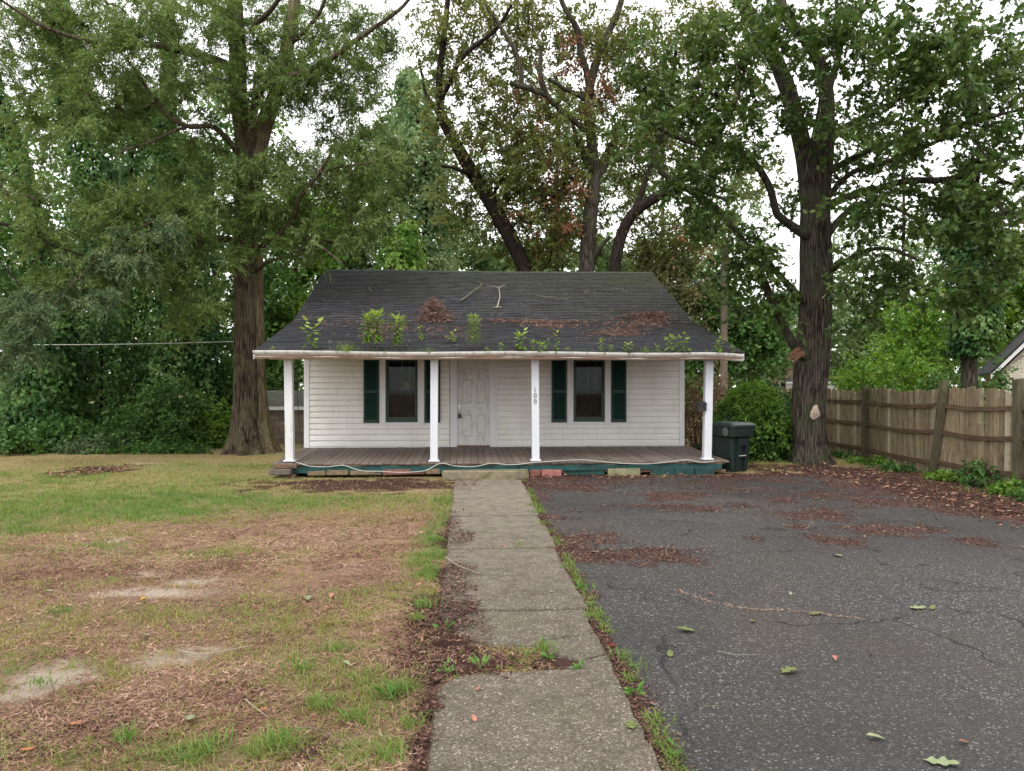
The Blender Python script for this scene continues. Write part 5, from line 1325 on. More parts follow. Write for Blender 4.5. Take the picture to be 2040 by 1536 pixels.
# ---- shrubs and undergrowth
def shrub(name, label, px, d, w_px, top_py, n, leaf, L=.12, W=.08, seed=1, group=None, shape='kite', depth=None, droop=.4, cat='shrub'):
    rs = np.random.RandomState(seed)
    base = C(px, 765, d); base[2] = 0
    root = thing(name, base, label, cat, group)
    hw = w_px / 2 * d / FPX; h = EYE - (top_py - 765) / FPX * d
    dp = depth or hw * .7
    # mounded surface of sprigs
    m = n // 12
    u = rs.normal(size=(m, 3)); u[:, 2] = np.abs(u[:, 2]); u /= np.linalg.norm(u, axis=1)[:, None]
    u *= (rs.uniform(.35, 1, (m, 1)) ** .6)
    q = base + u * np.array([hw, dp, h])
    q += (noise3(q, 1.6, 2)[:, None] - .5) * np.array([.5, .4, .6]) * min(1, h)
    q[:, 2] = np.maximum(q[:, 2], .08)
    P, D, N, cl = spray(q, .26 * min(1.4, max(.6, h)), 3, 4, droop, rs)
    P[:, 2] = np.maximum(P[:, 2], .03)
    rnd = np.clip(.55 * cl + .45 * rs.uniform(0, 1, len(P)), 0, 1)
    V, F = leaf_mesh(P, D, N, L * rs.uniform(.6, 1.3, len(P)), W * rs.uniform(.7, 1.2, len(P)), shape, rnd)
    put('foliage', mesh_np('foliage', V, F, False, rnd), leaf, root)
    st = []
    for k in range(7):
        e = q[rs.randint(len(q))]
        a = base + np.array([rs.uniform(-.2, .2), rs.uniform(-.2, .2), -.02])
        t_ = np.linspace(0, 1, 6)[:, None]
        st.append((a * (1 - t_) + e * t_ + rs.normal(size=3) * .08 * np.sin(t_ * 3.14), np.linspace(.016, .005, 6)))
    put('stems', tubes_mesh('stems', st, 5), B_dark, root)['kind'] = 'stuff'
    return root
GS = 'undergrowth shrubs along the left wood edge'
shrub('undergrowth_shrub', 'low spreading shrub at the left photo edge by the lawn', 20, 21.2, 170, 850, 2600, L_ivy, seed=91, group=GS)
shrub('undergrowth_shrub', 'dense green shrub in front of the vine stump', 110, 22.2, 180, 825, 3000, L_ivy, seed=92, group=GS)
shrub('undergrowth_shrub', 'arching shrub with long sprays left of the twin trunk', 300, 22.6, 240, 795, 5200, L_ivy, seed=93, group=GS)
shrub('undergrowth_shrub', 'tall leafy shrub mound right under the slender ivy trunk', 345, 23.2, 170, 740, 4200, L_ivy, seed=94, group=GS)
shrub('undergrowth_shrub', 'light green shrub touching the twin trunk base', 425, 23.4, 120, 800, 2600, L_bright, seed=95, group=GS, L=.10)
shrub('undergrowth_shrub', 'dense dark thicket filling the gap behind the twin trunk', 480, 27.5, 190, 690, 4200, L_ivy, seed=90, group=GS, L=.15, W=.11)
shrub('undergrowth_shrub', 'small pale shrub at the lawn edge, left of the arching one', 190, 21.6, 150, 868, 2200, L_blue, seed=96, group=GS, L=.10)
shrub('undergrowth_shrub', 'weedy fringe of seedlings below the arching shrub', 300, 21.4, 260, 882, 2600, L_ivy, seed=97, group=GS, L=.09, W=.06, depth=.5)
shrub('undergrowth_shrub', 'dark shrub behind the stump mass at far left', 10, 24.5, 150, 760, 3000, L_ivy, seed=98, group=GS)
# hedge right of the house
hd_ = shrub('hedge', 'vine-smothered hedge behind the green trash cart', 1498, 19.8, 175, 768, 9000, L_ivy, seed=101, L=.11, W=.07, depth=1.1, cat='hedge')
rs = np.random.RandomState(102)
b0 = C(1500, 765, 19.7)
u = rs.normal(size=(170, 3)); u[:, 2] = np.abs(u[:, 2]) * 1.4 + .6; u[:, 1] = u[:, 1] - .3; u /= np.linalg.norm(u, axis=1)[:, None]
q = np.array([b0[0], b0[1], 0]) + u * np.array([1.05, 1.0, 1.93])
P, D, N, cl = spray(q, .28, 5, 9, .7, rs); rnd = np.clip(.5 * cl + .5 * rs.uniform(0, 1, len(P)), 0, 1)
V, F = leaf_mesh(P, D, N, .12 * rs.uniform(.7, 1.2, len(P)), np.full(len(P), .035), 'lance', rnd)
put('new_growth', mesh_np('new_growth', V, F, False, rnd), L_bright, hd_)
shrub('hedge', 'far end of the hedge between oak trunk and fence', 1555, 20.8, 90, 775, 3600, L_ivy, seed=103, L=.11, W=.07, cat='hedge')
shrub('fence_bush', 'lime green bush rising over the fence behind its left bay', 1700, 24, 150, 705, 4500, L_bright, seed=104, L=.13, W=.075)
shrub('fence_bush', 'leafy bush over the fence between the posts', 1800, 23.5, 170, 690, 5000, L_bright, seed=105, L=.13, W=.08)
shrub('fence_bush', 'darker bush tight behind the leaning fence post', 1870, 22, 120, 735, 3200, L_ivy, seed=106, L=.13, W=.09)
shrub('fence_bush', 'small bush between ivy-clad trunk and brick gable', 1990, 22.5, 80, 712, 1800, L_ivy, seed=107, L=.13, W=.09)
L_dead = mat_leaf('dead_vine', [(.10, .055, .035), (.17, .10, .062), (.26, .17, .11), (.20, .19, .09)], .3)
shrub('dead_vine_tangle', 'brown dead vine tangle between house corner and hedge', 1395, 20.6, 100, 742, 4200, L_dead, seed=108, L=.13, W=.03, shape='lance', cat='vines', depth=.5)
shrub('dead_vine_tangle', 'reddish dry vines climbing the utility pole', 1440, 23.5, 60, 715, 2200, L_dead, seed=109, L=.13, W=.03, shape='lance', cat='vines', depth=.3)

# ================================================================== FENCE
M_picket = None
t = NT('fence_board')
v = t.coords((28, 28, 2.0)); w = t.coords(world=True); vv = t.coords((6, 6, .7), world=True)
n = t.noise(v, 1.5, 6, .7, .4); p = t.noise(vv, 2.6, 5, .7); q_ = t.noise(w, 5, 5, .7)
c = t.mix(t.ramp(n, [(.3, 0), (.7, 1)]), (.110, .078, .042), (.30, .238, .146))
c = t.mix(t.math('MULTIPLY', t.ramp(t.objrand(), [(.78, 0), (.97, 1)]), .6), c, (.44, .41, .31))
c = t.mix(t.math('MULTIPLY', t.ramp(p, [(.50, 0), (.72, 1)]), .7), c, (.40, .39, .30))
c = t.mix(t.math('MULTIPLY', t.ramp(q_, [(.52, 0), (.7, 1)]), .55), c, (.075, .045, .027))
hs = t.n.new('ShaderNodeHueSaturation'); t.link(c, hs.inputs['Color']); t.link(t.math('ADD', t.math('MULTIPLY', t.objrand(), .5), .72), hs.inputs['Value'])
t.pbr(hs.outputs[0], .85, .2, normal=t.bump(n, .5, .012)); M_picket = t.m
M_fpost = mat_wood('fence_post', (.030, .028, .016), (.105, .092, .058), .25, (.11, .12, .05), (20, 20, 2), .8, .7)
M_rail = mat_wood('fence_rail', (.050, .032, .020), (.15, .095, .060), .2, None, (3, 3, 24), .8)
def cam_pt(right, d, z=0.0): return np.array([right * CY + d * SY, -right * SY + d * CY, z])
FP = [(8.72, 25.2), (8.80, 22.4), (9.04, 19.7), (8.86, 16.2), (9.03, 13.72), (9.2, 11.2)]        # (right, ahead) of each post
FN = [cam_pt(*p) for p in FP]
fence = thing('wooden_fence', FN[2], 'weathered privacy fence of vertical boards with leaning posts', 'fence')
pk = []
for k in range(6):
    r = random.Random(k); w_ = .138; h = 1.80 + r.uniform(-.03, .02)
    m = MB(); ear = .03
    m.prism([(-w_ / 2 + .003, .03), (w_ / 2 - .003, .03), (w_ / 2 - .003, h - ear), (w_ / 2 - ear, h), (-w_ / 2 + ear, h), (-w_ / 2 + .003, h - ear)], 'y', -.009, .009)
    me = m.mesh('picket'); me.materials.append(M_picket); pk.append(me)
postm = []
cnt_p = 0
for b in range(len(FN) - 1):
    a, c_ = FN[b], FN[b + 1]
    L = np.linalg.norm(c_ - a); e = (c_ - a) / L; yaw = math.atan2(e[1], e[0])
    nrm = np.array([-e[1], e[0], 0]);
    if nrm[0] < 0: nrm = -nrm                                # away from the driveway
    k = 0; s = .03
    while s < L - .02:
        r = random.Random(b * 100 + k)
        o = inst('picket', pk[r.randrange(6)], fence, a + e * (s + .07) + nrm * (.075 + r.uniform(-.006, .006)) + np.array([0, 0, r.uniform(-.025, .03) + .02 * math.sin(s * 2) + (.05 if b == 3 else 0) - (.03 if b == 1 else 0)]), (r.uniform(-.01, .01), (.03 if b == 3 else 0) + r.uniform(-.012, .012), yaw))
        s += .1435; k += 1
    for zr, bow in ((1.48, -.05), (.93, -.06), (.28, -.03)):
        pts = [a + e * (L * f) + nrm * .035 + np.array([0, 0, zr + bow * math.sin(math.pi * f) * (1.2 if b >= 2 else .4) + (.03 if b >= 3 else 0)]) for f in np.linspace(.01, .99, 9)]
        m = MB(); V = []; F = []
        for q in pts:
            for dz, dn in ((-.042, -.019), (-.042, .019), (.042, .019), (.042, -.019)):
                V.append(tuple(q + nrm * dn + np.array([0, 0, dz])))
        for q in range(len(pts) - 1):
            for j in range(4): F.append((q * 4 + j, q * 4 + (j + 1) % 4, q * 4 + 4 + (j + 1) % 4, q * 4 + 4 + j))
        F += [(0, 1, 2, 3), (32, 35, 34, 33)]
        m.add(V, F).build('rail', M_rail, fence)
for b, q in enumerate(FN):
    hgt = (1.8, 1.82, 1.86, 2.0, 2.02, 2.0)[b]
    lean = np.array([0., 0, 0])
    if b == 3: lean = cam_pt(-.01, -.46)
    m = MB(); h = .062 if b != 4 else .066
    V = [tuple(q + np.array([dx, dy, -.05])) for dx, dy in ((-h, -h), (h, -h), (h, h), (-h, h))] + [tuple(q + lean + np.array([dx, dy, hgt + r_])) for (dx, dy), r_ in zip(((-h, -h), (h, -h), (h, h), (-h, h)), (0, .015, .01, -.01))]
    m.add(V, [(3, 2, 1, 0), (4, 5, 6, 7)] + [(k, (k + 1) % 4, 4 + (k + 1) % 4, 4 + k) for k in range(4)])
    o = m.build('post', M_fpost, fence)
    if b == 3: o['label'] = 'dark fence post leaning sideways'

# ================================================================== TRASH CART
M_cart = mat_plain('cart_green', (.008, .018, .016), .42, .45, var=.25, scale=5, dirt=(.05, .055, .045), dirt_amt=.35, bump=.05)
M_cartl = mat_plain('cart_lid_green', (.009, .026, .023), .4, .45, var=.25, scale=5, dirt=(.06, .065, .055), dirt_amt=.35, bump=.05)
M_wear = mat_plain('scuffed_grey', (.30, .31, .30), .6, .3, var=.3)
cb_ = C(1456, 765, 17.0); cb_[2] = 0
cart = thing('trash_cart', cb_, 'dark green wheeled trash cart beside the right porch post', 'trash cart')
CA = math.radians(27) - YAW
def cw(P):
    P = np.asarray(P, float)
    ca, sa = math.cos(CA), math.sin(CA)
    return np.stack([P[:, 0] * ca - P[:, 1] * sa + cb_[0], P[:, 0] * sa + P[:, 1] * ca + cb_[1], P[:, 2]], 1)
def cpart(m, name, mat, parent, smooth=False):
    m.v = [tuple(q) for q in cw(m.v)]
    return m.build(name, mat, parent, smooth)
def loft(rings, caps=True):
    m = MB(); n = len(rings[0]); V = [p for r in rings for p in r]; F = []
    for k in range(len(rings) - 1):
        for j in range(n): F.append((k * n + j, k * n + (j + 1) % n, (k + 1) * n + (j + 1) % n, (k + 1) * n + j))
    if caps: F += [tuple(range(n))[::-1], tuple(range(len(V) - n, len(V)))]
    return m.add(V, F)
def rring(hx, y0, y1, z, c=.05):
    return [(-hx + c, y0, z), (hx - c, y0, z), (hx - c * .3, y0 + c * .3, z), (hx, y0 + c, z), (hx, y1 - c, z), (hx - c, y1, z), (-hx + c, y1, z), (-hx, y1 - c, z), (-hx, y0 + c, z), (-hx + c * .3, y0 + c * .3, z)]
# local frame: x across the front, -y towards the front
body = loft([rring(.235, -.27, .26, .02), rring(.245, -.285, .27, .12), rring(.275, -.315, .33, .62), rring(.285, -.325, .345, .76)])
body = cpart(body, 'body', M_cart, cart)
cpart(loft([rring(.285, -.335, .36, .752, .06), rring(.325, -.40, .40, .80, .06), rring(.335, -.42, .41, .985, .06), rring(.345, -.43, .42, .99, .06), rring(.345, -.43, .42, 1.005, .06)]), 'collar', M_cart, body)
cpart(loft([rring(.352, -.445, .43, 1.008, .07), rring(.350, -.445, .43, 1.045, .07), rring(.30, -.38, .38, 1.075, .08), rring(.20, -.26, .28, 1.095, .09)]), 'lid', M_cartl, cart)
# front column, open at the lifting pocket and below it
def slant(m, x0, x1, z0, z1):
    yf = lambda z: -.315 - .07 * (z - .06) / .68
    m.add([(x0, yf(z0), z0), (x1, yf(z0), z0), (x1, yf(z1), z1), (x0, yf(z1), z1), (x0, -.262, z0), (x1, -.262, z0), (x1, -.31, z1), (x0, -.31, z1)], [(0, 1, 2, 3), (4, 7, 6, 5), (0, 3, 7, 4), (1, 5, 6, 2), (3, 2, 6, 7), (0, 4, 5, 1)])
fr = MB()
slant(fr, -.135, -.080, .05, .745); slant(fr, .080, .135, .05, .745); slant(fr, -.0795, .0795, .60, .745); slant(fr, -.0795, .0795, .330, .362)
cpart(fr, 'front_panel', M_cart, body)
cpart(MB().tube([(-.095, -.362, .375), (.095, -.362, .375)], .011, 8), 'lift_bar', M_wear, body)
for sx_ in (-1, 1):
    wh = MB(); wh.disc((sx_ * .285, .31, .13), .13, 'x', .055, 20); cpart(wh, 'wheel', M_blackp, cart)
cpart(MB().tube([(-.2, .43, .98), (-.2, .50, 1.02), (.2, .50, 1.02), (.2, .43, .98)], .014, 8), 'handle', M_cartl, cart)
# round emblem on the side
em = MB(); R_ = .075
def side(u, v, off): return (-.336 - off, u, v)
for r0, r1 in ((R_ * .84, R_), ):
    nn = 28
    for k in range(nn):
        a0, a1 = 2 * math.pi * k / nn, 2 * math.pi * (k + 1) / nn
        em.add([side(-.20 + r0 * math.cos(a0), .90 + r0 * math.sin(a0) * 1.15, .003), side(-.20 + r1 * math.cos(a0), .90 + r1 * math.sin(a0) * 1.15, .003), side(-.20 + r1 * math.cos(a1), .90 + r1 * math.sin(a1) * 1.15, .003), side(-.20 + r0 * math.cos(a1), .90 + r0 * math.sin(a1) * 1.15, .003)], [(0, 1, 2, 3)])
for k in range(3):                                               # curved figure inside the ring
    a = 2 * math.pi * k / 3 + .5
    ps = [side(-.20 + .042 * math.cos(a + q) * (1 - .35 * q), .90 + .046 * math.sin(a + q) * (1 - .35 * q), .003) for q in (0, .5, 1.0, 1.5)]
    for q in range(3):
        p0, p1 = np.array(ps[q]), np.array(ps[q + 1]); d_ = p1 - p0; nn_ = np.array([0, -d_[2], d_[1]]); nn_ = nn_ / np.linalg.norm(nn_) * .009
        em.add([p0 - nn_, p1 - nn_, p1 + nn_, p0 + nn_], [(0, 1, 2, 3)])
cpart(em, 'emblem', M_wear, body)

# ================================================================== SMALL THINGS ABOUT THE PORCH
# mailbox
Ym = YP - .06; xm = XY(1397, Ym)
mb = thing('mailbox', (xm, Ym, ZY(818, 1397, Ym)), 'small black mailbox on the rightmost porch post', 'mailbox')
z0 = ZY(818, 1397, Ym); hh = .205; hw = .095
prof = [(-hw, z0), (hw, z0), (hw, z0 + hh * .75)] + [(hw * math.cos(a), z0 + hh * .75 + hh * .25 * math.sin(a)) for a in np.linspace(.3, math.pi - .3, 7)] + [(-hw, z0 + hh * .75)]
MB().prism([(xm + u, v) for u, v in prof], 'y', Ym - .07, Ym + .06).build('box', M_blackp, mb)
MB().box(xm - hw - .006, xm + hw + .006, Ym - .082, Ym - .071, z0 + hh * .60, z0 + hh * .78, .003).build('flap', M_blackp, mb)
MB().box(xm - .02, xm + .12, Ym + .06, Ym + .075, z0 + .03, z0 + .17).build('bracket', M_blackp, mb)
# concrete step
M_step = mat_plain('mossy_concrete', (.20, .175, .12), .9, .2, var=.35, scale=7, dirt=(.075, .08, .035), dirt_amt=.8, bump=.7)
xa, xb = XY(881, 15.62), XY(1054, 15.62)
m = MB().box(xa, xb, 15.60, 15.92, -.04, .165, .018)
rr = random.Random(4); m.v = [(x + rr.uniform(-.012, .012), y + rr.uniform(-.01, .01), z + rr.uniform(-.008, .008)) for x, y, z in m.v]
tag(m.build('concrete_step', M_step), 'low mossy concrete step where the walk meets the porch', 'step')
# loose white cable
pts = [(586, 919), (600, 924), (620, 929), (650, 930), (684, 927), (700, 932), (722, 938), (757, 939), (800, 941), (846, 938), (860, 931), (880, 923), (905, 928), (935, 930), (955, 928), (980, 923), (1020, 926), (1070, 921), (1150, 916), (1190, 919), (1240, 923), (1290, 924), (1335, 920), (1368, 916), (1395, 921), (1424, 919)]
rows = []
for px, py in pts:
    Yc = 15.935 if py < 934 else 15.90
    rows.append((XY(px, Yc), Yc, max(.02, ZY(py, px, Yc)), .0085))
l = smooth_path(rows, .06)
tag(MB().tube(l[:, :3], l[:, 3], 6).build('loose_cable', mat_plain('white_cable', (.42, .43, .39), .5, .4), smooth=True), 'loose white cable draped along the porch front', 'cable')
# hanging dark cable at the left corner
l = smooth_path([(XY(591, 19.3), 19.3, 2.6, .008), (XY(592, 19.35), 19.35, 1.8, .008), (XY(595, 19.4), 19.4, 1.1, .008), (XY(601, 19.35), 19.35, .55, .008), (XY(603, 19.3), 19.3, .3, .008)], .1)
tag(MB().tube(l[:, :3], l[:, 3], 6).build('hanging_cable', M_blackp, smooth=True), 'dark cable hanging beside the left house corner', 'cable')

# power lines and pole
M_wire = mat_plain('wire_grey', (.10, .10, .10), .6, .3)
M_wirel = mat_plain('wire_pale', (.34, .34, .33), .6, .3)
l = smooth_path([(*C(-200, 688, 23.5), .014), (*C(60, 687, 22.8), .014), (*C(260, 685.5, 22.4), .014), (*C(490, 680, 22.1), .014)], .5)
tag(MB().tube(l[:, :3], l[:, 3], 6).build('power_line', M_wirel, smooth=True), 'power line crossing the vines left of the twin trunk', 'power line')
l = smooth_path([(*C(1296, 577, 23.7), .010), (*C(1360, 567, 24), .010), (*C(1441, 548, 24.5), .010)], .4)
tag(MB().tube(l[:, :3], l[:, 3], 6).build('service_wire', M_wire, smooth=True), 'thin wire from the right roof end to the pole', 'wire')
b = C(1442, 765, 24.6); b[2] = 0
pole = thing('utility_pole', b, 'old wooden pole among leaves right of the roof', 'pole')
MB().tube([b + (0, 0, -.1), b + (0, 0, 3), b + (.02, 0, 6.6)], [.12, .112, .10], 14).build('shaft', mat_wood('pole_wood', (.10, .08, .06), (.22, .18, .14), .1, None, (20, 20, 1.5)), pole, True)
MB().box(b[0] - .05, b[0] + .05, b[1] - .15, b[1] - .09, 5.2, 5.5).build('bracket', M_wire, pole)

# chain-link fence by the house corner
M_galv = mat_plain('galvanised_wire', (.22, .21, .20), .5, .4, .6, var=.3)
Yl = 20.4; xa, xb = XY(1362, Yl), XY(1585, Yl)
cl_f = thing('chain_link_fence', ((xa + xb) / 2, Yl, 0), 'rusty chain-link fence between house corner and hedge', 'fence')
MB().tube([(xa, Yl, .88), (xb, Yl, .88)], .017, 8).build('top_rail', M_galv, cl_f, True)
for px in (1383, 1445, 1552):
    x = XY(px, Yl); MB().tube([(x, Yl - .03, -.05), (x, Yl - .03, .92)], .022, 8).build('post', M_galv, cl_f, True)
m = []
s = .075; H = .86
nn = int((xb - xa) / s)
for k in range(-12, nn):
    for sg in (1, -1):
        p0 = [xa + k * s, Yl + .012 * sg, .02]; p1 = [xa + k * s + H, Yl + .012 * sg, .02 + H]
        if sg < 0: p0, p1 = [p0[0], p0[1], .02 + H], [p1[0], p1[1], .02]
        p0, p1 = np.array(p0), np.array(p1)
        t0 = max(0, (xa - p0[0]) / H); t1 = min(1, (xb - p0[0]) / H)
        if t1 - t0 > .05:
            m.append((np.array([p0 + (p1 - p0) * t0, p0 + (p1 - p0) * t1]), np.array([.0028, .0028])))
o = put('wire_mesh', tubes_mesh('wire_mesh', m, 4), M_galv, cl_f); o['kind'] = 'stuff'

# ================================================================== OTHER BUILDINGS
# low block shed behind the twin trunk
M_block = mat_plain('grey_brown_block', (.235, .185, .145), .9, .15, var=.25, scale=4, dirt=(.13, .10, .08), dirt_amt=.6, objvar=.16, bump=.7)
M_mortar = mat_plain('mortar', (.20, .17, .14), .95, .1)
ds = 25.0; pL = C(466, 765, ds); pR = C(690, 765, ds)
Ys = float(pL[1]); xL, xR = float(pL[0]), float(pR[0])
shed = thing('block_shed', ((xL + xR) / 2, Ys + 1.2, 0), 'low block shed with mossy roof left behind the house', 'shed')
zf = 1.09
wall_s = MB().box(xL + .25, xR, Ys + .02, Ys + 2.6, -.05, zf).build('wall', M_mortar, shed)
bm = MB().box(-.197, .197, 0, .06, 0, .190, .006).mesh('block'); bm.materials.append(M_block)
bh = MB().box(-.097, .097, 0, .06, 0, .190, .006).mesh('block'); bh.materials.append(M_block)
for r in range(6):
    z = -.06 + r * .20 - .01
    x = xL + .25 + (.2 if r % 2 else .0)
    if r % 2: inst('block', bh, wall_s, (xL + .25 + .1, Ys, z))
    while x + .4 < xR:
        inst('block', bm, wall_s, (x + .2, Ys - random.Random(int(x * 100) + r).uniform(0, .004), z)); x += .40
MB().box(xL, xR + .1, Ys - .26, Ys - .22, zf, zf + .12).build('fascia', M_white, shed)
M_mossroof = mat_plain('mossy_roof', (.10, .10, .085), .95, .1, var=.3, scale=3, dirt=(.07, .105, .02), dirt_amt=.95, bump=.8)
MB().prism([(Ys - .27, zf + .122), (Ys + 1.7, zf + .62), (Ys + 2.9, zf + .2), (Ys + 2.9, zf + .14), (Ys + 1.7, zf + .55), (Ys - .27, zf + .07 + .051)], 'x', xL - .03, xR + .15).build('roof', M_mossroof, shed)

# grey gabled outbuilding far behind the hedge
d_ = 45.0
b = C(1612, 765, d_); b[2] = 0
ob = thing('grey_outbuilding', b, 'grey gabled outbuilding glimpsed either side of the oak trunk', 'outbuilding')
Y0 = b[1]; x0 = C(1540, 765, d_)[0] + .3; x1 = C(1684, 765, d_)[0] - .3; xm_ = (x0 + x1) / 2
M_gsid = mat_plain('grey_siding', (.17, .165, .18), .8, .2, var=.15)
M_pale = mat_plain('pale_wall', (.33, .33, .33), .8, .2, var=.15)
MB().box(x0, x1, Y0, Y0 + 5, -.1, 1.98).build('wall', M_pale, ob)
MB().prism([(x0, 2.02), (x1, 2.02), (xm_, 2.86)], 'y', Y0 + .02, Y0 + 5).build('gable', M_gsid, ob)
MB().box(x0 - .3, x1 + .3, Y0 - .06, Y0 - .01, 1.96, 2.06).build('eave_trim', M_white, ob)
M_brn = mat_plain('brown_fascia', (.20, .13, .10), .8, .2)
for sg in (-1, 1):
    xe = x0 - .35 if sg < 0 else x1 + .35
    MB().prism([(xe, 2.02), (xm_, 2.98), (xm_, 2.86), (xe, 1.92 + .02)], 'y', Y0 - .25, Y0 + 5.2).build('roof', M_brn, ob)

# white brick house at the right edge
d_ = 26.0
e0 = C(1974, 752, d_); wx0 = C(1992, 752, d_)[0]; Yh = C(2010, 752, d_)[1]
nb = thing('brick_house', (float(e0[0]), Yh, 0), 'white-painted brick house gable at the right photo edge', 'house')
ex, ez = float(e0[0]), float(e0[2])
slope = (ZY(690, 2040, Yh - .3) - ez) / (XY(2040, Yh - .3) - ex)
ax_ = ex + 3.6; azz = ez + slope * 3.6
M_wbrick = mat_plain('white_brick', (.60, .57, .48), .85, .2, var=.15, scale=6, objvar=.10, bump=.5)
M_mort2 = mat_plain('grey_mortar', (.33, .31, .27), .95, .1)
zwall = lambda x: ez + slope * (x - ex) - .12
wl_ = MB().prism([(wx0, -.1), (wx0 + 6.6, -.1), (wx0 + 6.6, zwall(wx0)), (ax_, zwall(ax_)), (wx0, zwall(wx0))], 'y', Yh + .012, Yh + 7).build('wall', M_mort2, nb)
bmm = MB().box(-.100, .100, 0, .03, 0, .062, .003).mesh('brick'); bmm.materials.append(M_wbrick)
cntb = 0
for r in range(30):
    z = 1.35 + r * .0735
    x = wx0 + .105 - (.105 if r % 2 else 0)
    while x < wx0 + 1.75:
        if z + .062 < zwall(x - .1) and x - .1 >= wx0 - .01 and cntb < 295:
            inst('brick', bmm, wl_, (x, Yh - random.Random(cntb).uniform(0, .004), z)); cntb += 1
        x += .212
MB().prism([(ex - .05, ez - .05), (ex - .05, ez + .10), (ax_, azz + .12), (ax_, azz - .06)], 'y', Yh - .36, Yh - .32).build('rake_board', M_white, nb)
MB().prism([(ex - .05, ez - .052), (ex - .05, ez - .03), (ax_, azz - .03), (ax_, azz - .062)], 'y', Yh - .32, Yh - .01).build('rake_soffit', M_white, nb)
M_groof = mat_plain('dark_roofing', (.05, .05, .052), .9, .2, scale=20)
for a, b2 in (((ex - .1, ez + .103), (ax_, azz + .123)), ((ax_ + .004, azz + .123), (ax_ + 3.7, ez + .103))):
    MB().prism([a, b2, (b2[0], b2[1] + .06), (a[0], a[1] + .06)], 'y', Yh - .40, Yh + 7.2).build('roof', M_groof, nb)

nb.rotation_euler = (0, 0, math.radians(-31))

# ================================================================== ON THE ROOF
KP = (Z_K - Z_EAVE) / (YK - YG); KM = (Z_R - Z_K) / (YR - YK)
def RP(px, py):
    """point of the roof surface behind a photograph pixel"""
    t1 = C(px, py, 1.0) - np.array([0, 0, EYE])
    s = (Z_EAVE - EYE - YG * KP) / (t1[2] - KP * t1[1])
    if s * t1[1] > YK: s = (Z_K - EYE - YK * KM) / (t1[2] - KM * t1[1])
    return np.array([0, 0, EYE]) + t1 * s + np.array([0, 0, .02])
L_weed = mat_leaf('leaf_weed', [(.09, .17, .028), (.14, .235, .04), (.20, .31, .06), (.30, .37, .10)], .4)
M_stem = mat_plain('weed_stem', (.075, .05, .035), .8, .2)
M_stemg = mat_plain('weed_stem_green', (.12, .15, .05), .8, .2)
def roof_weed(px, pyb, pyt, kind, label, seed, wide=1.0):
    rs = np.random.RandomState(seed)
    Yb = YG - .01
    base = np.array([XY(px, Yb), Yb, 2.56 if pyb > 690 else 0])
    if pyb <= 690: base = RP(px, pyb)
    h = (pyb - pyt) / FPX * (base[0] * SY + base[1] * CY)
    root = thing('roof_weed', base, label, 'weed', 'weeds growing from the gutter and roof')
    bend = np.array([rs.uniform(-.06, .06), rs.uniform(-.05, .05), 0]) * h
    t_ = np.linspace(0, 1, 7)[:, None]
    st = base + t_ * np.array([0, 0, h * .93]) + bend * (t_ ** 2)
    MB().tube(st, np.linspace(.011, .005, 7) if h > .4 else np.linspace(.006, .003, 7), 5).build('stem', M_stem if h > .4 else M_stemg, root, True)
    P, D, N, Ls, Ws = [], [], [], [], []
    if kind == 'tall': n, lo, Lm, Wm = 80, .36, .21, .050
    elif kind == 'feather': n, lo, Lm, Wm = 240, .22, .12, .022
    elif kind == 'broad': n, lo, Lm, Wm = 30, .35, .15, .10
    else: n, lo, Lm, Wm = 26, .12, .11, .055
    for k in range(n):
        f = lo + (1 - lo) * (k + .5) / n
        a = k * 2.4 + rs.uniform(-.3, .3)
        up = (f - .72) * 2.4 if kind != 'feather' else .3
        d = np.array([math.cos(a), math.sin(a), up + rs.uniform(-.25, .25)])
        i = f * 6; j = min(5, int(i)); p = st[j] + (st[j + 1] - st[j]) * (i - j)
        sp = {'tall': .02, 'feather': .16, 'broad': .10, 'small': .03}[kind] * wide
        p = p + d * rs.uniform(0, sp) * (1.2 - f if kind == 'feather' else 1)
        P.append(p); D.append(d); N.append(np.array([rs.normal() * .3, rs.normal() * .3, 1])); Ls.append(Lm * rs.uniform(.7, 1.2) * (1.1 if f > .7 else .9) * min(1, .35 + h)); Ws.append(Wm * rs.uniform(.8, 1.2) * min(1, .4 + h))
    rnd = np.clip(np.linspace(.1, .9, n) + rs.uniform(-.25, .25, n), 0, 1)
    V, F = leaf_mesh(np.array(P), np.array(D), np.array(N), np.array(Ls), np.array(Ws), 'blade', rnd)
    put('leaves', mesh_np('leaves', V, F, False, rnd), L_weed, root)
roof_weed(622, 699, 640, 'broad', 'forked leafy seedling, leftmost tall weed in the gutter', 1, 1.5)
roof_weed(734, 700, 617, 'tall', 'tall weed, left one of the close pair above the left window', 2)
roof_weed(751, 700, 614, 'tall', 'tall weed, right one of the close pair above the left window', 3)
roof_weed(790, 700, 625, 'tall', 'tall weed with drooping top right of the close pair', 4)
roof_weed(946, 698, 617, 'feather', 'bushy feathery weed above the front door', 5)
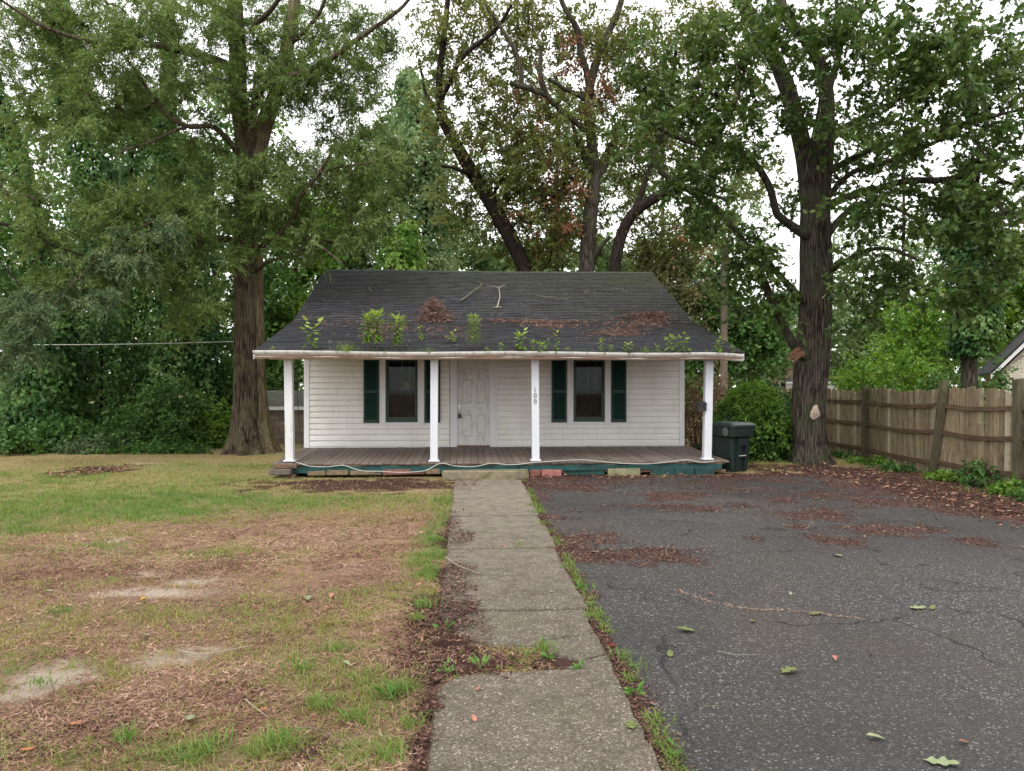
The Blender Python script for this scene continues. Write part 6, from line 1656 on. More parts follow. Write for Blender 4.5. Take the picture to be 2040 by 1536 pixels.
for k, (px, pyb, pyt, kd, lb) in enumerate([(542, 700, 688, 'small', 'tiny seedling at the far left gutter end'), (839, 680, 650, 'small', 'pale weed standing on shingles right of the drooping weed'), (901, 684, 664, 'broad', 'short yellow-green weed left of the feathery one'), (968, 697, 686, 'small', 'tiny gutter seedling just right of the feathery weed'),
    (997, 698, 677, 'small', 'small upright gutter weed midway between feathery weed and house-number post'), (1035, 698, 655, 'broad', 'medium leafy weed left of the house-number post top'), (1062, 698, 670, 'small', 'slim weed right above the house-number post'), (1083, 698, 677, 'broad', 'yellowish weed right of the house-number post'), (1107, 698, 650, 'small', 'tall thin weed above the left shutter of the right window'),
    (1131, 698, 686, 'small', 'tiny weed above the right window frame'), (1199, 697, 666, 'small', 'upright weed above the right window edge'), (1217, 697, 680, 'small', 'small weed above the right shutter'), (1249, 697, 678, 'broad', 'leafy weed above the far right shutter edge'), (1312, 698, 682, 'small', 'little weed left of the broad-leaved clump'),
    (1338, 698, 664, 'broad', 'broad-leaved weed clump near the right roof end, left plant'), (1362, 698, 664, 'broad', 'broad-leaved weed clump near the right roof end, right plant'), (1432, 700, 672, 'broad', 'vine-like weed hanging at the right roof corner'), (1460, 702, 684, 'small', 'last weed at the right gutter tip')]):
    roof_weed(px, pyb, pyt, kd, lb, 20 + k)
# grass in the gutter
L_grass = mat_leaf('leaf_grass', [(.36, .27, .125), (.31, .28, .10), (.22, .26, .075), (.15, .23, .055), (.11, .21, .050)], .35, .5)
def blades(P, H, Wd, lean, rs, rnd):
    n = len(P)
    a = rs.uniform(0, 2 * math.pi, n); ld = np.stack([np.cos(a), np.sin(a), np.zeros(n)], 1)
    sd = np.stack([-np.sin(a), np.cos(a), np.zeros(n)], 1)
    b2 = rs.uniform(0, 2 * math.pi, n); sd = sd * np.cos(b2 * .3)[:, None] + ld * np.sin(b2 * .3)[:, None]
    up = np.array([0, 0, 1.0])
    mid = P + up * (H * .55)[:, None] + ld * (H * lean * .28)[:, None]
    tip = P + up * (H * (1 - .35 * lean))[:, None] + ld * (H * lean * .95)[:, None]
    w = Wd[:, None] / 2
    V = np.stack([P - sd * w, P + sd * w, mid - sd * w * .8, mid + sd * w * .8, tip], 1).reshape(-1, 3)
    b = np.arange(n)[:, None] * 5
    F = np.concatenate([b + np.array([[0, 1, 3]]), b + np.array([[0, 3, 2]]), b + np.array([[2, 3, 4]])], 1).reshape(-1, 3)
    return V, F, np.repeat(rnd, 3)
def tuft(name, p, n, h, label, seed, green=.75, spread=.05, cat='grass tuft', group=None, wd=.007):
    rs = np.random.RandomState(seed)
    P = np.asarray(p) + np.stack([rs.normal(size=n) * spread, rs.normal(size=n) * spread, np.zeros(n)], 1)
    V, F, r = blades(P, h * rs.uniform(.5, 1.2, n), wd * rs.uniform(.7, 1.3, n), rs.uniform(.3, 1.8, n), rs, np.clip(green + rs.uniform(-.25, .25, n), 0, 1))
    return tag(put(name, mesh_np(name, V, F, False, r), L_grass), label, cat, group)
tuft('gutter_grass', (XY(690, YG), YG, 2.57), 110, .28, 'wispy grass sprawling over the gutter near the left post', 301, .7, .10)
tuft('gutter_grass', (XY(855, YG), YG, 2.57), 30, .15, 'sparse grass in the gutter above the second post', 302, .6, .06)
tuft('gutter_grass', (XY(1285, YG), YG, 2.57), 46, .19, 'grass clump hanging from the gutter right of the window', 303, .75, .05)

rs = np.random.RandomState(304); n = 420; xx = rs.uniform(RXL + .1, RXR - .1, n); kp = noise2(xx, xx * 0, 1.6, 3) > .47; xx = xx[kp]; n = len(xx)
V, F, r = blades(np.stack([xx, np.full(n, YG + .0) + rs.uniform(-.03, .05, n), np.full(n, 2.57)], 1), rs.uniform(.03, .13, n), rs.uniform(.006, .012, n), rs.uniform(.3, 1.6, n), rs, rs.uniform(.3, 1, n))
tag(put('gutter_growth', mesh_np('gutter_growth', V, F, False, r), L_grass), 'thin sprouts and moss all along the gutter', 'grass', kind='stuff')

# debris
def chips(P, N, Ls, Ws, rs, rnd):
    """small flat bits lying on a surface with normal N"""
    n = len(P)
    d = rs.normal(size=(n, 3)); N = np.broadcast_to(N, (n, 3)) + rs.normal(size=(n, 3)) * .22
    N = N / np.linalg.norm(N, axis=1)[:, None]
    d = d - N * (d * N).sum(1)[:, None]; d /= np.linalg.norm(d, axis=1)[:, None]
    s = np.cross(N, d)
    a = d * (Ls / 2)[:, None]; b = s * (Ws / 2)[:, None]
    V = np.stack([P - a - b * .6, P + a * .2 - b, P + a, P + a * .1 + b], 1).reshape(-1, 3)
    return V, np.arange(n * 4).reshape(n, 4)
L_mulch = mat_leaf('leaf_litter', [(.030, .014, .012), (.062, .030, .024), (.105, .052, .040), (.165, .088, .064), (.30, .20, .14)], .1, .8, .15)
L_strawm = mat_leaf('pine_straw', [(.085, .042, .030), (.17, .092, .062), (.27, .155, .105), (.37, .235, .16), (.48, .35, .26)], .1, .8, .15)
nrm_p = np.array([0, -KP, 1]) / math.hypot(KP, 1); nrm_m = np.array([0, -KM, 1]) / math.hypot(KM, 1)
def roof_pile(name, label, spots, n, hgt, seed, Lm=.16, cat='debris'):
    rs = np.random.RandomState(seed); P = []
    for k in range(n):
        px, py, rx, ry, w_ = spots[rs.randint(len(spots))]
        u = rs.normal(size=2) * .55
        q = RP(px + u[0] * rx, py + u[1] * ry)
        q[2] += hgt * w_ * math.exp(-(u ** 2).sum()) * rs.uniform(0, 1)
        P.append(q)
    P = np.array(P)
    V, F = chips(P, nrm_m, Lm * rs.uniform(.4, 1.4, n), rs.uniform(.008, .022, n), rs, None)
    o = put(name, mesh_np(name, V, F, False, np.clip(rs.uniform(0, 1, n) ** 1.3, 0, 1)), L_mulch)
    return tag(o, label, cat, kind='stuff')
roof_pile('needle_pile', 'rounded heap of brown twigs and needles on the roof left of centre', [(866, 628, 26, 12, 1.0), (862, 618, 18, 9, 1.0), (872, 638, 34, 7, .5)], 1900, .34, 401)
roof_pile('needle_drift', 'wide drift of brown needles on the right roof slope', [(1270, 634, 62, 7, .5), (1300, 629, 34, 6, .5), (1270, 650, 62, 8, .3), (1230, 665, 60, 7, .15), (1310, 642, 26, 6, .3)], 2300, .15, 402)
roof_pile('needle_drift', 'thin drift of needles along the roof break right of centre', [(1130, 643, 70, 4, .3), (1010, 640, 50, 4, .25), (1100, 650, 50, 4, .2), (1060, 642, 40, 4, .2)], 1100, .08, 403)
roof_pile('needle_drift', 'scattered litter on shingles below the needle heap', [(880, 658, 60, 6, .2), (770, 655, 50, 6, .2), (900, 672, 60, 5, .1), (760, 672, 40, 6, .1), (700, 645, 90, 4, .1)], 700, .05, 404)
rs = np.random.RandomState(405)
P = np.array([RP(rs.uniform(570, 1420), rs.uniform(552, 694)) for _ in range(1300)])
P = P[(P[:, 0] > RXL + .1) & (P[:, 0] < RXR - .1)]; n = len(P)
V, F = chips(P, nrm_m, rs.uniform(.03, .20, n), rs.uniform(.006, .02, n), rs, None)
tag(put('roof_litter', mesh_np('roof_litter', V, F, False, rs.uniform(0, 1, n) ** .8), L_mulch), 'twigs and leaf bits strewn over the whole roof', 'litter', kind='stuff')
M_twig = mat_plain('fallen_twig', (.15, .12, .09), .85, .2, var=.35, scale=20)
M_twigl = mat_plain('pale_twig', (.27, .235, .18), .85, .2, var=.3, scale=20)
def branch(name, pts, r, mat, label, forks=(), cat='branch'):
    m = MB(); P = np.array(pts)
    rows = np.concatenate([P, np.linspace(r, r * .45, len(P))[:, None]], 1)
    l = smooth_path(rows, .05); m.tube(l[:, :3], l[:, 3], 6)
    for i, off in forks:
        a = P[i]; b = a + np.array(off); m.tube([a, (a + b) / 2 + np.array([0, 0, .02]), b], [r * .6, r * .45, r * .25], 5)
    return tag(m.build(name, mat, None, True), label, cat)
up = np.array([0, 0, .05])
branch('fallen_branch', [RP(918, 604) + up, RP(932, 594) + up, RP(945, 586) + up * 2, RP(960, 576) + up * 2], .022, M_twig, 'forked dead branch lying on the roof centre', [(2, (.22, .1, .12)), (2, (.3, -.1, .02)), (3, (-.1, .2, .14)), (1, (.1, .25, .05))])
branch('fallen_branch', [RP(990, 618) + up, RP(994, 605) + up, RP(996, 594) + up, RP(994, 582) + up * 2], .026, M_twigl, 'pale upright dead branch on the roof right of the forked one', [(3, (.2, .1, .1)), (3, (-.25, .2, .08)), (0, (.12, -.06, .0)), (0, (-.1, -.05, .0))])
branch('fallen_branch', [RP(735, 577) + up, RP(738, 583) + up, RP(742, 587) + up], .009, M_twigl, 'short curved twig on the upper left roof')
branch('fallen_branch', [RP(585, 644) + up, RP(630, 638) + up, RP(680, 634) + up, RP(710, 636) + up], .010, M_twig, 'long thin twig along the left roof break')
branch('fallen_branch', [RP(1218, 578) + up, RP(1240, 582) + up, RP(1255, 588) + up], .012, M_twig, 'thin twig on the upper right roof', [(1, (.1, .2, .1))])
branch('fallen_branch', [RP(1070, 594) + up, RP(1095, 598) + up, RP(1130, 600) + up], .012, M_twig, 'dark twig lying mid roof right of the pale branch', [(1, (.2, .15, .06)), (2, (.2, .1, .03))])

# ================================================================== ON THE GROUND
def frustum(n, dmin, dmax, rs, pw=1.0, pxr=(-140, 2180)):
    u = rs.uniform(0, 1, n)
    if abs(pw - 1) < 1e-6: d = dmin * (dmax / dmin) ** u
    else:
        e = 1 - pw; d = (dmin ** e + u * (dmax ** e - dmin ** e)) ** (1 / e)
    r = (rs.uniform(pxr[0], pxr[1], n) - 1020) / FPX * d
    return r * CY + d * SY, -r * SY + d * CY, d
def GP0(px, py): return G(px, py)
def on_walk(X, Y): return (X > -.24) & (X < 1.02) & (Y < 15.3) & ~((Y > 5.0) & (Y < 5.62) & (X < .62) & (X > -.3))
def on_drive(X, Y): return (X >= 1.0) & (X < 7.6) & (Y < 15.85)
rs = np.random.RandomState(501)
X, Y, d = frustum(900000, 2.6, 23.5, rs, .95)
mk = lawn_masks(X, Y)
patch = np.clip((noise2(X, Y, 3.1, 3) - .42) * 5, 0, 1); patch2 = np.clip((noise2(X, Y, 9.0, 2) - .40) * 5, .05, 1)
prob = np.clip(mk['dens'] * (.40 + .60 * patch) * (.25 + .75 * patch2) * 1.6, 0, 1)
inside = ~on_walk(X, Y) & ~on_drive(X, Y) & ~((Y > 16.0) & (X > XL - .1) & (X < XR + .1)) & (Y < 22.5)
sel = (rs.uniform(0, 1, len(X)) < prob) & inside
idx = np.nonzero(sel)[0][:165000]
X, Y, d = X[idx], Y[idx], d[idx]; n = len(X); gsel = mk['green'][idx]
zb = (noise2(X, Y, .8, 4) - .5) * .05 + (noise2(X, Y, 5, 2) - .5) * .012 - .006
H = (.032 + .040 * gsel + .030 * noise2(X, Y, 2.0, 2)) * rs.uniform(.45, 1.35, n) * (1 + np.clip(d - 8, 0, 14) * .012)
Wd = (.0040 + .0003 * np.clip(d, 0, 25)) * rs.uniform(.7, 1.3, n)
dry = np.clip(.30 + .55 * gsel + (noise2(X, Y, .6, 3) - .5) * .9 - .12 * (Y > 13) + rs.uniform(-.25, .25, n), 0, 1)
V, F, r = blades(np.stack([X, Y, zb], 1), H, Wd, rs.uniform(.3, 1.7, n), rs, dry)
tag(put('lawn_grass', mesh_np('lawn_grass', V, F, False, r), L_grass), 'thin patchy lawn grass, part green and part dry', 'grass', kind='stuff')
# straw and leaf bits on the lawn
X, Y, d = frustum(800000, 2.6, 20, rs, 1.0, (-140, 1100))
mk = lawn_masks(X, Y)
prob = np.clip(.26 + .74 * mk['straw'] * (1 - .5 * mk['green']) - .22 * mk['sand'] - .15 * mk['green'], .03, 1) * np.clip((noise2(X, Y, 4, 3) - .25) * 2.4, .15, 1) * (1 - .7 * mk['mulch']) * np.where(Y > 13, .35, 1)
sel = (rs.uniform(0, 1, len(X)) < prob) & ~on_walk(X, Y) & ~on_drive(X, Y) & (Y < 16) & (X < 1.0)
idx = np.nonzero(sel)[0][:170000]; X, Y, d = X[idx], Y[idx], d[idx]; n = len(X)
zb = (noise2(X, Y, .8, 4) - .5) * .05 + (noise2(X, Y, 5, 2) - .5) * .012 + rs.uniform(.002, .022, n)
V, F = chips(np.stack([X, Y, zb], 1), np.array([0, 0, 1.]), rs.uniform(.02, .10, n) * (1 + d * .03), np.where(rs.uniform(0, 1, n) < .92, rs.uniform(.0015, .0038, n), rs.uniform(.006, .011, n)) * (1 + d * .11), rs, None)
tag(put('pine_straw', mesh_np('pine_straw', V, F, False, np.clip(rs.uniform(0, 1, n) * .8 + (noise2(X, Y, 1.5, 3) - .4) * .7, 0, 1)), L_strawm), 'brown pine straw and leaf bits strewn over the lawn', 'straw', kind='stuff')
# dark leaf litter beside the walk, on the drive and along the fence
X, Y, d = frustum(420000, 2.6, 19.5, rs, 1.0)
mk = lawn_masks(X, Y)
dm = drive_mulch(X, Y)
prob = np.where(on_drive(X, Y), dm * .95, mk['mulch']) ** 1.4
prob = np.where(on_walk(X, Y), np.maximum(mk['mulch'] * (X < .30), 0), prob)
sel = (rs.uniform(0, 1, len(X)) < prob) & (Y < 19) & ~((Y > 15.95) & (X > XL) & (X < XR + .1))
idx = np.nonzero(sel)[0][:110000]; X, Y, d = X[idx], Y[idx], d[idx]; n = len(X)
zg = np.where(on_drive(X, Y), .020, np.where(on_walk(X, Y), .046, (noise2(X, Y, .8, 4) - .5) * .05 + .004))
V, F = chips(np.stack([X, Y, zg + rs.uniform(0, .016, n)], 1), np.array([0, 0, 1.]), rs.uniform(.012, .045, n) * (1 + d * .05), rs.uniform(.005, .014, n) * (1 + d * .05), rs, None)
tag(put('leaf_litter', mesh_np('leaf_litter', V, F, False, np.clip(rs.uniform(0, 1, n) ** 1.6 + (noise2(X, Y, 2, 2) - .5) * .3, 0, 1)), L_mulch), 'dark shredded leaf litter drifted over walk edges, driveway and fence foot', 'litter', kind='stuff')
# litter and moss packed along the joint between walk and drive
n = 16000; yy = 2.4 * (15.4 / 2.4) ** rs.uniform(0, 1, n); xx = .965 + .006 * yy * (yy > 5) + np.abs(rs.normal(size=n)) * .055 * (.4 + 1.6 * noise2(yy, yy * 0, 1.7, 3))
V, F = chips(np.stack([xx, yy, .016 + rs.uniform(0, .022, n)], 1), np.array([0, 0, 1.]), rs.uniform(.010, .04, n) * (1 + yy * .03), rs.uniform(.004, .011, n) * (1 + yy * .03), rs, None)
tag(put('joint_litter', mesh_np('joint_litter', V, F, False, np.clip(rs.uniform(0, 1, n) ** 1.5, 0, 1)), L_mulch), 'dark litter packed along the joint between walk and driveway', 'litter', kind='stuff')
n = 2600; yy = 2.5 * (15.2 / 2.5) ** rs.uniform(0, 1, n); kp = noise2(yy, yy * 0 + 3, 1.3, 3) > .50; yy = yy[kp]; n = len(yy); xx = 1.0 + .006 * yy * (yy > 5) + np.abs(rs.normal(size=n)) * .05
V, F, r = blades(np.stack([xx, yy, np.full(n, .01)], 1), rs.uniform(.03, .10, n), (.004 + .0004 * yy) * rs.uniform(.8, 1.3, n), rs.uniform(.3, 1.7, n), rs, rs.uniform(.5, 1, n))
tag(put('joint_grass', mesh_np('joint_grass', V, F, False, r), L_grass), 'short grass growing along the joint between walk and driveway', 'grass', kind='stuff')
# straw caught in a crack of the drive
cr = smooth_path([(*GP0(1345, 1178), .0), (*GP0(1420, 1205), .0), (*GP0(1500, 1218), .0), (*GP0(1590, 1222), .0), (*GP0(1720, 1238), .0)], .03)
k_ = rs.randint(0, len(cr), 420); P = cr[k_, :3] + np.stack([rs.normal(size=420) * .018, rs.normal(size=420) * .018, rs.uniform(.018, .024, 420)], 1)
V, F = chips(P, np.array([0, 0, 1.]), rs.uniform(.01, .05, 420), rs.uniform(.002, .006, 420), rs, None)
tag(put('crack_straw', mesh_np('crack_straw', V, F, False, rs.uniform(.3, 1, 420)), L_strawm), 'pale straw line caught in a driveway crack', 'straw', kind='stuff')
# bigger dry leaves by fence and porch
X, Y, d = frustum(60000, 8, 19.5, rs, .6)
mk = lawn_masks(X, Y)
pr = np.clip((X - 7.0) / .8, 0, 1) * (X < 9.0) * .20 + ((Y > 15.55) & (Y < 16.0) & (X > 1.15) & (X < 6.5)) * .55 + ell(X, Y, 200, 937, 64, 8) * .9 + ell(X, Y, 1600, 940, 140, 7) * .3
sel = (rs.uniform(0, 1, len(X)) < pr) & ~((Y > 15.98) & (X > XL) & (X < XR + .1))
X, Y = X[sel], Y[sel]; n = len(X)
a = rs.uniform(0, 6.28, n); Dv = np.stack([np.cos(a), np.sin(a), rs.normal(size=n) * .25], 1); Nv = np.stack([rs.normal(size=n) * .4, rs.normal(size=n) * .4, np.ones(n)], 1)
V, F = leaf_mesh(np.stack([X, Y, rs.uniform(.012, .05, n)], 1), Dv, Nv, rs.uniform(.05, .12, n), rs.uniform(.025, .05, n), 'blade', None)
L_dry = mat_leaf('dry_leaf', [(.06, .024, .022), (.13, .055, .042), (.22, .105, .07), (.33, .19, .12), (.42, .29, .20)], .15, .6, .3)
tag(put('dry_leaves', mesh_np('dry_leaves', V, F, False, np.clip(rs.uniform(0, 1, n) ** 1.3, 0, 1)), L_dry), 'curled dry leaves heaped along porch and fence', 'dry leaves', kind='stuff')

# single fallen leaves that can be picked out
def fallen_leaf(px, py, L, col, label, seed, shape='oak'):
    rs = np.random.RandomState(seed)
    p = G(px, py); p[2] = .03 if 1.0 < p[0] < 7.6 else (.055 if -.22 < p[0] <= 1.0 else .045)
    a = rs.uniform(0, 6.28); ca, sa = math.cos(a), math.sin(a); out = LEAF['oak_fine' if shape == 'oak' else shape]
    m = MB(); V = []; n = len(out)
    w_ = .68 if shape == 'oak' else .5
    for s_ in (0, 1):
        for u, v in out:
            x, y = (u - .5) * L, v * L * w_
            zz = .010 * math.sin(u * 3.0 + seed) + abs(y) * .16 + s_ * -.0015
            V.append((p[0] + x * ca - y * sa, p[1] + x * sa + y * ca, p[2] + zz))
    half = n // 2
    F = []
    for s_ in (0, 1):
        b = s_ * n
        A = [b + k for k in range(0, half + 1)]; Bq = [b] + [b + k for k in range(half, n)]
        F += [tuple(A) if s_ == 0 else tuple(A[::-1]), tuple(Bq) if s_ == 0 else tuple(Bq[::-1])]
    m.add(V, F)
    me = m.mesh('fallen_leaf'); 
    return tag(put('fallen_leaf', me, col), label, 'leaf', 'single leaves fallen on drive, walk and lawn')
F_pale = mat_plain('leaf_pale_green', (.19, .22, .115), .6, .3, var=.2, scale=30)
F_green = mat_plain('leaf_dull_green', (.11, .13, .04), .6, .3, var=.35, scale=40)
F_yel = mat_plain('leaf_yellow', (.42, .25, .04), .6, .3, var=.25, scale=30)
F_orange = mat_plain('leaf_orange', (.33, .12, .05), .6, .3, var=.2, scale=30)
F_red = mat_plain('leaf_red', (.16, .025, .02), .6, .3, var=.3, scale=30)
F_pink = mat_plain('leaf_pink', (.33, .14, .10), .6, .3, var=.2, scale=30)
for k, (px, py, L, c_, sh, lb) in enumerate([
    (1828, 1216, .17, F_pale, 'oak', 'pale green oak leaf lying on the middle right driveway'), (1858, 1216, .11, F_green, 'blade', 'small green leaf right beside the pale oak leaf'), (1368, 1262, .15, F_green, 'oak', 'crumpled green leaf on the driveway near the broken slab'), (1573, 1346, .15, F_green, 'oak', 'crumpled green leaf cluster on the lower middle driveway'),
    (1668, 1112, .15, F_pale, 'blade', 'long pale leaf on the upper middle driveway'), (1184, 1104, .14, F_pale, 'blade', 'pale leaf lying on the litter right of the walk'), (1258, 1463, .13, F_green, 'oak', 'yellow-green oak leaf on the nearest walk slab'), (1875, 1528, .17, F_pale, 'oak', 'large pale leaf at the bottom right photo edge'), (1219, 1292, .14, F_red, 'oak', 'dark red leaf by the broken slab edge'),
    (287, 1203, .13, F_yel, 'blade', 'bright yellow leaf on the left lawn'), (440, 1218, .07, F_orange, 'ovate', 'round orange leaf near the yellow one'), (283, 1241, .07, F_orange, 'ovate', 'orange leaf below the yellow one'), (54, 1508, .08, F_orange, 'ovate', 'orange leaf in the bottom left corner'), (378, 1443, .10, F_pale, 'oak', 'pale star-shaped leaf on the lower lawn'), (290, 1276, .11, F_pale, 'oak', 'pale leaf on the bare patch of the left lawn'),
    (95, 1188, .12, F_pale, 'blade', 'pale curled leaf on the far left lawn'), (614, 1201, .13, F_pale, 'oak', 'pale green leaf right of the lawn middle'), (660, 1196, .10, F_pink, 'blade', 'tan leaf right of the pale green one'), (1605, 1064, .10, F_orange, 'ovate', 'orange leaf on the litter patch of the far driveway'), (1000, 1094, .07, F_pink, 'ovate', 'pink leaf on the middle of the walk'),
    (948, 1184, .08, F_orange, 'blade', 'brown-orange leaf on the left of the walk'), (944, 1450, .06, F_pink, 'ovate', 'small tan leaf on the nearest slab'), (954, 1391, .06, F_pink, 'ovate', 'small pink leaf near the far edge of the nearest slab'), (1664, 1320, .07, F_pink, 'ovate', 'pink leaf on the lower driveway'), (1735, 1310, .06, F_pale, 'blade', 'tiny pale leaf right of the pink driveway leaf'), (1501, 1243, .07, F_green, 'oak', 'small olive leaf in the driveway middle'), (1624, 1228, .11, F_green, 'oak', 'dull green leaf left of the pale oak leaf'), (1335, 1310, .10, F_green, 'blade', 'thin green leaf near the driveway left edge'), (1995, 1050, .08, F_pink, 'blade', 'brown leaf at the right driveway edge'), (1745, 1480, .10, F_pale, 'blade', 'pale sliver of leaf on the near driveway'), (1922, 1488, .07, F_orange, 'ovate', 'coral leaf on the near right driveway'), (833, 1172, .08, F_pink, 'blade', 'tan leaf left of the walk on the lawn'), (1100, 1190, .07, F_pale, 'blade', 'pale bit of leaf near the right edge of the walk'),
    (1575, 1188, .06, F_pale, 'blade', 'small pale leaf on the open driveway'), (1415, 1190, .06, F_pink, 'blade', 'tiny brown leaf left of the driveway middle'), (690, 1335, .09, F_pale, 'blade', 'pale leaf in the grass left of the broken slab'), (520, 1430, .08, F_orange, 'blade', 'rusty leaf on the lower lawn'), (150, 1455, .08, F_orange, 'blade', 'rust-brown leaf at the lower left lawn')]):
    fallen_leaf(px, py, L, c_, lb, 600 + k, sh)
# sticks
def GP(px, py, z=.05): p = G(px, py); p[2] = z; return p
branch('stick', [GP(888, 1121, .06), GP(910, 1137, .06), GP(935, 1147, .06), GP(955, 1152, .05)], 0.0062, M_twigl, 'curved stick lying across the walk edge', cat='stick')
branch('stick', [GP(350, 1306, .04), GP(400, 1312, .03), GP(450, 1310, .05), GP(505, 1302, .06)], 0.0050, M_twigl, 'long pale twig on the bare patch of lawn', [(2, (.16, .22, .01))], cat='stick')
branch('stick', [GP(488, 1410, .05), GP(505, 1428, .06), GP(533, 1443, .04)], 0.0043, M_twigl, 'short pale twig on the lower middle lawn', cat='stick')
branch('stick', [GP(585, 1468, .05), GP(635, 1475, .06), GP(675, 1495, .05)], 0.0050, M_twig, 'twig in the grass near the bottom of the lawn', cat='stick')
branch('stick', [GP(1330, 1115, .03), GP(1327, 1107, .06), GP(1335, 1100, .09), GP(1340, 1098, .06)], 0.0062, M_twig, 'crooked twig on the litter drift right of the walk', cat='stick')
branch('stick', [GP(1490, 1283, .03), GP(1515, 1290, .03), GP(1538, 1303, .03)], 0.0025, M_twig, 'thin bent twig on the driveway', cat='stick')
branch('stick', [GP(1430, 1305, .028), GP(1470, 1313, .03), GP(1520, 1312, .03)], 0.0022, M_twigl, 'thin straw-like twig left of the bent one', cat='stick')
branch('stick', [GP(1402, 1418, .03), GP(1434, 1416, .03)], 0.0043, M_twig, 'short dark stick on the near driveway', cat='stick')
branch('stick', [GP(1610, 1057, .04), GP(1618, 1050, .08), GP(1620, 1058, .05)], 0.0062, M_twig, 'hooked twig beside the orange driveway leaf', cat='stick')
branch('stick', [GP(255, 1152, .04), GP(287, 1152, .04)], 0.0074, M_twig, 'dark stick above the sand streak', cat='stick')
branch('stick', [GP(80, 1425, .04), GP(72, 1432, .05), GP(78, 1442, .04)], 0.0043, M_twigl, 'small pale hooked twig at the lower left', cat='stick')
branch('stick', [GP(1470, 978, .03), GP(1505, 976, .035), GP(1525, 977, .03)], 0.0074, M_twig, 'dark stick on the far driveway litter', cat='stick')
# tufts in the cracks
L_clover = mat_leaf('leaf_clover', [(.06, .14, .03), (.10, .20, .045), (.15, .26, .07)], .35)
def sprout(px, py, h, n, label, seed, L=.07, W=.035):
    rs = np.random.RandomState(seed); p = G(px, py); p[2] = .02
    if n >= 20: L, W, h = L * .55, W * .6, h * 1.3
    root = thing('sprout', p, label, 'weed', 'weeds in the cracks of walk and drive')
    a = rs.uniform(0, 6.28, n); Dv = np.stack([np.cos(a), np.sin(a), rs.uniform(.1, 1.1, n)], 1)
    P = p + Dv * (h * rs.uniform(.0, .7, n))[:, None] * np.array([.7, .7, .8])
    V, F = leaf_mesh(P, Dv, np.stack([rs.normal(size=n) * .4, rs.normal(size=n) * .4, np.ones(n)], 1), L * rs.uniform(.6, 1.2, n), W * rs.uniform(.7, 1.2, n), 'blade', None)
    put('leaves', mesh_np('leaves', V, F, False, rs.uniform(0, 1, n)), L_clover, root)
    put('stems', tubes_mesh('stems', [(np.array([p, (p + q) / 2 + np.array([0, 0, .01]), q]), np.array([.002, .002, .0015])) for q in P[:6]], 4), M_stemg, root)['kind'] = 'stuff'
for k, (px, py, h, n, lb) in enumerate([(957, 1336, .09, 9, 'three-leaved seedling in the litter between the slabs'), (1090, 1318, .05, 40, 'low clover patch between the slabs, left'), (1150, 1340, .06, 34, 'small weed patch between the slabs, right'), (884, 1265, .09, 16, 'rosette weed left of the broken slab'), (890, 1345, .06, 22, 'dandelion-like weed at the far corner of the nearest slab'), (1265, 1390, .06, 14, 'round-leaved weed right of the nearest slab'), (1345, 1520, .10, 24, 'leafy weed at the bottom edge right of the slab'), (1152, 1180, .06, 16, 'small weed at the drive edge, beside the fourth slab'), (1172, 1215, .08, 22, 'leafy weed at the drive edge beside the sixth slab'), (1120, 945, .12, 10, 'seedling by the porch bricks'), (1277, 940, .14, 14, 'leafy seedling beside the mossy block'), (770, 1395, .08, 14, 'pale weed in the lawn left of the nearest slab')]):
    sprout(px, py, h, n, lb, 700 + k)
GT = 'grass tufts in the cracks and edges of the walk'
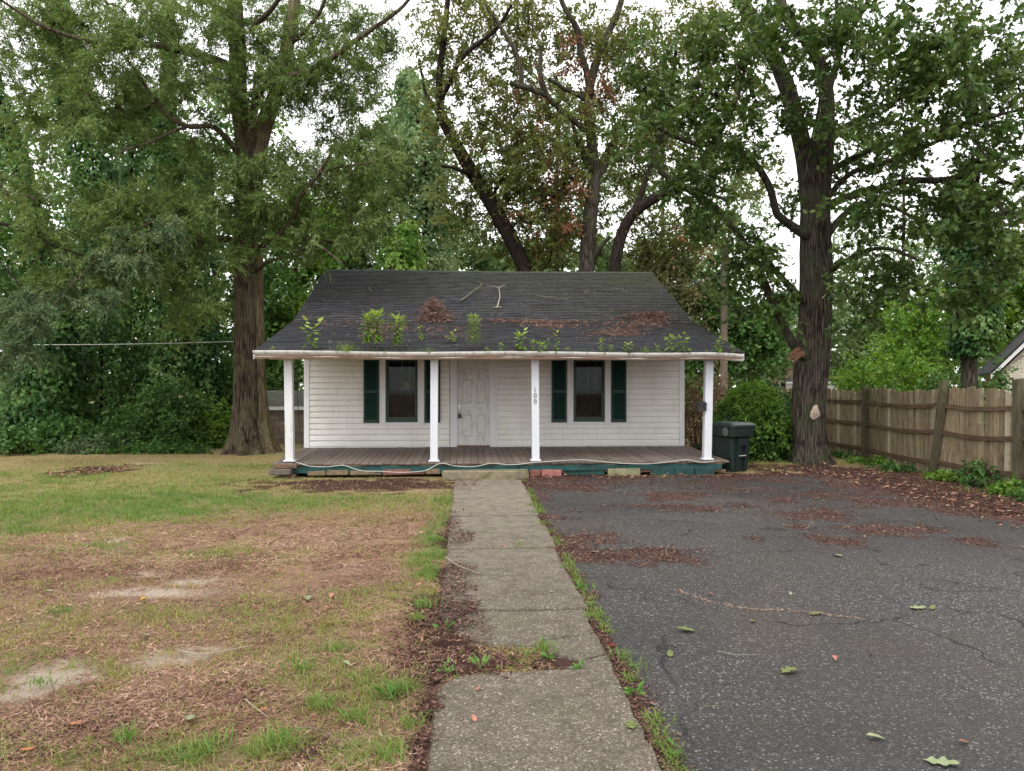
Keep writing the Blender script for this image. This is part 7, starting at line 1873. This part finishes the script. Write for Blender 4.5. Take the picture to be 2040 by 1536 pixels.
for k, (px, py, n, h, lb) in enumerate([(1062, 1012, 60, .13, 'grass tuft at the far right edge of the walk'), (1072, 1026, 70, .14, 'second grass tuft down the right walk edge'), (1084, 1048, 60, .12, 'third grass tuft down the right walk edge'), (1095, 1066, 50, .12, 'fourth grass tuft down the right walk edge'), (1036, 1092, 60, .09, 'small grass clump in a joint on the walk'), (1130, 1135, 36, .09, 'grass tuft at the right walk edge near the litter drift'), (1145, 1165, 36, .09, 'grass tuft halfway along the right walk edge'), (1180, 1236, 60, .11, 'grass tuft right of the sixth slab'), (1085, 1302, 46, .17, 'arching grass tuft on the broken slab'), (1045, 1310, 20, .12, 'thin grass beside the arching tuft'),
    (1240, 1318, 40, .15, 'arching grass tuft on the litter right of the broken slab'), (1262, 1340, 30, .13, 'sparse grass right of the slab gap'), (1310, 1440, 24, .10, 'grass sprig halfway down the nearest slab edge'), (845, 1212, 90, .14, 'bright green broad grass tuft left of the walk'), (830, 1238, 46, .10, 'small grass tuft below the bright one'), (640, 1415, 60, .16, 'coarse grass tuft on the lower lawn'), (800, 1385, 70, .17, 'long-bladed tuft left of the nearest slab'), (700, 1440, 60, .15, 'grass tuft near the bottom of the lawn'), (560, 1490, 60, .17, 'broad-bladed tuft at the bottom of the lawn'), (420, 1500, 60, .13, 'short bright tuft at the bottom left of centre'), (115, 1225, 46, .12, 'bright tuft on the left lawn'), (85, 1370, 40, .10, 'tuft beside the sand patch'), (770, 1515, 60, .16, 'tuft in the mulch by the bottom of the slab'), (820, 1450, 40, .14, 'thin tuft in the mulch along the near slab'), (668, 1300, 50, .15, 'upright tuft in the middle right lawn'), (600, 1340, 46, .15, 'upright tuft in the middle lawn'), (250, 1480, 50, .14, 'tuft on the lower left lawn'), (870, 1000, 60, .13, 'tuft at the far left walk edge'), (868, 1080, 60, .12, 'tuft at the left walk edge mid way'), (855, 1140, 60, .12, 'dense tuft at the left walk edge')]):
    tuft('grass_tuft', GP(px, py, .02), n, h * .72, lb, 800 + k, .8, .022 + .0004 * n, group=GT, wd=.007)
# weeds along the fence foot
GW = 'weeds along the fence foot'
for k, (rt, dd, w_, hh_, n, lb) in enumerate([(8.75, 20.3, .9, .16, 500, 'low green weeds at the fence foot beside the oak'), (8.75, 18.6, 1.2, .16, 560, 'low weeds below the first full fence bay'), (8.55, 17.2, 1.0, .15, 460, 'low weeds before the leaning post'), (8.68, 15.4, .8, .19, 460, 'leafy weeds right of the leaning post'), (8.80, 14.5, .6, .50, 520, 'taller leafy weed against the fence'), (8.78, 13.4, .8, .26, 760, 'dense weeds at the foot of the rightmost post'), (8.7, 12.5, 1.0, .28, 900, 'weeds at the right photo edge under the fence')]):
    q = cam_pt(rt, dd)
    shrub('fence_weeds', lb, 1020 + rt / dd * FPX, dd, w_ * FPX / dd, 765 + (EYE - hh_) * FPX / dd, n, L_bright if k % 2 else L_ivy, L=.075, W=.055, seed=900 + k, group=GW, cat='weeds', depth=.55)
